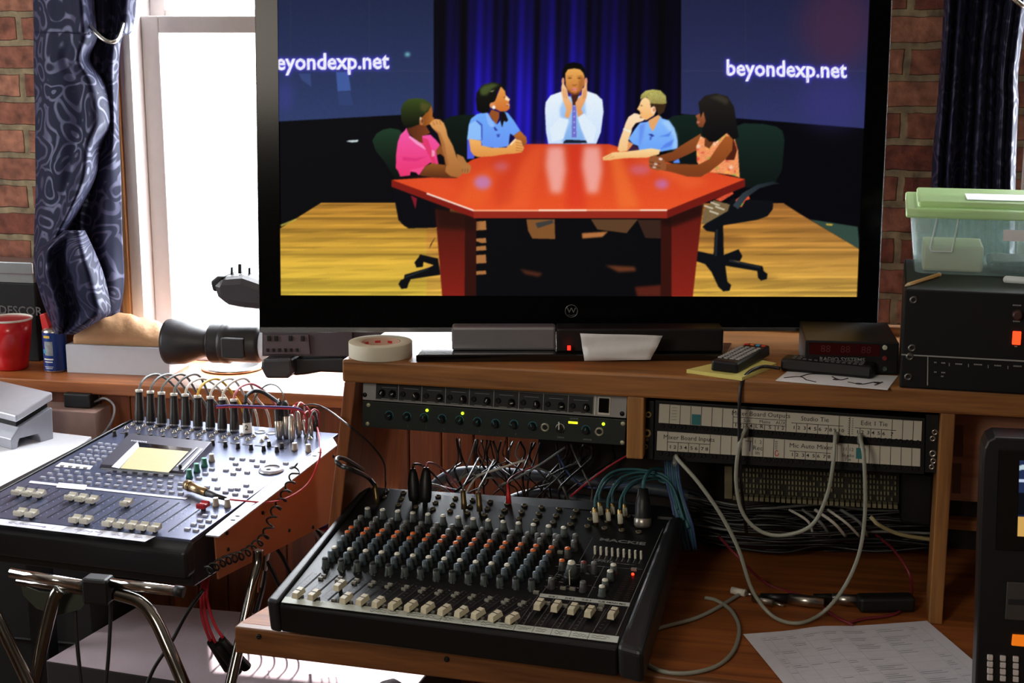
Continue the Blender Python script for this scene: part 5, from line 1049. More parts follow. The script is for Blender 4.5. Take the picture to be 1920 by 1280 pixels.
for i in range(4): pline(zb_(500+i*135, 720+i*16), zb_(590+i*133, 590+i*16), .0004)
for i in range(14): ptext(str(i+1), *za(270+i*71.5, 408+i*7.2), .0055, .0001)
for i in range(60):
    u, v = random.random(), random.random(); p = bil(za(1240, 480), za(1460, 500), za(1500, 380), za(1300, 370), u, v); a_ = mk(*p); pr.box(a_.x, a_.x+.006, a_.y, a_.y+.0007, .0004, .0007)
build('panel_print', pr, GRP, mix)
# rear jack field: nuts and sockets
JN = mat('jack_nut', (120, 112, 92), .35, .7)
m = MB(); m.lathe([(.0052, 0), (.0052, .0022), (.0036, .003), (.003, .0006), (.0001, .0006)], 10, [0, 0, 0, 1]); jp = build('jack_socket', m, [JN, INK], mix); first = True
for r_ in range(3):
    for i in range(16):
        if r_ == 1 and i > 13: continue
        p = bil((705, 944), (1236, 1004), (1250, 972), (716, 917), (i+.3)/16.5, r_*.42+.05); l = mk(*p)
        if r_ == 0 and i < 1: continue
        o = jp if first else inst(jp, mix, Matrix.Identity(4)); first = False; o.matrix_parent_inverse = Matrix.Identity(4); o.matrix_basis = tmat(l.x, l.y, 0)
rp = mk(1268, 968); lp = mk(683, 928)
m = MB(); m.hexa([(lp.x, lp.y, -.08), (rp.x, rp.y, -.08), (rp.x+.0, rp.y+.06, -.09), (lp.x+.02, lp.y+.05, -.09)], [(lp.x, lp.y, -.001), (rp.x, rp.y, -.001), (rp.x-.02, rp.y+.045, -.004), (lp.x+.03, lp.y+.045, -.004)]); build('rear_housing', m, BLKM, mix, bev=.006)
for i in range(6): pass
# ================================================================ the blue-grey digital mixer on the chrome stand
YM = devframe((-1.4631, 2.2099, .7944), math.radians(-5.43), math.radians(3.48)); YI = YM.inverted(); YN = YM.to_3x3() @ Vector((0, 0, 1))
def yk(px, py, h=0.0): return YI @ onp(px, py, YM.translation+YN*h, YN)
z4 = lambda x, y: (x/2.909, 680+y/2.909); ys = lambda x, y: (x/4, 840+y/4); yb_ = lambda x, y: (230+x/4.571, 680+y/4.571); yc = lambda x, y: (x/6.4, 700+y/6.4)
dm = thing('digital_mixer', 'silver-blue digital mixer with a small tan display on the chrome stand left of the desk', 'mixer', YM)
YP = mat('panel_blue_grey', (104, 110, 138), .27, .55, noise=(500, .05)); YB = mat('mixer_black', (26, 27, 30), .4)
FLc, FRc = yk(*z4(-260, 845)), yk(357, 1012)
LBk, RBk = yk(*yc(1700, 515)), yk(*z4(1845, 385)); LFm = yk(*ys(0, 335))
LFm = LBk+(LFm-LBk)*1.42
RFm = yk(395, 1003); 
poly = [(LFm.x, FRc.y), (FRc.x, FRc.y), (RBk.x, RBk.y), (LBk.x, LBk.y)]
m = MB().hexa([(x, y, -.006) for x, y in poly], [(x, y, 0) for x, y in poly]); build('top_panel', m, YP, dm, bev=.001)
# body, front rail, sides
bh = .085; fr_y = FRc.y-.03
m = MB(); m.hexa([(poly[0][0]-.01, fr_y+.03, -bh), (FRc.x+.0, fr_y+.03, -bh), (RBk.x-.004, RBk.y, -.13), (LBk.x, LBk.y, -.13)], [(poly[0][0]-.01, fr_y+.028, -.0065), (FRc.x, fr_y+.028, -.0065), (RBk.x-.004, RBk.y-.004, -.0065), (LBk.x, LBk.y-.004, -.0065)]); build('body', m, YB, dm, bev=.003)
m = MB(); m.hexa([(poly[0][0]-.02, fr_y+.006, -.062), (FRc.x+.002, fr_y+.006, -.062), (FRc.x+.002, fr_y+.04, -.062), (poly[0][0]-.02, fr_y+.04, -.062)], [(poly[0][0]-.02, fr_y+.008, -.014), (FRc.x+.002, fr_y+.008, -.014), (FRc.x+.002, fr_y+.04, -.0), (poly[0][0]-.02, fr_y+.04, -.0)]); build('front_rail', m, YB, dm, bev=.008, seg=4)
lx = lambda p, q, t: p+(q-p)*t
a, b = yk(*yc(130, 1290)), yk(*yc(1450, 612)); c, d = yk(*yc(250, 1280)), yk(*yc(1600, 540)); c0 = a+(a-b)*1.2; c1 = c+(c-d)*1.2
m = MB().hexa([(c0.x, c0.y, -.05), (c1.x, c1.y, -.05), (d.x, d.y, -.05), (b.x, b.y, -.05)], [(c0.x, c0.y, .001), (c1.x, c1.y, .001), (d.x, d.y, .001), (b.x, b.y, .001)]); build('side_strip', m, YB, dm, bev=.002)
# rack flange on the right with slots
e0, e1, e2, e3 = yk(*ys(1560, 645)), yk(*ys(1640, 655)), yk(632, 833), yk(620, 812)
E0 = yk(385, 1001)
m = MB().hexa([(E0.x, E0.y, -.004), (e1.x, e1.y, -.004), (e2.x, e2.y, -.004), (e3.x, e3.y, -.004)], [(E0.x, E0.y, -.001), (e1.x, e1.y, -.001), (e2.x, e2.y, -.001), (e3.x, e3.y, -.001)])
build('rack_flange', m, mat('flange_metal', (190, 194, 206), .35, .3), dm, bev=.0005)
for p in (ys(1782, 510), ys(1747, 539), z4(1715, 508), z4(1745, 490)):
    l = yk(*p, -.001); build('flange_slot', MB().lathe([(.0001, .0004), (.0042, .0004)], 12, 0, tmat(l.x, l.y, -.001) @ Matrix.Diagonal((1.2, .7, 1, 1)), False, False), INK, dm)
# side plate catching the window light
bro = mat('bronze_metal', (186, 116, 76), .5, .3)
m = MB(); m.hexa([(E0.x+.004, E0.y+.02, -.090), (E0.x+.007, E0.y+.02, -.090), (e2.x-.003, e2.y, -.155), (e2.x-.008, e2.y, -.155)], [(E0.x+.004, E0.y+.02, -.0045), (E0.x+.007, E0.y+.02, -.0045), (e2.x-.003, e2.y, -.0045), (e2.x-.008, e2.y, -.0045)]); build('side_plate', m, bro, dm)
WY_ = {}
sp_ = None
for t, zz in ((.08, -.05), (.08, -.02), (.35, -.03), (.55, -.1), (.75, -.13), (.97, -.02), (.97, -.13)):
    x = (E0.x+.007)*(1-t)+(e2.x-.003)*t; y = (E0.y+.02)*(1-t)+e2.y*t
    if sp_ is None: sp_ = build('screw', MB().lathe([(.0038, 0), (.003, .002), (.001, .0022)], 10, 0, Matrix.Rotation(PI/2, 4, 'Y')), BLKM, dm); o = sp_
    else: o = inst(sp_, dm, Matrix.Identity(4))
    o.matrix_parent_inverse = Matrix.Identity(4); o.matrix_basis = tmat(x+.0005, y, zz)
# tape strips
TW = mat('strip_white', (225, 226, 238), .5); PUR = mat('purple_ink', (120, 90, 170), .8)
m = MB()
def yq(m, pts, h, mi=0): m.quad(*[tuple(yk(*p)[:2])+(h,) for p in pts], mi)
sq = [z4(-260, 830), z4(790, 978), z4(850, 948), z4(-240, 800)]
sq[0] = (z4(790, 978)[0]-(z4(790, 978)[0]-z4(0, 885)[0])*1.3, z4(790, 978)[1]-(z4(790, 978)[1]-z4(0, 885)[1])*1.3); sq[3] = (z4(850, 948)[0]-(z4(850, 948)[0]-z4(0, 852)[0])*1.27, z4(850, 948)[1]-(z4(850, 948)[1]-z4(0, 852)[1])*1.27)
yq(m, sq, .0008); rg = random.Random(9)
for i, (x, y) in enumerate(((560, 612), (630, 622), (710, 630), (840, 650), (1010, 668), (70, 560), (150, 570))):
    l = yk(*ys(x, y)); m.tube([(l.x+k*.0018, l.y+rg.uniform(-.0022, .0022), .0011) for k in range(10)], .00025, 4, 1, k=3)
for x, y in ((470, 612), (580, 628), (670, 638), (745, 648), (925, 668), (400, 600), (130, 572)): l = yk(*ys(x, y)); m.tube([(l.x, l.y-.005, .0011), (l.x+.003, l.y+.006, .0011)], .0002, 4, 1, sm=False)
l, l2 = yk(*ys(220, 578)), yk(*ys(345, 596)); m.tube([(l.x, l.y, .0011), (l2.x, l2.y, .0011)], .0003, 4, 1, sm=False); m.tube([(l2.x-.006, l2.y+.004, .0011), (l2.x, l2.y, .0011), (l2.x-.005, l2.y-.004, .0011)], .0003, 4, 1, sm=False)
build('label_strip', m, [TW, PUR], dm)
m = MB(); yq(m, [ys(215, 262), ys(1390, 388), ys(1410, 376), ys(228, 246)], .0009); yq(m, [ys(420, 298), ys(640, 318), ys(655, 280), ys(440, 262)], .0013); build('middle_strip', m, TW, dm)
# display
DB = mat('display_bezel', (86, 84, 96), .35, .4)
bz_ = [z4(540, 570), z4(1005, 612), z4(1165, 470), z4(705, 425)]; hh = .016
bq = [yk(*p) for p in bz_]; 
m = MB(); m.hexa([(p.x, p.y, 0) for p in bq], [(bq[0].x+.002, bq[0].y+.002, .006), (bq[1].x-.002, bq[1].y+.002, .006), (bq[2].x-.002, bq[2].y-.002, hh), (bq[3].x+.002, bq[3].y-.002, hh)]); build('display_housing', m, DB, dm, bev=.001)
def onhouse(p):   # slope of the housing
    l = yk(*p, .010); t = (l.y-bq[0].y)/(bq[3].y-bq[0].y); return Vector((l.x, l.y, .006+(hh-.006)*t))
dq = [onhouse(p) for p in (z4(655, 566), z4(918, 590), z4(1030, 492), z4(757, 468))]
m = MB(); N1 = (dq[1]-dq[0]).cross(dq[3]-dq[0]).normalized(); Dq = [p+N1*.0016 for p in dq]; m.quad(*[tuple(p) for p in Dq]); build('display_screen', m, mat('display_tan', (206, 196, 152), .3, emis=(206, 196, 150), es=.15), dm)
wq = [onhouse(p)+N1*.0012 for p in (z4(607, 558), z4(650, 566), z4(760, 466), z4(752, 440))]; m = MB().quad(*[tuple(p) for p in wq]); build('display_side', m, mat('bezel_white', (220, 222, 232), .4), dm)
wq = [onhouse(p)+N1*.0013 for p in (z4(760, 466), z4(1034, 490), z4(1050, 478), z4(758, 446))]; m = MB().quad(*[tuple(p) for p in wq]); build('display_top_edge', m, BLKG, dm)
m = MB(); wq = [onhouse(p)+N1*.0012 for p in (z4(985, 575), z4(1000, 578), z4(1110, 480), z4(1095, 477))]; m.quad(*[tuple(p) for p in wq], 0); wq = [onhouse(p)+N1*.0012 for p in (z4(960, 560), z4(968, 562), z4(1080, 474), z4(1072, 472))]; m.quad(*[tuple(p) for p in wq], 0); build('display_legend', m, mat('legend_grey', (180, 182, 192), .5), dm)
m = MB(); wq = [onhouse(p)+N1*.002 for p in (z4(545, 571), z4(1003, 608), z4(1008, 600), z4(550, 562))]; m.quad(*[tuple(p) for p in wq]); build('display_lip', m, INK, dm)
l = onhouse(z4(983, 568)); build('contrast_knob', MB().lathe([(.003, 0), (.003, .007), (.0001, .007)], 10, 0, Matrix.Translation(l)), INK, dm)
# fader slots and caps
tops = [(215, 280), (295, 289), (375, 298), (452, 308), (532, 316), (612, 325), (693, 334), (773, 343), (853, 353), (935, 361), (1015, 370), (1098, 380), (1181, 390), (1264, 398), (1345, 408), (1428, 418), (1500, 457)]
bots = [(-170+i*87, 462+i*10) for i in range(16)]+[(1262, 626)]
m = MB(); tk = MB()
for (tx, ty), (bx, by) in zip(tops, bots):
    a, b = yk(*ys(bx, by)), yk(*ys(tx, ty)); d = (b-a).normalized(); n = Vector((-d.y, d.x, 0))*.0009; z = Vector((0, 0, .0008)); m.quad(a-n+z, b-n+z, b+n+z, a+n+z) if False else m.add([a-n+z, b-n+z, b+n+z, a+n+z], [(3, 2, 1, 0)], 0)
    for k in range(8): c = a+(b-a)*(.04+k*.125)-n*7; tk.add([c+z, c+z+n*-2.2, c+z-n*2.2+d*.0008, c+z+d*.0008], [(0, 1, 2, 3), (3, 2, 1, 0)], 0)
build('fader_slots', m, INK, dm); o = build('scale_marks', tk, mat('scale_white', (200, 204, 220), .6), dm)
capc = [(135, 312), (213, 322), (293, 330), (532, 350), (610, 362), (692, 374), (948, 396), (152, 468), (237, 478), (566, 518), (648, 526), (815, 545), (900, 556), (988, 565), (1073, 574), (1160, 584)]
mc = MB(); prof = [(-.0105, .0), (-.011, .007), (-.008, .0095), (-.0035, .0062), (.0035, .0062), (.008, .0095), (.011, .007), (.0105, 0)]   # along y (travel)
W_ = .0080
vs = [(s_*(W_ if z_ < .003 else W_*.96), y_, z_) for s_ in (-1, 1) for y_, z_ in prof]; k = len(prof)
mc.add(vs, [tuple(reversed(range(k, 2*k)))[::-1], tuple(range(k))[::-1]]+[(i, i+1, k+i+1, k+i) for i in range(k-1)]+[(0, k, 2*k-1, k-1)], 0); mc.box(-.003, .003, -.004, .004, -.006, .001, 1)
YC = mat('fader_ivory', (206, 202, 188), .42); fc = build('fader_cap', mc, [YC, INK], dm, bev=.0006)
a, b = yk(*ys(1135, 612)), yk(*ys(1428, 418)); fa = math.atan2(b.y-a.y, b.x-a.x)-PI/2
for i, (x, y) in enumerate(capc):
    l = yk(*ys(x, y), .012); o = fc if i == 0 else inst(fc, dm, Matrix.Identity(4)); o.matrix_parent_inverse = Matrix.Identity(4); o.matrix_basis = tmat(l.x, l.y, .0055, fa)
fr2 = build('fader_cap', mc, [mat('fader_red', (170, 28, 40), .4), INK], dm, bev=.0006); fr2['label'] = 'red master fader cap'; l = yk(*ys(1522, 415), .012); fr2.matrix_parent_inverse = Matrix.Identity(4); fr2.matrix_basis = tmat(l.x, l.y, .0055, fa)
# buttons
bb = MB().hexa([(-.0052, -.0028, 0), (.0052, -.0028, 0), (.0052, .0028, 0), (-.0052, .0028, 0)], [(-.0048, -.0024, .0035), (.0048, -.0024, .0035), (.0048, .0024, .0035), (-.0048, .0024, .0035)])
BG = mat('button_pale', (170, 172, 186), .4); bpro = None; nb = [0]; extra = MB()
def ybut(px, py, mi=None, sc=1.0):
    global bpro
    l = yk(px, py, .003)
    if nb[0] < 100:
        if bpro is None: bpro = build('button', bb, BG, dm); o = bpro
        else: o = inst(bpro, dm, Matrix.Identity(4))
        o.matrix_parent_inverse = Matrix.Identity(4); o.matrix_basis = tmat(l.x, l.y, 0, 0, s=sc)
    else:
        Q = tmat(l.x, l.y, 0, 0, s=sc); b0 = len(extra.v); extra.v += [Q @ v for v in bb.v]; extra.f += [[b0+i for i in f_] for f_ in bb.f]; extra.m += [0]*6; extra.sm += [False]*6
    nb[0] += 1
grids = []
for (ax, ay, bx, by) in ((322, 214, 1356, 332), (375, 186, 1425, 300)):
    for i in range(16 if ax < 350 else 15): grids.append(ys(ax+(bx-ax)*i/(13 if ax < 350 else 13)*13/ (15.0 if ax < 350 else 14.0), ay+(by-ay)*i/(15.0 if ax < 350 else 14.0)))
for i in range(13): grids.append(ys(425+i*77.5, 158+i*8.3))
for p in ((1118, 829), (1168, 830), (1090, 853), (1138, 858), (1056, 876), (1100, 883), (1022, 902), (1068, 908)): grids.append(z4(*p))
for p in ((1343, 663), (1296, 683), (1365, 694), (1260, 684), (1340, 719), (1283, 711), (1128, 672), (1186, 678), (1230, 700)): grids.append(z4(*p))
for p in ((1265, 515), (1322, 520), (1375, 525), (1432, 530), (1285, 546), (1400, 557), (1232, 581), (1300, 573), (1348, 593), (1272, 600), (1558, 543)): grids.append(z4(*p))
for r_ in range(3):
    for i in range(4): grids.append(yc(1205+i*85-r_*65, 832+i*9+r_*40))
for r_ in range(3):
    for i in range(4): grids.append(yc(985+i*88-r_*62, 965+i*9+r_*35))
for i in range(7): grids.append(z4(598+i*56, 585+i*5))
for p in ((1170, 628), (1085, 625), (1120, 600), (1155, 575)): grids.append(z4(*p))
for p in grids: ybut(*p)
if extra.v: o = build('button', extra, BG, dm); o['kind'] = 'stuff'
m = MB(); yq(m, [yc(660, 1118), yc(1080, 1155), yc(1115, 1112), yc(735, 1066)], .0007); build('white_block', m, TW, dm)
sm_ = None
for x, y in ((745, 1100), (842, 1108), (932, 1117), (1022, 1125)):
    l = yk(*yc(x, y), .003)
    if sm_ is None: sm_ = build('square_key', MB().box(-.0035, .0035, -.002, .002, 0, .003), mat('key_mid', (150, 148, 150), .4), dm); o = sm_
    else: o = inst(sm_, dm, Matrix.Identity(4))
    o.matrix_parent_inverse = Matrix.Identity(4); o.matrix_basis = tmat(l.x, l.y, 0)
# knobs
def kset(pts, r, h, mats, label=None):
    m = MB(); m.lathe([(r*1.12, 0), (r*1.05, h*.2), (r*.95, h*.25), (r*.82, h)], 14, 0); m.lathe([(r*.82, h), (.0001, h*1.02)], 14, 1, cap=False); m.box(-r*.08, r*.08, r*.3, r*.9, h*.3, h*1.02, 1)
    P0 = None
    for p in pts:
        l = yk(p[0], p[1], h*.5)
        if P0 is None: P0 = build('knob', m, mats, dm); o = P0
        else: o = inst(P0, dm, Matrix.Identity(4))
        if label: o['label'] = label
        o.matrix_parent_inverse = Matrix.Identity(4); o.matrix_basis = tmat(l.x, l.y, 0, random.uniform(-.8, .8))
kset([z4(*p) for p in ((625, 385), (690, 391), (757, 397), (823, 403), (890, 409), (957, 415), (1024, 421), (1091, 429), (1160, 435), (1229, 443), (1298, 451), (1369, 458), (1438, 464), (1510, 470), (1467, 441), (1537, 451))], .0042, .011, [INK, mat('knob_sheen', (110, 96, 88), .3, .4)], 'small black knob')
kset([z4(1607, 456), z4(1681, 464), yb_(762, 812), ys(1618, 402), ys(1705, 410)], .0058, .015, [mat('knob_taupe', (160, 152, 140), .45), WHT], 'pale grey knob')
kset([z4(1114, 542), z4(1073, 572), z4(1032, 604)], .006, .017, [mat('knob_green', (36, 110, 92), .45), mat('knob_green_top', (70, 150, 130), .45)], 'green knob')
l = yk(*z4(1480, 588)); m = MB(); m.lathe([(.024, 0), (.024, .002), (.020, .006), (.016, .0065), (.015, .004), (.0001, .004)], 30, [0, 1, 1, 0, 1]); m.lathe([(.0045, .0045), (.004, .0048), (.0001, .0048)], 12, 2, Matrix.Translation((-.003, -.005, 0))); o = build('jog_wheel', m, [mat('wheel_grey', (120, 120, 128), .35, .5), mat('wheel_pale', (200, 202, 214), .35, .3), INK], dm); o.matrix_parent_inverse = Matrix.Identity(4); o.matrix_basis = tmat(l.x, l.y, 0)
# jack sockets in two rows
m = MB(); m.lathe([(.0052, 0), (.005, .0015), (.0032, .002), (.0028, .005), (.0018, .0052), (.0015, .0015), (.0001, .0015)], 12, [0, 0, 0, 0, 1, 1]); jp = build('jack_socket', m, [mat('nickel', (206, 200, 190), .25, .9), INK], dm); first = True
pts = [z4(690, 350), z4(754, 354), z4(820, 360), z4(888, 366), z4(952, 373), z4(1020, 380), z4(1086, 388), z4(1153, 393), z4(1220, 402), z4(1290, 408), z4(1352, 413), z4(1428, 420)]+[z4(725, 330), z4(787, 336), z4(850, 342), z4(914, 350), z4(978, 357), z4(1045, 362), z4(1113, 370), z4(1180, 374), z4(1248, 382), z4(1318, 388), z4(1383, 394), z4(1452, 403), z4(1690, 406)]
for p in pts:
    l = yk(*p, .003); o = jp if first else inst(jp, dm, Matrix.Identity(4)); first = False; o.matrix_parent_inverse = Matrix.Identity(4); o.matrix_basis = tmat(l.x, l.y, 0)
for p in (z4(1420, 378), z4(1480, 384)):
    l = yk(*p); build('xlr_socket', MB().lathe([(.0115, 0), (.011, .0012), (.009, .0014), (.0088, .0004), (.0001, .0004)], 18, [0, 0, 0, 1], Matrix.Translation(l)), [mat('socket_grey', (150, 152, 162), .35, .4), mat('socket_pale', (196, 198, 206), .5)], dm)
m = MB()
for i in range(14):
    x, y = 650+i*67, 383+i*6.3; yq(m, [z4(x, y), z4(x+38, y+4), z4(x+42, y-1), z4(x+5, y-5)], .0006)
    for k in range(3): yq(m, [z4(x+20+k*9, y-8), z4(x+22+k*9, y-8), z4(x+48+k*9, y-34), z4(x+46+k*9, y-34)], .0006)
build('panel_print', m, mat('print_dark', (60, 62, 74), .6), dm)
for p, s in ((z4(770, 433), 'YAMAHA'),): l = yk(*p, .012); add_text(m2 := MB(), s, .009, Matrix.Translation((l.x, l.y-.008, hh+.0008)), 0, .0002); build('logo', m2, TW, dm)
# ================================================================ chrome stand
st = thing('keyboard_stand', 'chrome tube stand with black clamps carrying the silver-blue mixer', 'stand', tuple(onz(200, 1280, .3)))
DCH = mat('dark_chrome', (150, 146, 140), .16, 1)
ycp = 2.22
def tubepx(nm, pts, r, mt=CHR, sm=True, n=14): return build(nm, MB().tube([atd(x, y, d) for x, y, d in pts], r, n, sm=sm), mt, st, True)
tubepx('cross_tube', [(20, 1073, 2.42), (158, 1097, 2.40)], .0085, sm=False); tubepx('cross_tube', [(208, 1092, 2.395), (330, 1108, 2.38)], .0085, sm=False); tubepx('cross_tube', [(32, 1090, 2.45), (162, 1108, 2.43)], .006, DCH, sm=False)
build('end_cap', MB().cyl(atd(328, 1107, 2.38), atd(345, 1110, 2.378), .0092), RUB, st, True)
m = MB(); c = atd(184, 1100, 2.40); m.box(-.022, .022, -.016, .016, -.026, .018, 0, Matrix.Translation(c)); build('clamp', m, RUB, st, True, bev=.005)
tubepx('front_leg', [(215, 1112, 2.40), (262, 1128, 2.39), (290, 1160, 2.38), (318, 1220, 2.37), (352, 1300, 2.36), (420, 1460, 2.33)], .0105, DCH)
tubepx('front_leg', [(112, 1105, 2.42), (96, 1140, 2.42), (62, 1290, 2.42), (30, 1480, 2.42)], .0105, DCH); tubepx('front_leg', [(-20, 1130, 2.40), (10, 1190, 2.40), (62, 1300, 2.40), (130, 1450, 2.38)], .010, DCH)
tubepx('rear_leg', [(484, 1030, 2.55), (483, 1055, 2.55), (474, 1090, 2.54), (462, 1150, 2.53), (428, 1300, 2.50), (390, 1480, 2.45)], .0095, DCH)
m = MB(); pts = [(40, 1095), (75, 1108), (120, 1112), (165, 1105), (168, 1120), (150, 1142), (110, 1152), (70, 1140), (45, 1115)]; b = [atd(x, y, 2.46) for x, y in pts]; t = [v-fw*.004 for v in b]; n_ = len(b); m.add(b+t, [tuple(range(n_)), tuple(reversed(range(n_, 2*n_)))]+[(i, n_+i, n_+(i+1) % n_, (i+1) % n_) for i in range(n_)]); build('pivot_plate', m, mat('plate_grey', (60, 64, 54), .4, .5), st, True)
# ================================================================ low platform under the stand
PZ = .33; PTL = [onz(85, 1238, PZ), onz(332, 1276, PZ)]
a, b = PTL; dx = (b-a).normalized(); bk = Vector((0, 2.98, 0)); far_ = a+dx*((-.80-a.x)/dx.x)
m = MB(); P4 = [a, far_, Vector((far_.x+.03, 2.985, PZ)), Vector((a.x+.02, 2.985, PZ))]; P4[3].x = onz(268, 1130, PZ).x
dn = Vector((0, 0, -.32)); m.hexa([v+dn for v in P4], P4); m.m = [1, 0, 1, 1, 1, 1]; solo('low_platform', 'low carpeted platform under the stand, bright where sun falls on it', 'platform', m, [mat('platform_top', (150, 134, 140), .9, noise=(8, .15), bump=(400, .5)), mat('platform_shade_side', (38, 32, 32), .9)], bev=.004)  # sides coloured much darker than the top, as painted shade
m = MB().box(-3.0, P4[3].x-.03, 2.80, 3.03, .0, .60); m.box(-3.0, P4[3].x-.03, 2.793, 2.80, .30, .305); solo('dark_filler', 'black cabinet added to darken the space behind the left chrome leg', 'filler', m, mat('filler_black', (16, 14, 15), .7), bev=.004)  # added black box standing in for the dark background
# ================================================================ white table with scale on the far left
TZ = .74
tq = [onz(*p, TZ) for p in ((-200, 1010), (20, 925), (172, 818), (60, 805), (-200, 790))]
wt = thing('side_table', 'white-topped table at the left edge under the postal scale', 'table', tuple(Vector((tq[0].x, tq[0].y, 0))))
m = MB(); m.prism([tuple(v[:2]) for v in tq], TZ-.025, TZ); build('tabletop', m, mat('table_white', (224, 224, 230), .5), wt, True, bev=.002)
for i, v in enumerate((tq[0], tq[4], (tq[1]+tq[2])/2)): build('leg', MB().box(v.x-.07, v.x-.03, v.y-.02, v.y+.02, 0, TZ-.025) if i == 2 else MB().box(v.x+.05, v.x+.09, v.y, v.y+.04, 0, TZ-.025), BLKM, wt, True)
m = MB()
sh = [onz(*p, TZ+.001) for p in ((-120, 960), (20, 922), (85, 880), (60, 868), (-120, 862))]
# scale
SCG = mat('scale_grey', (156, 158, 168), .35, .35); scx = thing('postal_scale', 'grey metal postal scale with a flat weighing plate on the white table', 'scale', tuple(onz(15, 844, TZ)))
p0 = onz(22, 843, TZ); p1 = onz(102, 822, TZ); d = (p1-p0).normalized(); n = Vector((0, 0, 1)).cross(d) ; Lb = (p1-p0).length; W2_ = .20
if n.x > 0: n = -n
def P_(u, w_, h): return p0+d*(u*Lb)+n*w_+Vector((0, 0, h))
sd = [(0, 0), (.14, 0), (.16, .012), (.20, .02), (.62, .02), (.66, .012), (.68, .0), (.98, 0), (1.0, .068), (.97, .072), (.20, .045), (.10, .034), (.0, .022)]
m = MB(); k = len(sd); m.add([P_(u, 0, h) for u, h in sd]+[P_(u, W2_, h) for u, h in sd], [tuple(range(k)), tuple(reversed(range(k, 2*k)))]+[(i, k+i, k+(i+1) % k, (i+1) % k) for i in range(k)]); build('body', m, SCG, scx, True, bev=.002)
m = MB(); m.hexa([P_(.12, -.004, .058), P_(1.0, -.004, .088), P_(1.0, W2_, .088), P_(.12, W2_, .058)], [P_(.12, -.004, .074), P_(1.0, -.004, .106), P_(1.0, W2_, .106), P_(.12, W2_, .074)]); build('weighing_plate', m, mat('plate_pale', (190, 192, 202), .3, .3), scx, True, bev=.003)
m = MB(); m.hexa([P_(.2, .01, .04), P_(.95, .01, .066), P_(.95, W2_-.02, .066), P_(.2, W2_-.02, .04)], [P_(.2, .01, .062), P_(.95, .01, .089), P_(.95, W2_-.02, .089), P_(.2, W2_-.02, .062)]); build('plate_support', m, BLK, scx, True)
# boxes behind the table, power adaptor
b4 = [onz(*p, .70) for p in ((60, 830), (182, 835), (182, 800), (80, 795))]
zt = ony(182, 774, b4[1].y).z; a, b = b4[0], b4[1]
m = MB(); cbx = [Vector((a.x-.35, b.y, .5)), Vector((b.x, b.y, .5)), Vector((b.x, b.y+.14, .5)), Vector((a.x-.35, b.y+.14, .5))]; up_ = Vector((0, 0, zt-.5)); m.hexa(cbx, [v+up_ for v in cbx]); solo('cardboard_box', 'pinkish-brown box behind the white table, below the sill', 'box', m, mat('card_pink', (158, 128, 118), .8), bev=.002)
c = atd(118, 780, (Vector((b.x, b.y+.03, zt))-O).dot(fw)-.06); ad = thing('power_adapter', 'black plug-in power adapter lying with its prongs up behind the scale', 'power adapter', tuple(c)); AM = Matrix.Translation(Vector((c.x, b.y+.05, zt+.012)))
build('body', MB().box(-.038, .028, -.022, .022, -.012, .022, 0, AM), RUB, ad, True, bev=.004)
for x in (-.024, -.002): build('prong', MB().box(x-.0035, x+.0035, -.001, .001, .022, .044, 0, AM), BRS, ad, True)
m = MB(); m.tube([AM @ Vector(p) for p in ((.028, 0, .0), (.06, -.01, .012), (.092, -.03, .0), (.098, -.06, -.03), (.07, -.09, -.075))], .0028, 8); build('cord', m, mat('cord_grey', (110, 108, 110), .5), ad, True)
b_ = atd(40, 775, 2.95); m = MB().box(b_.x-.25, b_.x+.1, b_.y, b_.y+.1, .76, .80, 0); 
# ================================================================ things on the window sill
f = fpl(3.14)
def sil(px, py, z=SZ): return onz(px, py, z)
# cup
cb = onz(24, 690, SZ); s_ = (cb-O).dot(fw)/F
tpz = ony(24, 595, cb.y).z; h = tpz-SZ; cu = thing('plastic_cup', 'red plastic party cup with a white inside at the left end of the sill', 'cup', cb); 
r1, r0 = 42*s_, 29*s_
m = MB(); prof = [(r0*.9, 0), (r0, .003), (r0+.15*(r1-r0), h*.2), (r0+.3*(r1-r0), h*.34), (r0+.36*(r1-r0), h*.35), (r0+.7*(r1-r0), h*.7), (r1*.97, h*.97)]
m.lathe(prof, 32, 0); build('cup_body', m, mat('cup_red', (196, 22, 30), .3, coat=.3), cu)
m = MB(); m.lathe([(r1*.945, h*.96), (r1*.8, h*.5), (r0*.9, .006), (.0001, .006)], 32, 0, cap=False); m.lathe([(r1*.95, h*.955), (r1*1.0, h*.965), (r1*1.01, h*.99), (r1*.97, h), (r1*.94, h*.97)], 32, 0, cap=False); build('cup_lining', m, mat('cup_white', (225, 220, 210), .4), cu)
# spray can
cb = onz(106, 694, SZ); s_ = (cb-O).dot(fw)/F; r = 22*s_; th_ = ony(106, 618, cb.y).z-SZ; sc_ = thing('spray_can', 'blue aerosol can with a red nozzle cap beside the red cup', 'aerosol can', cb)
m = MB(); m.lathe([(r*.92, 0), (r, .003), (r, th_*.04), (r, th_*.97), (r*.98, th_), (r*.75, th_*1.06), (r*.5, th_*1.08)], 28, [1, 1, 0, 1, 1, 1]); build('can_body', m, [mat('can_blue', (26, 56, 128), .3, .2), STL], sc_)
m = MB(); Q = Matrix.Translation((-.012, -.004, th_*1.06)) @ Matrix.Rotation(-.22, 4, 'Y'); m.hexa([(-.011, -.014, -.03), (.011, -.014, -.03), (.011, .012, -.03), (-.011, .012, -.03)], [(-.008, -.010, .034), (.006, -.010, .034), (.006, .010, .034), (-.008, .010, .034)], 0, Q); build('nozzle_cap', m, mat('cap_red2', (200, 30, 30), .4), sc_, bev=.002)
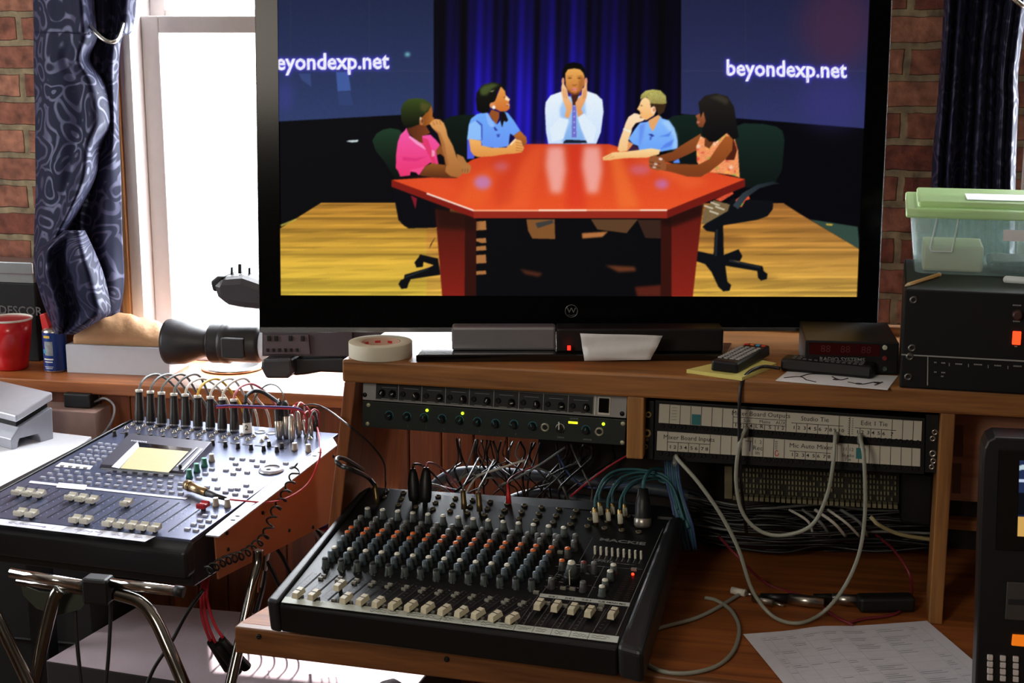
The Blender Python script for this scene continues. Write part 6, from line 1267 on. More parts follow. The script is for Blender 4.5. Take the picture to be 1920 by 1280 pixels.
def wrap(m, u, z, w_, h_, mi):   # patch on the can surface
    for k in range(6):
        a0 = -PI/2-YAW+(u+w_*(k/6-.5))/r; a1 = -PI/2-YAW+(u+w_*((k+1)/6-.5))/r; q = r+.0004
        m.quad((q*math.cos(a0), q*math.sin(a0), z), (q*math.cos(a1), q*math.sin(a1), z), (q*math.cos(a1), q*math.sin(a1), z+h_), (q*math.cos(a0), q*math.sin(a0), z+h_), mi)
m = MB(); wrap(m, .004, th_*.42, .022, th_*.34, 0); wrap(m, -.008, th_*.46, .01, th_*.1, 1); wrap(m, 0, th_*.84, .018, th_*.06, 2); wrap(m, .002, th_*.31, .026, th_*.035, 3); wrap(m, .002, th_*.25, .022, th_*.025, 3); wrap(m, .002, th_*.14, .024, th_*.012, 3); wrap(m, .002, th_*.10, .02, th_*.012, 3)
build('can_label', m, [mat('label_grey', (140, 146, 150), .5, noise=(160, .5)), mat('label_cyan', (60, 150, 190), .5), mat('label_yellow', (220, 180, 50), .5), WHT], sc_)
# white box and kraft parcel
bl, br = onz(126, 698, SZ), onz(318, 706, SZ); dx = (br-bl).normalized(); n = Vector((-dx.y, dx.x, 0)); bt = (ony(318, 653, br.y).z+ony(126, 646, bl.y).z)/2-SZ
m = MB(); m.hexa([bl, br, br+n*.12, bl+n*.12], [v+Vector((0, 0, bt)) for v in (bl, br, br+n*.12, bl+n*.12)]); wbx = solo('carton', 'flat pale grey carton on the sill under the brown parcel', 'box', m, mat('carton_grey', (200, 204, 214), .7), bev=.001)
m = MB(); X1 = (br-bl).length; nx, nyy = 26, 12; rg = random.Random(5)
bz2 = SZ+bt+.001; hh2 = ony(300, 600, br.y).z-bz2
def pw(u, v, w_):  # rounded crumpled pillow
    e = 1-.10*abs(2*w_-1)**4; pr_ = math.sin(PI*min(max(u, .02), .98))**.22*math.sin(PI*min(max(v, .02), .98))**.35
    return bl+dx*(.004+(X1-.008)*(.5+(u-.5)*e))+n*(.008+.104*v)+Vector((0, 0, bz2-SZ+(hh2*pr_*(.82+.18*math.sin(u*3+.6))+.0025*math.sin(u*19+v*9)+.0015*math.sin(u*41+v*7))*w_))
vs = []; 
for j in range(nyy+1):
    for i in range(nx+1): vs.append(pw(i/nx, j/nyy, 1))
for j in range(nyy+1):
    for i in range(nx+1): vs.append(pw(i/nx, j/nyy, 0))
fs = []; K = (nx+1)*(nyy+1); ix = lambda i, j: j*(nx+1)+i
for j in range(nyy):
    for i in range(nx): fs.append((ix(i, j), ix(i+1, j), ix(i+1, j+1), ix(i, j+1))); fs.append((K+ix(i, j+1), K+ix(i+1, j+1), K+ix(i+1, j), K+ix(i, j)))
for i in range(nx): fs.append((ix(i+1, 0), ix(i, 0), K+ix(i, 0), K+ix(i+1, 0))); fs.append((ix(i, nyy), ix(i+1, nyy), K+ix(i+1, nyy), K+ix(i, nyy)))
for j in range(nyy): fs.append((ix(0, j), ix(0, j+1), K+ix(0, j+1), K+ix(0, j))); fs.append((ix(nx, j+1), ix(nx, j), K+ix(nx, j), K+ix(nx, j+1)))
m.add(vs, fs, 0, None, True); solo('parcel', 'crumpled brown paper parcel lying on the pale carton by the curtain', 'parcel', m, mat('kraft', (206, 160, 118), .6, noise=(20, .12), bump=(60, .6), bumpd=.003))
# black case with a silver lid
p0 = ony(-60, 640, 3.20); p1 = ony(72, 640, 3.20); zt_1 = ony(40, 531, 3.2).z; zt_2 = ony(40, 514, 3.2).z; zt_3 = ony(40, 491, 3.2).z
bc = thing('equipment_case', 'black case with a silver top edge behind the red cup', 'case', (p1.x-.1, 3.2, SZ))
build('body', MB().box(p0.x, p1.x, 3.2, 3.265, SZ, zt_1), mat('case_black', (17, 16, 18), .6, spec=.25), bc, True, bev=.003)
build('middle_band', MB().box(p0.x, p1.x-.006, 3.205, 3.265, zt_1, zt_2), mat('case_grey', (128, 128, 126), .45, .3), bc, True, bev=.001)
build('silver_lid', MB().box(p0.x, p1.x-.002, 3.198, 3.268, zt_2, zt_3), mat('case_silver', (176, 180, 182), .28, .8), bc, True, bev=.003)
m = MB(); c = ony(38, 583, 3.199); add_text(m, 'DESCOR', .030, facing(c), 0, .0004, sx=1.0); build('lettering', m, mat('letter_dim', (84, 82, 82), .6), bc, True)
# shoulder video camera
cm = thing('video_camera', 'large shoulder video camera lying on the sill behind the television, lens toward the curtain', 'video camera', tuple(onz(450, 695, SZ)))
YC_ = 3.13; CK = mat('camera_black', (40, 38, 41), .4, bump=(700, .2)); CGY = mat('camera_grey', (66, 56, 60), .5)
ax0, ax1 = ony(316, 640, YC_), ony(490, 645, YC_); dX = (ax1-ax0).normalized(); s_ = (ax0-O).dot(fw)/F; AM = Matrix.Translation(ax0) @ dX.to_track_quat('Z', 'Y').to_matrix().to_4x4()
L = lambda px: (px-316)*s_*1.03
build('lens_hood', MB().lathe([(34*s_, .004), (42*s_, 0), (43*s_, L(322)), (41*s_, L(350)), (33*s_, L(372)), (27*s_, L(388)), (27*s_, L(402))], 32, 0, AM), CK, cm, True)
build('front_glass', MB().lathe([(34*s_, .006), (20*s_, .016), (.0001, .018)], 24, 0, AM, cap=False), BLKG, cm, True)
m = MB(); pr_ = [(27*s_, L(398)), (37*s_, L(402))]
for k in range(5): pr_ += [(37.5*s_, L(404+k*4)), (36*s_, L(406+k*4))]
pr_ += [(38*s_, L(425)), (38*s_, L(436)), (34*s_, L(440)), (35*s_, L(492)), (30*s_, L(500))]
m.lathe(pr_, 32, 0, AM); build('lens_barrel', m, CK, cm, True)
c = AM @ Vector((0, 0, L(455))); m = MB(); m.box(-.028, .028, -.006, .012, -.026, .022, 0, Matrix.Translation(c+Vector((0, -34*s_, 0)))); build('servo_grip', m, CK, cm, True, bev=.004)
fb = fpl(YC_-.05)
def blk(nm, pts, y0, y1, mt, bev=.002, lab=None):
    b = [ony(x, y, y0) for x, y in pts]; t = [v+Vector((0, y1-y0, 0)) for v in b]; k = len(b); mm = MB(); mm.add(b+t, [tuple(range(k))[::-1], tuple(range(k, 2*k))]+[(i, (i+1) % k, k+(i+1) % k, k+i) for i in range(k)]); return build(nm, mm, mt, cm, True, bev=bev)
blk('camera_body', [(491, 605), (660, 605), (662, 668), (491, 668)], 3.06, 3.19, CGY)
blk('side_panel', [(495, 628), (578, 628), (582, 664), (495, 664)], 3.054, 3.06, mat('panel_taupe', (80, 66, 70), .5), .001)
blk('battery', [(662, 612), (740, 612), (742, 672), (662, 672)], 3.07, 3.18, CGY)
blk('shoulder_pad', [(548, 672), (640, 670), (652, 676), (650, 700), (600, 698), (572, 703), (548, 705)], 3.06, 3.17, RUB, .006)
blk('connector_block', [(490, 674), (545, 672), (549, 700), (538, 710), (498, 710), (488, 690)], 3.03, 3.12, CK, .006)
m = MB()
for i in range(6): m.box(-.003, .003, -.003, .0, -.004, .004, 0, Matrix.Translation(ony(502+i*11, 656, 3.054)))
for x in (505, 518, 545, 568): m.box(-.004, .004, -.004, 0, -.006, .006, 0, Matrix.Translation(ony(x, 634, 3.054)))
build('side_controls', m, BLK, cm, True, bev=.0006)
vfp = [(397, 536), (404, 521), (452, 518), (492, 532), (520, 536), (520, 580), (490, 584), (450, 580), (425, 575), (402, 560)]
blk('viewfinder', vfp, 3.09, 3.17, mat('viewfinder_grey', (62, 58, 62), .38), .018); blk('viewfinder_eyecup', [(394, 528), (406, 518), (420, 518), (412, 530), (404, 548), (398, 545)], 3.095, 3.175, RUB, .004)
blk('handle', [(518, 540), (660, 540), (660, 556), (640, 606), (625, 606), (640, 556), (540, 556), (530, 606), (512, 606)], 3.11, 3.15, CK, .003)
for x, y, w_ in ((434, 506, 4), (449, 500, 6), (467, 507, 4)): blk('accessory_shoe', [(x-w_/2, y+13), (x-w_/2, y-5), (x+w_/2, y-5), (x+w_/2, y+13)], 3.13, 3.14, BLKM, .001)
c = onz(436, 689, SZ+.001); m = MB().lathe([(58*s_, 0), (60*s_, .003), (58*s_, .008), (50*s_, .009), (46*s_, .004), (.0001, .004)], 40, [0, 0, 0, 1, 1], Matrix.Translation(Vector((c.x, c.y, SZ+.0005)))); solo('lens_cap', 'round silver-rimmed lens cap lying under the camera lens on the sill', 'lens cap', m, [STL, BLK])
# ================================================================ plugs and cables
CG_ = mat('cable_grey', (112, 114, 112), .45); CBK = mat('cable_black', (20, 20, 22), .45); CWH = mat('cable_white', (210, 206, 196), .45); CYE = mat('cable_yellow', (222, 176, 50), .45); CRD = mat('cable_red', (188, 40, 56), .4); CTE = mat('cable_teal', (60, 112, 120), .5); CBL = mat('cable_blue', (62, 82, 130), .5); CPU = mat('cable_purple', (86, 66, 150), .45)
CPK = mat('cable_pink', (210, 120, 130), .45)
def dep(P): return (P-O).dot(fw)
def W(M, l): return M @ l
def plugM(base, up_dir):
    z = Vector(up_dir).normalized(); return Matrix.Translation(base) @ z.to_track_quat('Z', 'Y').to_matrix().to_4x4()
def cable(name, label, cat, cordpts, r, mt, plugs=(), group=None, n=8, k=6):
    """cordpts world points; plugs: (matrix, lathe profile, material indices, materials, name)"""
    o = thing(name, label, cat, tuple(cordpts[0]), group); m = MB().tube(cordpts, r, n, k=k); build('cord', m, mt, o, True)
    for (Mx, prof, mis, mts, nm) in plugs: build(nm, MB().lathe(prof, 14, mis, Mx), mts, o, True)
    return o
def single(name, label, cat, pts, r, mt, group=None, n=7, k=6): return solo(name, label, cat, MB().tube(pts, r, n, k=k), mt, group)
XP = [(.0088, 0), (.0092, .004), (.0092, .020), (.0085, .024), (.0070, .052), (.0064, .057), (.0070, .058), (.0070, .062), (.004, .062)]
XI = [1, 0, 0, 0, 0, 2, 2, 2]
cord9 = [(CG_, 'grey'), (CG_, 'grey'), (CG_, 'grey'), (CG_, 'grey'), (CWH, 'white'), (CYE, 'yellow'), (CWH, 'white'), (CWH, 'white'), (CPK, 'pink and red')]
ordn = ['leftmost', 'second from the left', 'third from the left', 'fourth from the left', 'fifth from the left', 'sixth from the left', 'seventh from the left', 'eighth from the left', 'ninth from the left']
tops9 = [(758, 145), (820, 152), (880, 158), (948, 165), (1010, 168), (1077, 176), (1146, 182), (1212, 188), (1274, 196)]; bas9 = [(762, 325), (824, 330), (884, 340), (951, 345), (1014, 350), (1080, 357), (1148, 362), (1213, 370), (1280, 375)]
for i in range(9):
    b_ = z4(*bas9[i]); t_ = z4(*tops9[i]); B = W(YM, yk(*b_)); d0 = dep(B); Tt = atd(t_[0], t_[1], d0-.003); L0 = (Tt-B).length; Mx = plugM(B, Tt-B) @ Matrix.Scale(L0/.062, 4)
    tx, ty = t_; q = i % 4
    pts = [Tt-(Tt-B)*.03, atd(tx+4, ty-12, d0+.005), atd(tx+16+q*2, ty-24-q*2, d0+.03), atd(tx+38+q*3, ty-27-q*2, d0+.07), atd(tx+66, ty-6+q*3, d0+.12), atd(tx+86, ty+32, d0+.16), atd(tx+94, ty+100, d0+.18), atd(tx+96, ty+170, d0+.19)]
    cable('microphone_cable', '%s cord and black plug, %s of nine' % (cord9[i][1], ordn[i]), 'cable', pts, .0026, cord9[i][0], [(Mx, XP, XI, [CBK, STL, WHT], 'plug')], 'row of nine plugged microphone cables')
# the plug marked 2 and its thick cord
B = W(YM, yk(*z4(1352, 385))); d0 = dep(B); Tt = atd(*z4(1338, 222), d0); Mx = plugM(B, Tt-B) @ Matrix.Scale((Tt-B).length/.062, 4)
pts = [Tt, atd(*z4(1345, 180), d0+.01), atd(*z4(1380, 155), d0+.03), atd(*z4(1430, 158), d0+.03), atd(*z4(1490, 195), d0+.02), atd(*z4(1540, 232), d0+.01), atd(*z4(1580, 262), d0+.03), atd(*z4(1600, 420), d0+.15)]
o = cable('microphone_cable', 'thick black cord whose white-banded plug is marked 2', 'cable', pts, .0040, CBK, [(Mx, [(.0078, 0), (.0096, .002), (.0096, .022), (.0088, .023), (.0092, .034), (.006, .052), (.0045, .062)], [1, 1, 0, 0, 0, 0], [CBK, WHT], 'plug')])
mm = MB(); add_text(mm, '2', .016, Mx @ Matrix.Rotation(-PI/2, 4, 'Z') @ Matrix.Translation((0, 0, 0)), 0); 
p2 = (B+(Tt-B)*.19)-fw*.0102*((Tt-B).length/.062)
mm = MB(); Rr = Matrix((rt, up, -fw)).transposed().to_4x4(); add_text(mm, '2', .014, Matrix.Translation(p2) @ Rr, 0, .0002); build('marking', mm, INK, o, True)
# silver plugs standing at the right rear
SP = [(.0045, 0), (.006, .004), (.0078, .006), (.0078, .030), (.0070, .032), (.0066, .050), (.0035, .056)]
for i, (bx, by, tx, ty, kind, lab) in enumerate([(1525, 415, 1510, 245, 'b', 'black-topped silver plug beside the plug marked 2'), (1562, 408, 1550, 205, 'b', 'tallest slim black and silver plug of the cluster'), (1592, 430, 1588, 280, 's', 'silver plug leaning in the middle of the silver plug cluster'), (1632, 402, 1620, 262, 's', 'silver plug at the back of the silver plug cluster'), (1668, 400, 1655, 310, 's', 'short silver plug in front of the pink looped cord'), (1700, 398, 1688, 300, 's', 'short silver plug beside the black cord at the right rear corner')]):
    B = W(YM, yk(*z4(bx, by))); d0 = dep(B); Tt = atd(*z4(tx, ty), d0); L0 = (Tt-B).length; Mx = plugM(B, Tt-B) @ Matrix.Scale(L0/.056, 4) @ Matrix.Diagonal((.9, .9, 1, 1))
    cl = [CBK, CG_, CRD, CWH, CPK, CRD][i]; tpx, tpy = z4(tx, ty)
    if i == 1: pts = [Tt, atd(tpx-2, tpy-12, d0), atd(tpx-12, tpy-26, d0+.02), atd(tpx-28, tpy-30, d0+.04), atd(tpx-44, tpy-20, d0+.08), atd(tpx-58, tpy+5, d0+.13), atd(tpx-60, tpy+60, d0+.2)]
    else: pts = [Tt, atd(tpx+1, tpy-8, d0), atd(tpx+4+i, tpy-16, d0+.02), atd(tpx+8+i*2, tpy-4, d0+.06), atd(tpx+6+i*2, tpy+40, d0+.16)]
    cable('plug_cable', 'cord ending in a '+lab if i != 1 else 'cord ending in the '+lab, 'cable', pts, .0016, cl, [(Mx, SP, [1, 1, 1, 1, 0, 0] if kind == 'b' else [1]*6, [CBK, STL], 'plug')])
dY = dep(W(YM, yk(*z4(1500, 400))))
a = [z4(1178, 236), z4(1260, 232), z4(1400, 236), z4(1530, 240), z4(1620, 246), z4(1650, 262)]
single('flat_cable', 'purple cord lying straight across the row of black plugs', 'cable', [atd(x, y, dY-.045) for x, y in a], .0018, CPU)
single('flat_cable', 'red cord running just under the purple one across the black plugs', 'cable', [atd(x+1, y+3.4, dY-.046) for x, y in a[:-1]]+[atd(*z4(1665, 290), dY-.04), atd(*z4(1672, 400), dY)], .0016, CRD)
B = W(YM, yk(*z4(1728, 405))); Tt = atd(*z4(1722, 272), dep(B)); Mx = plugM(B, Tt-B) @ Matrix.Scale((Tt-B).length/.06, 4)
pts = [Tt, atd(*z4(1712, 264), dep(B)), atd(*z4(1695, 300), dep(B)-.01), atd(*z4(1670, 420), dep(B)-.03), atd(*z4(1625, 520), dep(B)-.04), atd(*z4(1598, 560), dep(B)-.045), atd(*z4(1612, 575), dep(B)-.045), atd(*z4(1660, 540), dep(B)-.05), atd(*z4(1735, 470), dep(B)-.02)]
cable('plug_cable', 'dark grey cord hooked from a slim black plug near the mixer corner', 'cable', pts, .0019, CG_, [(Mx, [(.0022, 0), (.0022, .012), (.005, .013), (.005, .04), (.0025, .06)], [1, 1, 0, 0], [CBK, STL], 'plug')])
# red twisted lead with an inline socket lying on the panel
Pn = lambda x, y, h=.010: W(YM, yk(x, y, h)) + YN*0
j0, j1 = Pn(351, 909, .014), Pn(388, 924, .012); j2 = Pn(424, 935, .008)
_a, _b = W(YM, Vector((E0.x+.016, E0.y, 0))), W(YM, Vector((e2.x+.016, e2.y, 0))); _n = (_b-_a).cross(Vector((0, 0, 1))).normalized(); Sx = lambda x, y: onp(x, y, _a, _n)
rd = [j2, Pn(450, 938), Sx(505, 941), Sx(545, 930), Sx(578, 905), Sx(596, 868), Sx(601, 840), atd(594, 800, dY-.01), atd(578, 766, dY), atd(560, 755, dY+.01), atd(552, 766, dY+.01), atd(556, 800, dY+.03)]
o = cable('inline_socket_lead', 'pinkish-red twisted lead ending in a bronze inline socket lying on the mixer', 'cable', rd, .0018, CRD)
build('socket', MB().cyl(j0, j1, .0092, .0075, 18).cyl(j0+(j0-j1).normalized()*.001, j0+(j1-j0)*.2, .0098, .0098, 18), mat('bronze', (176, 150, 112), .3, .9), o, True)
build('strain_relief', MB().cyl(j1, j2, .0068, .0035, 14), CBK, o, True)
# coiled cord down the side
EA_, EB_ = W(YM, Vector((E0.x+.010, E0.y, 0))), W(YM, Vector((e2.x+.004, e2.y, 0))); SN = (EB_-EA_).cross(Vector((0, 0, 1))).normalized()
SN = SN if SN.x > 0 else -SN
S_ = lambda x, y, off=0.0: onp(x, y, EA_+SN*off, SN)
path = smooth_path([S_(550, 868, .012), S_(553, 885, .012), S_(545, 905, .012), S_(530, 935, .012), S_(512, 965, .012), S_(500, 1000, .012), S_(480, 1022, .012), S_(455, 1040, .012), S_(425, 1050, .012), S_(385, 1072, .012)], 20)
pts = []; tot = 0
for i in range(len(path)-1):
    t = (path[i+1]-path[i]).normalized(); N_ = t.cross(fw).normalized(); B2 = t.cross(N_); tot += (path[i+1]-path[i]).length; 
    for q in range(2): a_ = (tot+(path[i+1]-path[i]).length*q/2)*2*PI/.021; pts.append(path[i].lerp(path[i+1], q/2)+N_*math.cos(a_)*.0078+B2*math.sin(a_)*.0078)
single('coiled_cord', 'black coiled cord hanging along the right side of the silver-blue mixer', 'cable', pts, .0019, CBK, n=6, k=2)
# thin black pair crossing to the black mixer, thick cord with a brass plug
MB_ = lambda x, y, h=0: MM @ mk(x, y, h)
dM = dep(MB_(720, 930))
single('thin_cable', 'thin black twisted lead draped from the left mixer past the post to the black mixer', 'cable', [atd(*z4(1655, 232), dY), atd(590, 758, dY-.05), atd(615, 768, dY-.1), atd(645, 790, 2.33), atd(672, 812, 2.30), atd(700, 838, 2.33), atd(720, 868, 2.40), atd(723, 900, dM+.02), atd(722, 930, dM)], .0016, CBK)
def jackplug(px, py, tx, ty, r, mats, prof=None, dd=0): B = MB_(px, py); Tt = atd(tx, ty, dep(B)+dd); return B, Tt, plugM(B, Tt-B) @ Matrix.Scale((Tt-B).length/.05, 4) @ Matrix.Diagonal((r, r, 1, 1))
JPf = [(.003, 0), (.003, .006), (.0072, .007), (.0072, .022), (.0064, .024), (.0064, .040), (.005, .050)]; OB = mat('aged_brass', (112, 94, 62), .35, .8)
B, Tt, Mx = jackplug(708, 949, 703, 910, 1, None)
cable('instrument_cable', 'thick black cord looping round the oak post to a brass plug at the mixer corner', 'cable', [Tt, atd(690, 895, dM), atd(665, 882, 2.28), atd(640, 873, 2.26), atd(631, 864, 2.27), atd(636, 858, 2.32), atd(650, 862, 2.4), atd(680, 880, 2.6)], .0038, CBK, [(Mx, JPf, [0]*6, [OB], 'plug')])
for i, (bx, by, tx, ty) in enumerate(((777, 945, 774, 878), (797, 948, 799, 876))):
    B, Tt, Mx = jackplug(bx, by, tx, ty, 1.15, None)
    cable('instrument_cable', ('left' if i == 0 else 'right')+' one of the two tall black plugs standing at the back of the black mixer', 'cable', [Tt, atd(tx+3, ty-8, dep(B)), atd(tx+20, ty-4, dep(B)+.05), atd(tx+45, ty+18, dep(B)+.12), atd(tx+75, ty+55, dep(B)+.2)], .0022, CBK if i == 0 else CPK, [(Mx, [(.003, 0), (.003, .004), (.006, .005), (.0072, .012), (.0072, .030), (.005, .044), (.003, .050)], [1, 0, 0, 0, 0, 0], [CBK, STL], 'plug')])
for i, (bx, by, tx, ty) in enumerate(((871, 960, 868, 918), (900, 964, 897, 922))):
    B, Tt, Mx = jackplug(bx, by, tx, ty, .95, None); cable('instrument_cable', ('left' if i == 0 else 'right')+' one of the pair of dark brass plugs behind the middle of the black mixer', 'cable', [Tt, atd(tx+2, ty-8, dep(B)), atd(tx+12, ty-26, dep(B)+.06), atd(tx+30, ty-60, dep(B)+.2)], .002, CG_, [(Mx, JPf, [0]*6, [OB], 'plug')])
B, Tt, Mx = jackplug(954, 944, 952, 908, .75, None); cable('instrument_cable', 'bright red pointed plug at the back of the black mixer', 'cable', [Tt, atd(955, 898, dep(B)+.02), atd(975, 885, dep(B)+.08), atd(1020, 868, dep(B)+.15)], .0012, CRD, [(Mx, [(.009, 0), (.009, .022), (.0045, .036), (.004, .05)], [0]*3, [mat('plug_red', (214, 40, 44), .4)], 'plug')])
for i, (x, y, tx, ty) in enumerate(((1118, 985, 1115, 951), (1142, 981, 1139, 952), (1164, 987, 1162, 954), (1128, 970, 1124, 941), (1150, 968, 1148, 943), (1173, 972, 1171, 944))):
    B, Tt, Mx = jackplug(x, y, tx, ty, 1.0, None); dd = dep(B); e = [(1270, 955), (1275, 965), (1282, 975), (1262, 940), (1266, 948), (1288, 990)][i]
    pts = [Tt, atd(tx+3, ty-22, dd+.01), atd(tx+22, ty-58+i*4, dd+.03), atd(tx+58, ty-72+i*5, dd+.05), atd(1240, 888+i*3, dd+.05), atd(1262, 915, dd+.04), atd(*e, dd+.02)]
    cable('phono_cable', ['front left', 'front middle', 'front right', 'rear left', 'rear middle', 'rear right'][i]+' one of six gold phono plugs with white sleeves on the black mixer', 'cable', pts, .0022, CTE, [(Mx, [(.006, 0), (.006, .008), (.0078, .009), (.0078, .036), (.0072, .037), (.0072, .046), (.004, .05)], [1, 1, 0, 0, 1, 1], [mat('sleeve_white', (206, 202, 180), .5), BRS], 'plug')], 'gold phono plugs')
B, Tt, Mx = jackplug(1205, 988, 1206, 915, 1.5, None); cable('microphone_cable', 'black plug with a silver ring at the right rear of the black mixer', 'cable', [Tt, atd(1208, 900, dep(B)), atd(1222, 880, dep(B)+.04), atd(1250, 884, dep(B)+.08), atd(1272, 930, dep(B)+.06), atd(1290, 990, dep(B)+.03)], .003, CTE, [(Mx, [(.0062, 0), (.0075, .003), (.0075, .012), (.0066, .013), (.0066, .03), (.004, .05)], [1, 1, 0, 0, 0], [CBK, mat('ring_silver', (170, 166, 158), .35, .8)], 'plug')])
# grey patch cords
def pc(pts, y0):
    P = [ony(x, y, y0+dy) for x, y, dy in pts]; return [v if v.z > DZ+.006 else onz(x, y, DZ+.006) for v, (x, y, dy) in zip(P, pts)]
PCG = mat('patch_cord', (150, 152, 140), .4); PLg = [(.0032, 0), (.0046, .004), (.0046, .016), (.003, .022)]
def pplug(px, py, dyx=0, dz=-1): return (plugM(ony(px, py, FYP-.002), Vector((dyx*.3, -1, dz*.6))), PLg, [0]*3, [CG_], 'plug')
cable('patch_cable', 'grey patch cord hanging in a small loop between two patch bay jacks', 'cable', pc([(1399, 801, -.004), (1397, 806, -.03), (1386, 835, -.045), (1380, 900, -.045), (1392, 960, -.045), (1425, 995, -.045), (1470, 1003, -.045), (1522, 984, -.045), (1550, 930, -.045), (1562, 870, -.045), (1566, 820, -.03), (1568, 812, -.004)], FYP), .0032, PCG, [pplug(1399, 800), pplug(1568, 811)], k=8)
cable('patch_cable', 'long grey patch cord hanging in a deep loop down to the worktop', 'cable', pc([(1613, 815, -.004), (1613, 822, -.03), (1620, 860, -.05), (1622, 960, -.05), (1610, 1040, -.05), (1580, 1105, -.05), (1540, 1150, -.05), (1495, 1168, -.05), (1448, 1154, -.05), (1410, 1105, -.05), (1385, 1030, -.05), (1352, 965, -.05), (1310, 905, -.045), (1272, 862, -.03), (1268, 854, -.004)], FYP), .0032, PCG, [pplug(1613, 814), pplug(1268, 853)], k=8)
e0 = onz(1462, 690, ST+.012)
cable('controller_cable', 'black cord of the hand controller falling over the shelf edge', 'cable', [e0, onz(1430, 687, ST+.010), onz(1405, 697, ST+.008), ony(1391, 716, FY-.004), ony(1387, 745, FY-.012), ony(1386, 790, FY-.012), ony(1387, 860, FY-.01), ony(1392, 930, FY+.02), ony(1400, 1000, FY+.1)], .0028, CBK)
D_ = lambda x, y, h=.004: onz(x, y, DZ+h)
single('desk_cable', 'grey cord curling on the worktop between the black mixer and the paper', 'cable', [D_(1195, 1200), D_(1200, 1232), D_(1235, 1256), D_(1285, 1262), D_(1340, 1250), D_(1374, 1222), D_(1386, 1180), D_(1372, 1146), D_(1345, 1126), D_(1322, 1120)], .0033, PCG)
single('desk_cable', 'grey cord running from under the black mixer back toward the loose plugs', 'cable', [D_(1205, 1190), D_(1240, 1176), D_(1300, 1160), D_(1340, 1142), D_(1380, 1118), D_(1400, 1106)], .0033, PCG)
single('red_cable', 'dark red cord arching down to the worktop behind the paper', 'cable', [ony(1348, 1005, 2.4), ony(1385, 1045, 2.35), D_(1440, 1095), D_(1515, 1120), D_(1560, 1152), D_(1600, 1172)], .0024, mat('cable_maroon', (120, 36, 48), .45))
single('red_cable', 'dark red cord making a wide curve beside the right oak post', 'cable', [ony(1640, 1000, 2.5), ony(1675, 1030, 2.42), ony(1705, 1075, 2.36), D_(1708, 1120), D_(1680, 1150), D_(1620, 1160), D_(1590, 1168)], .0024, mat('cable_maroon', (120, 36, 48), .45))
for i, (x0, y0, x1, y1) in enumerate(((1478, 1122, 1545, 1130), (1560, 1122, 1612, 1126))):
    a, b = D_(x0, y0, .011), D_(x1, y1, .011); d = (b-a).normalized(); o = thing('loose_plug', 'silver microphone plug lying on the worktop, '+('left' if i == 0 else 'right')+' of two', 'plug', tuple(a))
    build('barrel', MB().cyl(a, b, .0095, n=18), STL, o, True); build('boot', MB().cyl(a, a-d*.045, .0085, .004, 12) if i == 0 else MB().cyl(a, a-d*.03, .0085, .006, 12), CBK, o, True)
a, b = D_(1372, 1106, .007), D_(1398, 1112, .007); o = thing('loose_plug', 'small white and silver plug lying left of the silver ones', 'plug', tuple(a)); build('sleeve', MB().cyl(a, b, .006), WHT, o, True); build('pin', MB().cyl(b, b+(b-a)*.5, .003), STL, o, True)
a, b = D_(1412, 1120, .007), D_(1450, 1130, .007); o = thing('loose_plug', 'slim silver jack plug lying on the worktop, pointing right', 'plug', tuple(a)); build('sleeve', MB().cyl(a, b, .006), STL, o, True); build('pin', MB().cyl(b, D_(1470, 1136, .006), .003, .002), STL, o, True)
o = solo('black_adapter', 'small black adapter block on the worktop beside the post foot', 'adapter', MB().box(0, .09, 0, .03, 0, .025, 0, Matrix.Translation(D_(1612, 1150, .001)) @ Matrix.Rotation(.25, 4, 'Z')), RUB, bev=.005)
# tangles
rg = random.Random(21)
def tangle(label, group, n, gen, cols, r0, r1, nm='loose_cable'):
    for i in range(n): single(nm, label % {CBK.name: 'black', CG_.name: 'grey', CWH.name: 'white'}[cols[i % len(cols)].name], 'cable', gen(i), rg.uniform(r0, r1), cols[i % len(cols)], group, n=6, k=5)
def g1(i):
    x0 = rg.uniform(850, 1165) if i > 8 else rg.uniform(900, 980); x1 = x0+rg.uniform(-110, 110); y = 2.50+rg.uniform(0, .1)
    return [ony(x0, 822+(x0-845)*.05, y), ony(x0+rg.uniform(-12, 12), 850+rg.uniform(0, 20), y+rg.uniform(-.04, .04)), ony((x0+x1)/2+rg.uniform(-20, 20), 895+rg.uniform(-15, 10), y-rg.uniform(0, .06)), ony(x1, 925+rg.uniform(-5, 15), y-rg.uniform(0, .05)), ony(x1+rg.uniform(-20, 20), 975, y)]
tangle('%s cord dropping behind the black mixer from the rack units above', 'cords dropping behind the black mixer', 30, g1, [CBK, CBK, CBK, CBK, CG_, CBK, CBK], .0012, .0024)
def g2(i):
    x = 826+i*8; y = 2.50
    return [ony(x-30, 905+i*3, y), ony(x, 912+i*2, y-.02), ony(x+18, 924, y-.03), ony(x+40, 945+i*3, y-.02), ony(x+46, 990, y)]
for i, (c, nm) in enumerate(((CWH, 'white'), (CRD, 'red'), (CBL, 'blue'), (CWH, 'white'), (CPU, 'purple'))): single('loose_cable', ['bright white cord nearest the two tall black plugs', 'red cord in the bright tangle behind the mixer', 'blue cord in the bright tangle behind the mixer', 'white cord crossing the red one behind the mixer', 'purple cord at the right of the bright tangle behind the mixer'][i], 'cable', g2(i), .0026, c)
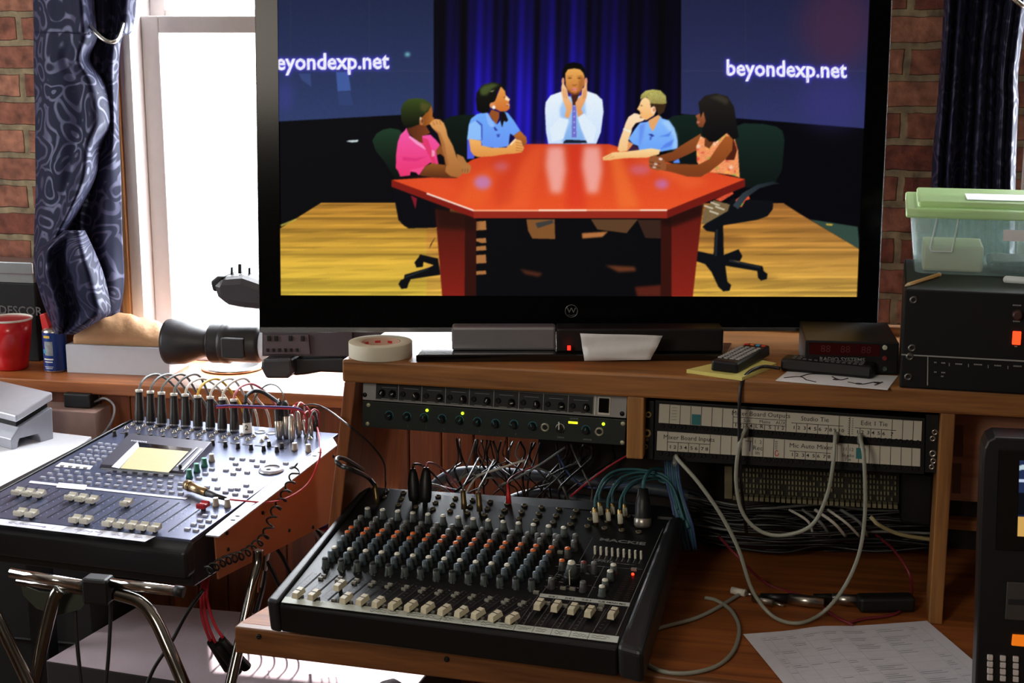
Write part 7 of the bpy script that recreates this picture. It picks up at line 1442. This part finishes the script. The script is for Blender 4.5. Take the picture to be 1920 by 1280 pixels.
for i, (lab, c, pts) in enumerate((('white cord rising to the right from the tangle behind the mixer', CWH, [(868, 935), (893, 895), (930, 880), (985, 862)]), ('grey cord looping low behind the mixer', CG_, [(855, 905), (880, 888), (905, 895), (930, 895)]), ('long grey cord slanting up to the right behind the mixer', CG_, [(935, 912), (980, 890), (1020, 866), (1060, 838)]), ('dark red cord slanting up to the right behind the mixer', CRD, [(1070, 930), (1100, 905), (1140, 875), (1190, 845)]), ('pale blue cord slanting left behind the mixer', CBL, [(1045, 850), (1062, 882), (1085, 905), (1120, 915), (1190, 905)]))):
    single('loose_cable', lab, 'cable', [ony(x, y, 2.44+.02*i) for x, y in pts], .0020, c)
single('thick_conduit', 'thick blue-grey conduit running along behind the black mixer', 'conduit', [ony(x, y, 2.62) for x, y in ((800, 925), (835, 895), (880, 884), (960, 888), (1040, 895), (1120, 905), (1250, 920), (1330, 940))], .011, mat('conduit', (72, 82, 96), .5), n=12)
single('thick_conduit', 'lower dark blue-grey conduit behind the black mixer', 'conduit', [ony(x, y, 2.62) for x, y in ((900, 960), (1000, 925), (1080, 935), (1180, 950), (1280, 965))], .010, mat('conduit2', (50, 58, 70), .5), n=12)
def g3(i):
    y0 = 950+i*3.2+rg.uniform(-4, 4); yy = 2.52+rg.uniform(-.06, .06); s = rg.uniform(-12, 12)
    return [ony(1290, y0-20+s, yy), ony(1370, y0-4, yy), ony(1450+rg.uniform(-20, 20), y0+rg.uniform(-10, 10), yy), ony(1540, y0+rg.uniform(-8, 10), yy+rg.uniform(-.03, .03)), ony(1640, y0+rg.uniform(-6, 8), yy), ony(1755, y0+s, yy)]
tangle('%s cord running sideways in the bundle below the patch bay', 'bundle of cords below the patch bay', 26, g3, [CBK, CG_, CBK, CBK, CBK], .0020, .0036)
def g4(i): x = 1520+i*24; return [ony(x-40, 955, 2.46), ony(x-5, 975+rg.uniform(-8, 8), 2.44), ony(x+rg.uniform(0, 20), 1005, 2.46)]
tangle('short %s cord end sticking out of the bundle below the patch bay', 'pale cord ends below the patch bay', 5, g4, [CWH, CG_, CWH], .0022, .003)
single('loose_cable', 'cream cord leaving the bundle toward the right oak post', 'cable', [ony(1632, 968, 2.36), ony(1650, 985, 2.36), ony(1690, 1002, 2.38), ony(1752, 1012, 2.42)], .0034, mat('cable_cream', (170, 162, 120), .5))
for i in range(7): single('loose_cable', ('teal' if i % 2 else 'blue')+' cord in the hanging bunch right of the black mixer', 'cable', [ony(1246+i*4, 850, 2.42), ony(1250+i*4, 900, 2.40), ony(1258+i*4+rg.uniform(-4, 4), 940, 2.38), ony(1268+i*5, 985, 2.37), ony(1285+i*4+rg.uniform(-5, 5), 1030, 2.38)], .0024, CTE if i % 2 else CBL, 'bunch of teal and blue cords')
# cables left of the post and below the left mixer
for i, (c, lab, pts) in enumerate(((CRD, 'upper red cord crossing behind the oak side panel', [(640, 964), (600, 970), (572, 978), (562, 988)]), (CPU, 'purple cord looping behind the oak side panel', [(640, 970), (615, 985), (600, 990), (585, 984)]), (CRD, 'lower red cord looping behind the oak side panel', [(640, 980), (620, 990), (600, 992)]), (CWH, 'white cord looping behind the oak side panel', [(640, 992), (615, 998), (595, 990)]))):
    single('loose_cable', lab, 'cable', [ony(x, y, 2.72) for x, y in pts], .0034, c)
for i in range(5): single('loose_cable', ('black' if i % 2 else 'white')+' cord falling in the bright bunch left of the black mixer', 'cable', [ony(575+i*8, 962, 2.75), ony(582+i*8, 985, 2.74), ony(598+i*7, 1010, 2.73), ony(612+i*5, 1035, 2.72), ony(600+i*6, 1080, 2.72)], .0030, CBK if i % 2 else CWH, 'bright bunch of falling cords')
for i, (c, r_, lab, pts) in enumerate(((CBK, .0040, 'black cord slanting down to the right below the left mixer', [(500, 965), (513, 1018), (530, 1045), (548, 1085), (560, 1130)]), (CBK, .0042, 'black cord tied with a white band below the left mixer', [(488, 1020), (500, 1050), (520, 1090), (530, 1120)]), (CWH, .0050, 'white cord hanging beside the rear chrome leg', [(508, 1015), (500, 1045), (495, 1080), (490, 1100)]), (mat('cable_copper', (170, 96, 60), .5), .0045, 'copper coloured cord beside the rear chrome leg', [(484, 1030), (492, 1060), (488, 1090), (486, 1110)]), (CBK, .0050, 'short black cord end beside the rear chrome leg', [(496, 1010), (497, 1060), (494, 1095), (488, 1120), (480, 1150)]))):
    single('hanging_cable', lab, 'cable', [ony(x, y, 2.66) for x, y in pts], r_, c)
for i, (lab, pts) in enumerate((('black cord hanging below the chrome cross tube, left one', [(139, 1120), (142, 1160), (146, 1220), (154, 1300), (160, 1400)]), ('black cord hanging straight down beside the black clamp', [(207, 1118), (207, 1160), (204, 1220), (198, 1300), (196, 1400)]), ('black cord slanting across behind the curved chrome leg', [(381, 1105), (350, 1150), (320, 1205), (290, 1250), (268, 1300), (240, 1360)]))):
    single('hanging_cable', lab, 'cable', [atd(x, y, 2.47+i*.04) for x, y in pts], .0034, CBK)
for i, (pts, p0, p1, lab) in enumerate((([(383, 1080), (377, 1110), (378, 1150), (386, 1180), (395, 1202)], (395, 1203), (428, 1252), 'left'), ([(386, 1080), (382, 1120), (388, 1165), (404, 1205)], (406, 1208), (445, 1258), 'middle'), ([(391, 1080), (388, 1120), (400, 1165), (418, 1196)], (416, 1198), (462, 1250), 'right'))):
    P_0, P_1 = atd(*p0, 2.60), atd(*p1, 2.66)
    o = cable('red_cable', 'red cord ending in a long black plug above the low platform, %s of three' % lab, 'cable', [atd(x, y, 2.60) for x, y in pts], .0028, mat('cable_bright_red', (200, 44, 62), .35))
    build('plug', MB().cyl(P_0, P_1, .0068, .0095, 14), CBK, o, True)
# under the desk
c = onz(780, 1330, .36); m = MB(); m.sphere((0, 0, 0), .17, 14, 0, (1.5, .8, .75)); bgm = Matrix.Translation((c.x, 2.35, .34))
bag = thing('equipment_bag', 'black equipment bag with a grey band under the worktop', 'bag', bgm); build('bag_body', m, mat('bag_black', (16, 16, 18), .7, bump=(60, .5)), bag)
m = MB(); m.sphere((0, 0, 0), .1715, 14, 0, (1.5, .8, .75)); mm = MB()
# grey band as a strip round the bag
ring = [(-.01, .8*.172*math.cos(a), .75*.172*math.sin(a)) for a in [i*2*PI/40 for i in range(40)]]; mm.tube(ring, .02, 8, 0, sm=False, closed=True); build('band', mm, mat('band_grey', (110, 100, 104), .6), bag)
# ================================================================ printed sheet on the worktop
A_, B_ = onz(1393, 1190, DZ+.001), onz(1738, 1165, DZ+.001); dX = (B_-A_); Lp = dX.length; dX.normalize(); dY_ = Vector((-dX.y, dX.x, 0)); Hp = Lp*.216/.279
sp = thing('paper_sheet', 'white printed sheet with a faint table lying on the worktop in the foreground', 'paper', Matrix((dX, dY_, Vector((0, 0, 1)))).transposed().to_4x4()); WM[sp.name] = Matrix.Translation(A_) @ WM[sp.name]; sp.matrix_world = WM[sp.name].copy()
m = MB(); nx, ny = 14, 12
for j in range(ny+1):
    for i in range(nx+1): u, v = i/nx, j/ny; m.v.append(Vector((u*Lp, -v*Hp, .0015+.004*math.exp(-((u-.42)/.12)**2)*(1-v)+.006*max(0, u-.8)*(v)*5*.3)))
for j in range(ny):
    for i in range(nx): a = j*(nx+1)+i; m.f.append([a, a+nx+1, a+nx+2, a+1]); m.m.append(0); m.sm.append(True)
build('sheet', m, mat('sheet_white', (222, 222, 232), .7), sp)
def zp_(u, v): return .0022+.004*math.exp(-((u-.42)/.12)**2)*(1-v)+.006*max(0, u-.8)*(v)*5*.3
m = MB(); cols = [.07, .11, .2, .29, .39, .5, .68, .86, .93]; rws = [.08, .2, .30, .42, .52, .62, .74, .84, .92]
def seg(u0, v0, u1, v1, w_, mi):
    k = 8
    for i in range(k):
        a = (u0+(u1-u0)*i/k, v0+(v1-v0)*i/k); b = (u0+(u1-u0)*(i+1)/k, v0+(v1-v0)*(i+1)/k)
        if abs(u1-u0) > abs(v1-v0): m.quad((a[0]*Lp, -(a[1]*Hp)-w_, zp_(*a)), (b[0]*Lp, -(b[1]*Hp)-w_, zp_(*b)), (b[0]*Lp, -b[1]*Hp, zp_(*b)), (a[0]*Lp, -a[1]*Hp, zp_(*a)), mi)
        else: m.quad((a[0]*Lp, -a[1]*Hp, zp_(*a)), (b[0]*Lp, -b[1]*Hp, zp_(*b)), (b[0]*Lp+w_, -b[1]*Hp, zp_(*b)), (a[0]*Lp+w_, -a[1]*Hp, zp_(*a)), mi)
for c in cols: seg(c, .08, c, .97, .0004, 0)
for r_ in rws: seg(.07, r_, .93, r_, .0004, 0)
rg = random.Random(8)
for ri in range(len(rws)-1):
    for ci in range(len(cols)-1):
        if ri and rg.random() < .35: continue
        n_ = 2 if ri == 0 else rg.randint(1, 3)
        for q in range(n_): u0 = cols[ci]+.006; seg(u0, rws[ri]+.02+q*.026, u0+(cols[ci+1]-cols[ci])*rg.uniform(.35, .85), rws[ri]+.02+q*.026, .0011, 1)
build('printed_table', m, [mat('line_faint', (176, 178, 190), .8), mat('print_faint', (120, 120, 130), .8)], sp)
# ================================================================ upright video unit at the right edge
vu = thing('video_unit', 'tall black video unit with a small lit screen and pale keys at the right edge', 'video unit', tuple(onz(1840, 1290, DZ)))
YV = 2.02; f = fpl(YV)
out = [(1826, 1330), (1832, 1180), (1837, 1000), (1842, 860), (1845, 840), (1852, 826), (1866, 819), (2300, 838), (2300, 1360)]
b = [ony(x, y, YV+.05*max(0, min(1, (1300-y)/480))) for x, y in out]; b = [Vector((v.x, v.y, max(v.z, DZ+.002))) for v in b]; t = [v+Vector((0, .055, 0)) for v in b]; k = len(b)
m = MB(); m.add(b+t, [tuple(range(k)), tuple(reversed(range(k, 2*k)))]+[(i, k+i, k+(i+1) % k, (i+1) % k) for i in range(k)]); build('case', m, mat('unit_black', (20, 20, 22), .35), vu, True, bev=.003)
FN = (b[4]-b[0]).cross(Vector((1, 0, 0))).normalized(); 
if FN.y > 0: FN = -FN
FP = b[0]; g = lambda x, y, off=0.0: onp(x, y, FP, FN)+FN*off
UM = Matrix((Vector((1, 0, 0)), FN.cross(Vector((1, 0, 0))), FN)).transposed().to_4x4()
if (UM.to_3x3() @ Vector((0, 1, 0))).z < 0: UM = UM @ Matrix.Diagonal((1, -1, 1, 1))
def gq(nm, pts, mt, off=.002, off0=-.002, bev=0):
    bb_ = [g(x, y, off0) for x, y in pts]; tt = [g(x, y, off) for x, y in pts]; return build(nm, MB().hexa(bb_, tt), mt, vu, True, bev=bev)
gq('screen_frame', [(1866, 1030), (2150, 1045), (2150, 850), (1872, 842)], BLKG, .003, -.002, .001)
R2 = Ras(1900, 2110, 860, 1015); R2.im[:] = (20, 30, 60); R2.poly([(1900, 860), (2110, 860), (2110, 930), (1900, 930)], (34, 46, 80)); R2.poly([(1940, 860), (2050, 860), (2050, 940), (1940, 940)], (40, 30, 150)); R2.poly([(1900, 925), (2110, 925), (2110, 970), (1900, 970)], (8, 10, 18)); R2.poly([(1900, 975), (2110, 965), (2110, 1015), (1900, 1015)], (214, 168, 90)); R2.poly([(1950, 950), (2070, 950), (2090, 1000), (1930, 1000)], (200, 60, 36)); R2.poly([(1900, 870), (1912, 868), (1912, 878), (1900, 880)], (190, 210, 220)); R2.poly([(1900, 898), (1918, 898), (1918, 903), (1900, 903)], (200, 210, 240))
def samp2(P, U, V): x = np.clip((U*(R2.w-1)).astype(int), 0, R2.w-1); y = np.clip(((1-V)*(R2.h-1)).astype(int), 0, R2.h-1); return tolin(R2.im[y, x])
screen_mesh('screen', [g(1907, 1004, .004), g(2110, 1014, .004), g(2110, 866, .004), g(1911, 862, .004)], 120, 80, colmat('screen_light2', .9), vu, samp2)
gq('drive_panel', [(1884, 1160), (2100, 1175), (2100, 1100), (1888, 1090)], mat('panel_slate', (62, 58, 56), .5), .003, -.001, .001)
gq('drive_slot', [(1890, 1132), (2100, 1140), (2100, 1128), (1890, 1122)], INK, .004, .001)
o = gq('orange_button', [(1896, 1208), (1990, 1216), (1990, 1194), (1898, 1188)], mat('orange_lit', (200, 100, 20), .4, emis=(240, 120, 20), es=.7), .006, 0, .001)
KW = mat('key_white', (214, 206, 206), .4); kp = build('key', MB().box(-.0038, .0038, -.0038, .0038, 0, .006), KW, vu, bev=.001); first = True
for i in range(5):
    for j in range(4): p = g(1856+i*24, 1231+j*12.5+i*1.5, 0); place(kp, first, vu, Matrix.Translation(p) @ UM); first = False
m = MB()
for x, y, s in ((1858, 1158, 'MENU'), (1862, 1166, 'ENTER'), (1850, 1176, 'OUTPUT'), (1868, 1180, 'SELECT'), (1856, 1190, 'EFFECTS'), (1846, 1206, 'MODE'), (1868, 1198, 'MIX')): add_bars(m, s, .0036, Matrix.Translation(g(x, y, .0006)) @ UM, 0)
build('printed_text', m, LNE, vu, True)
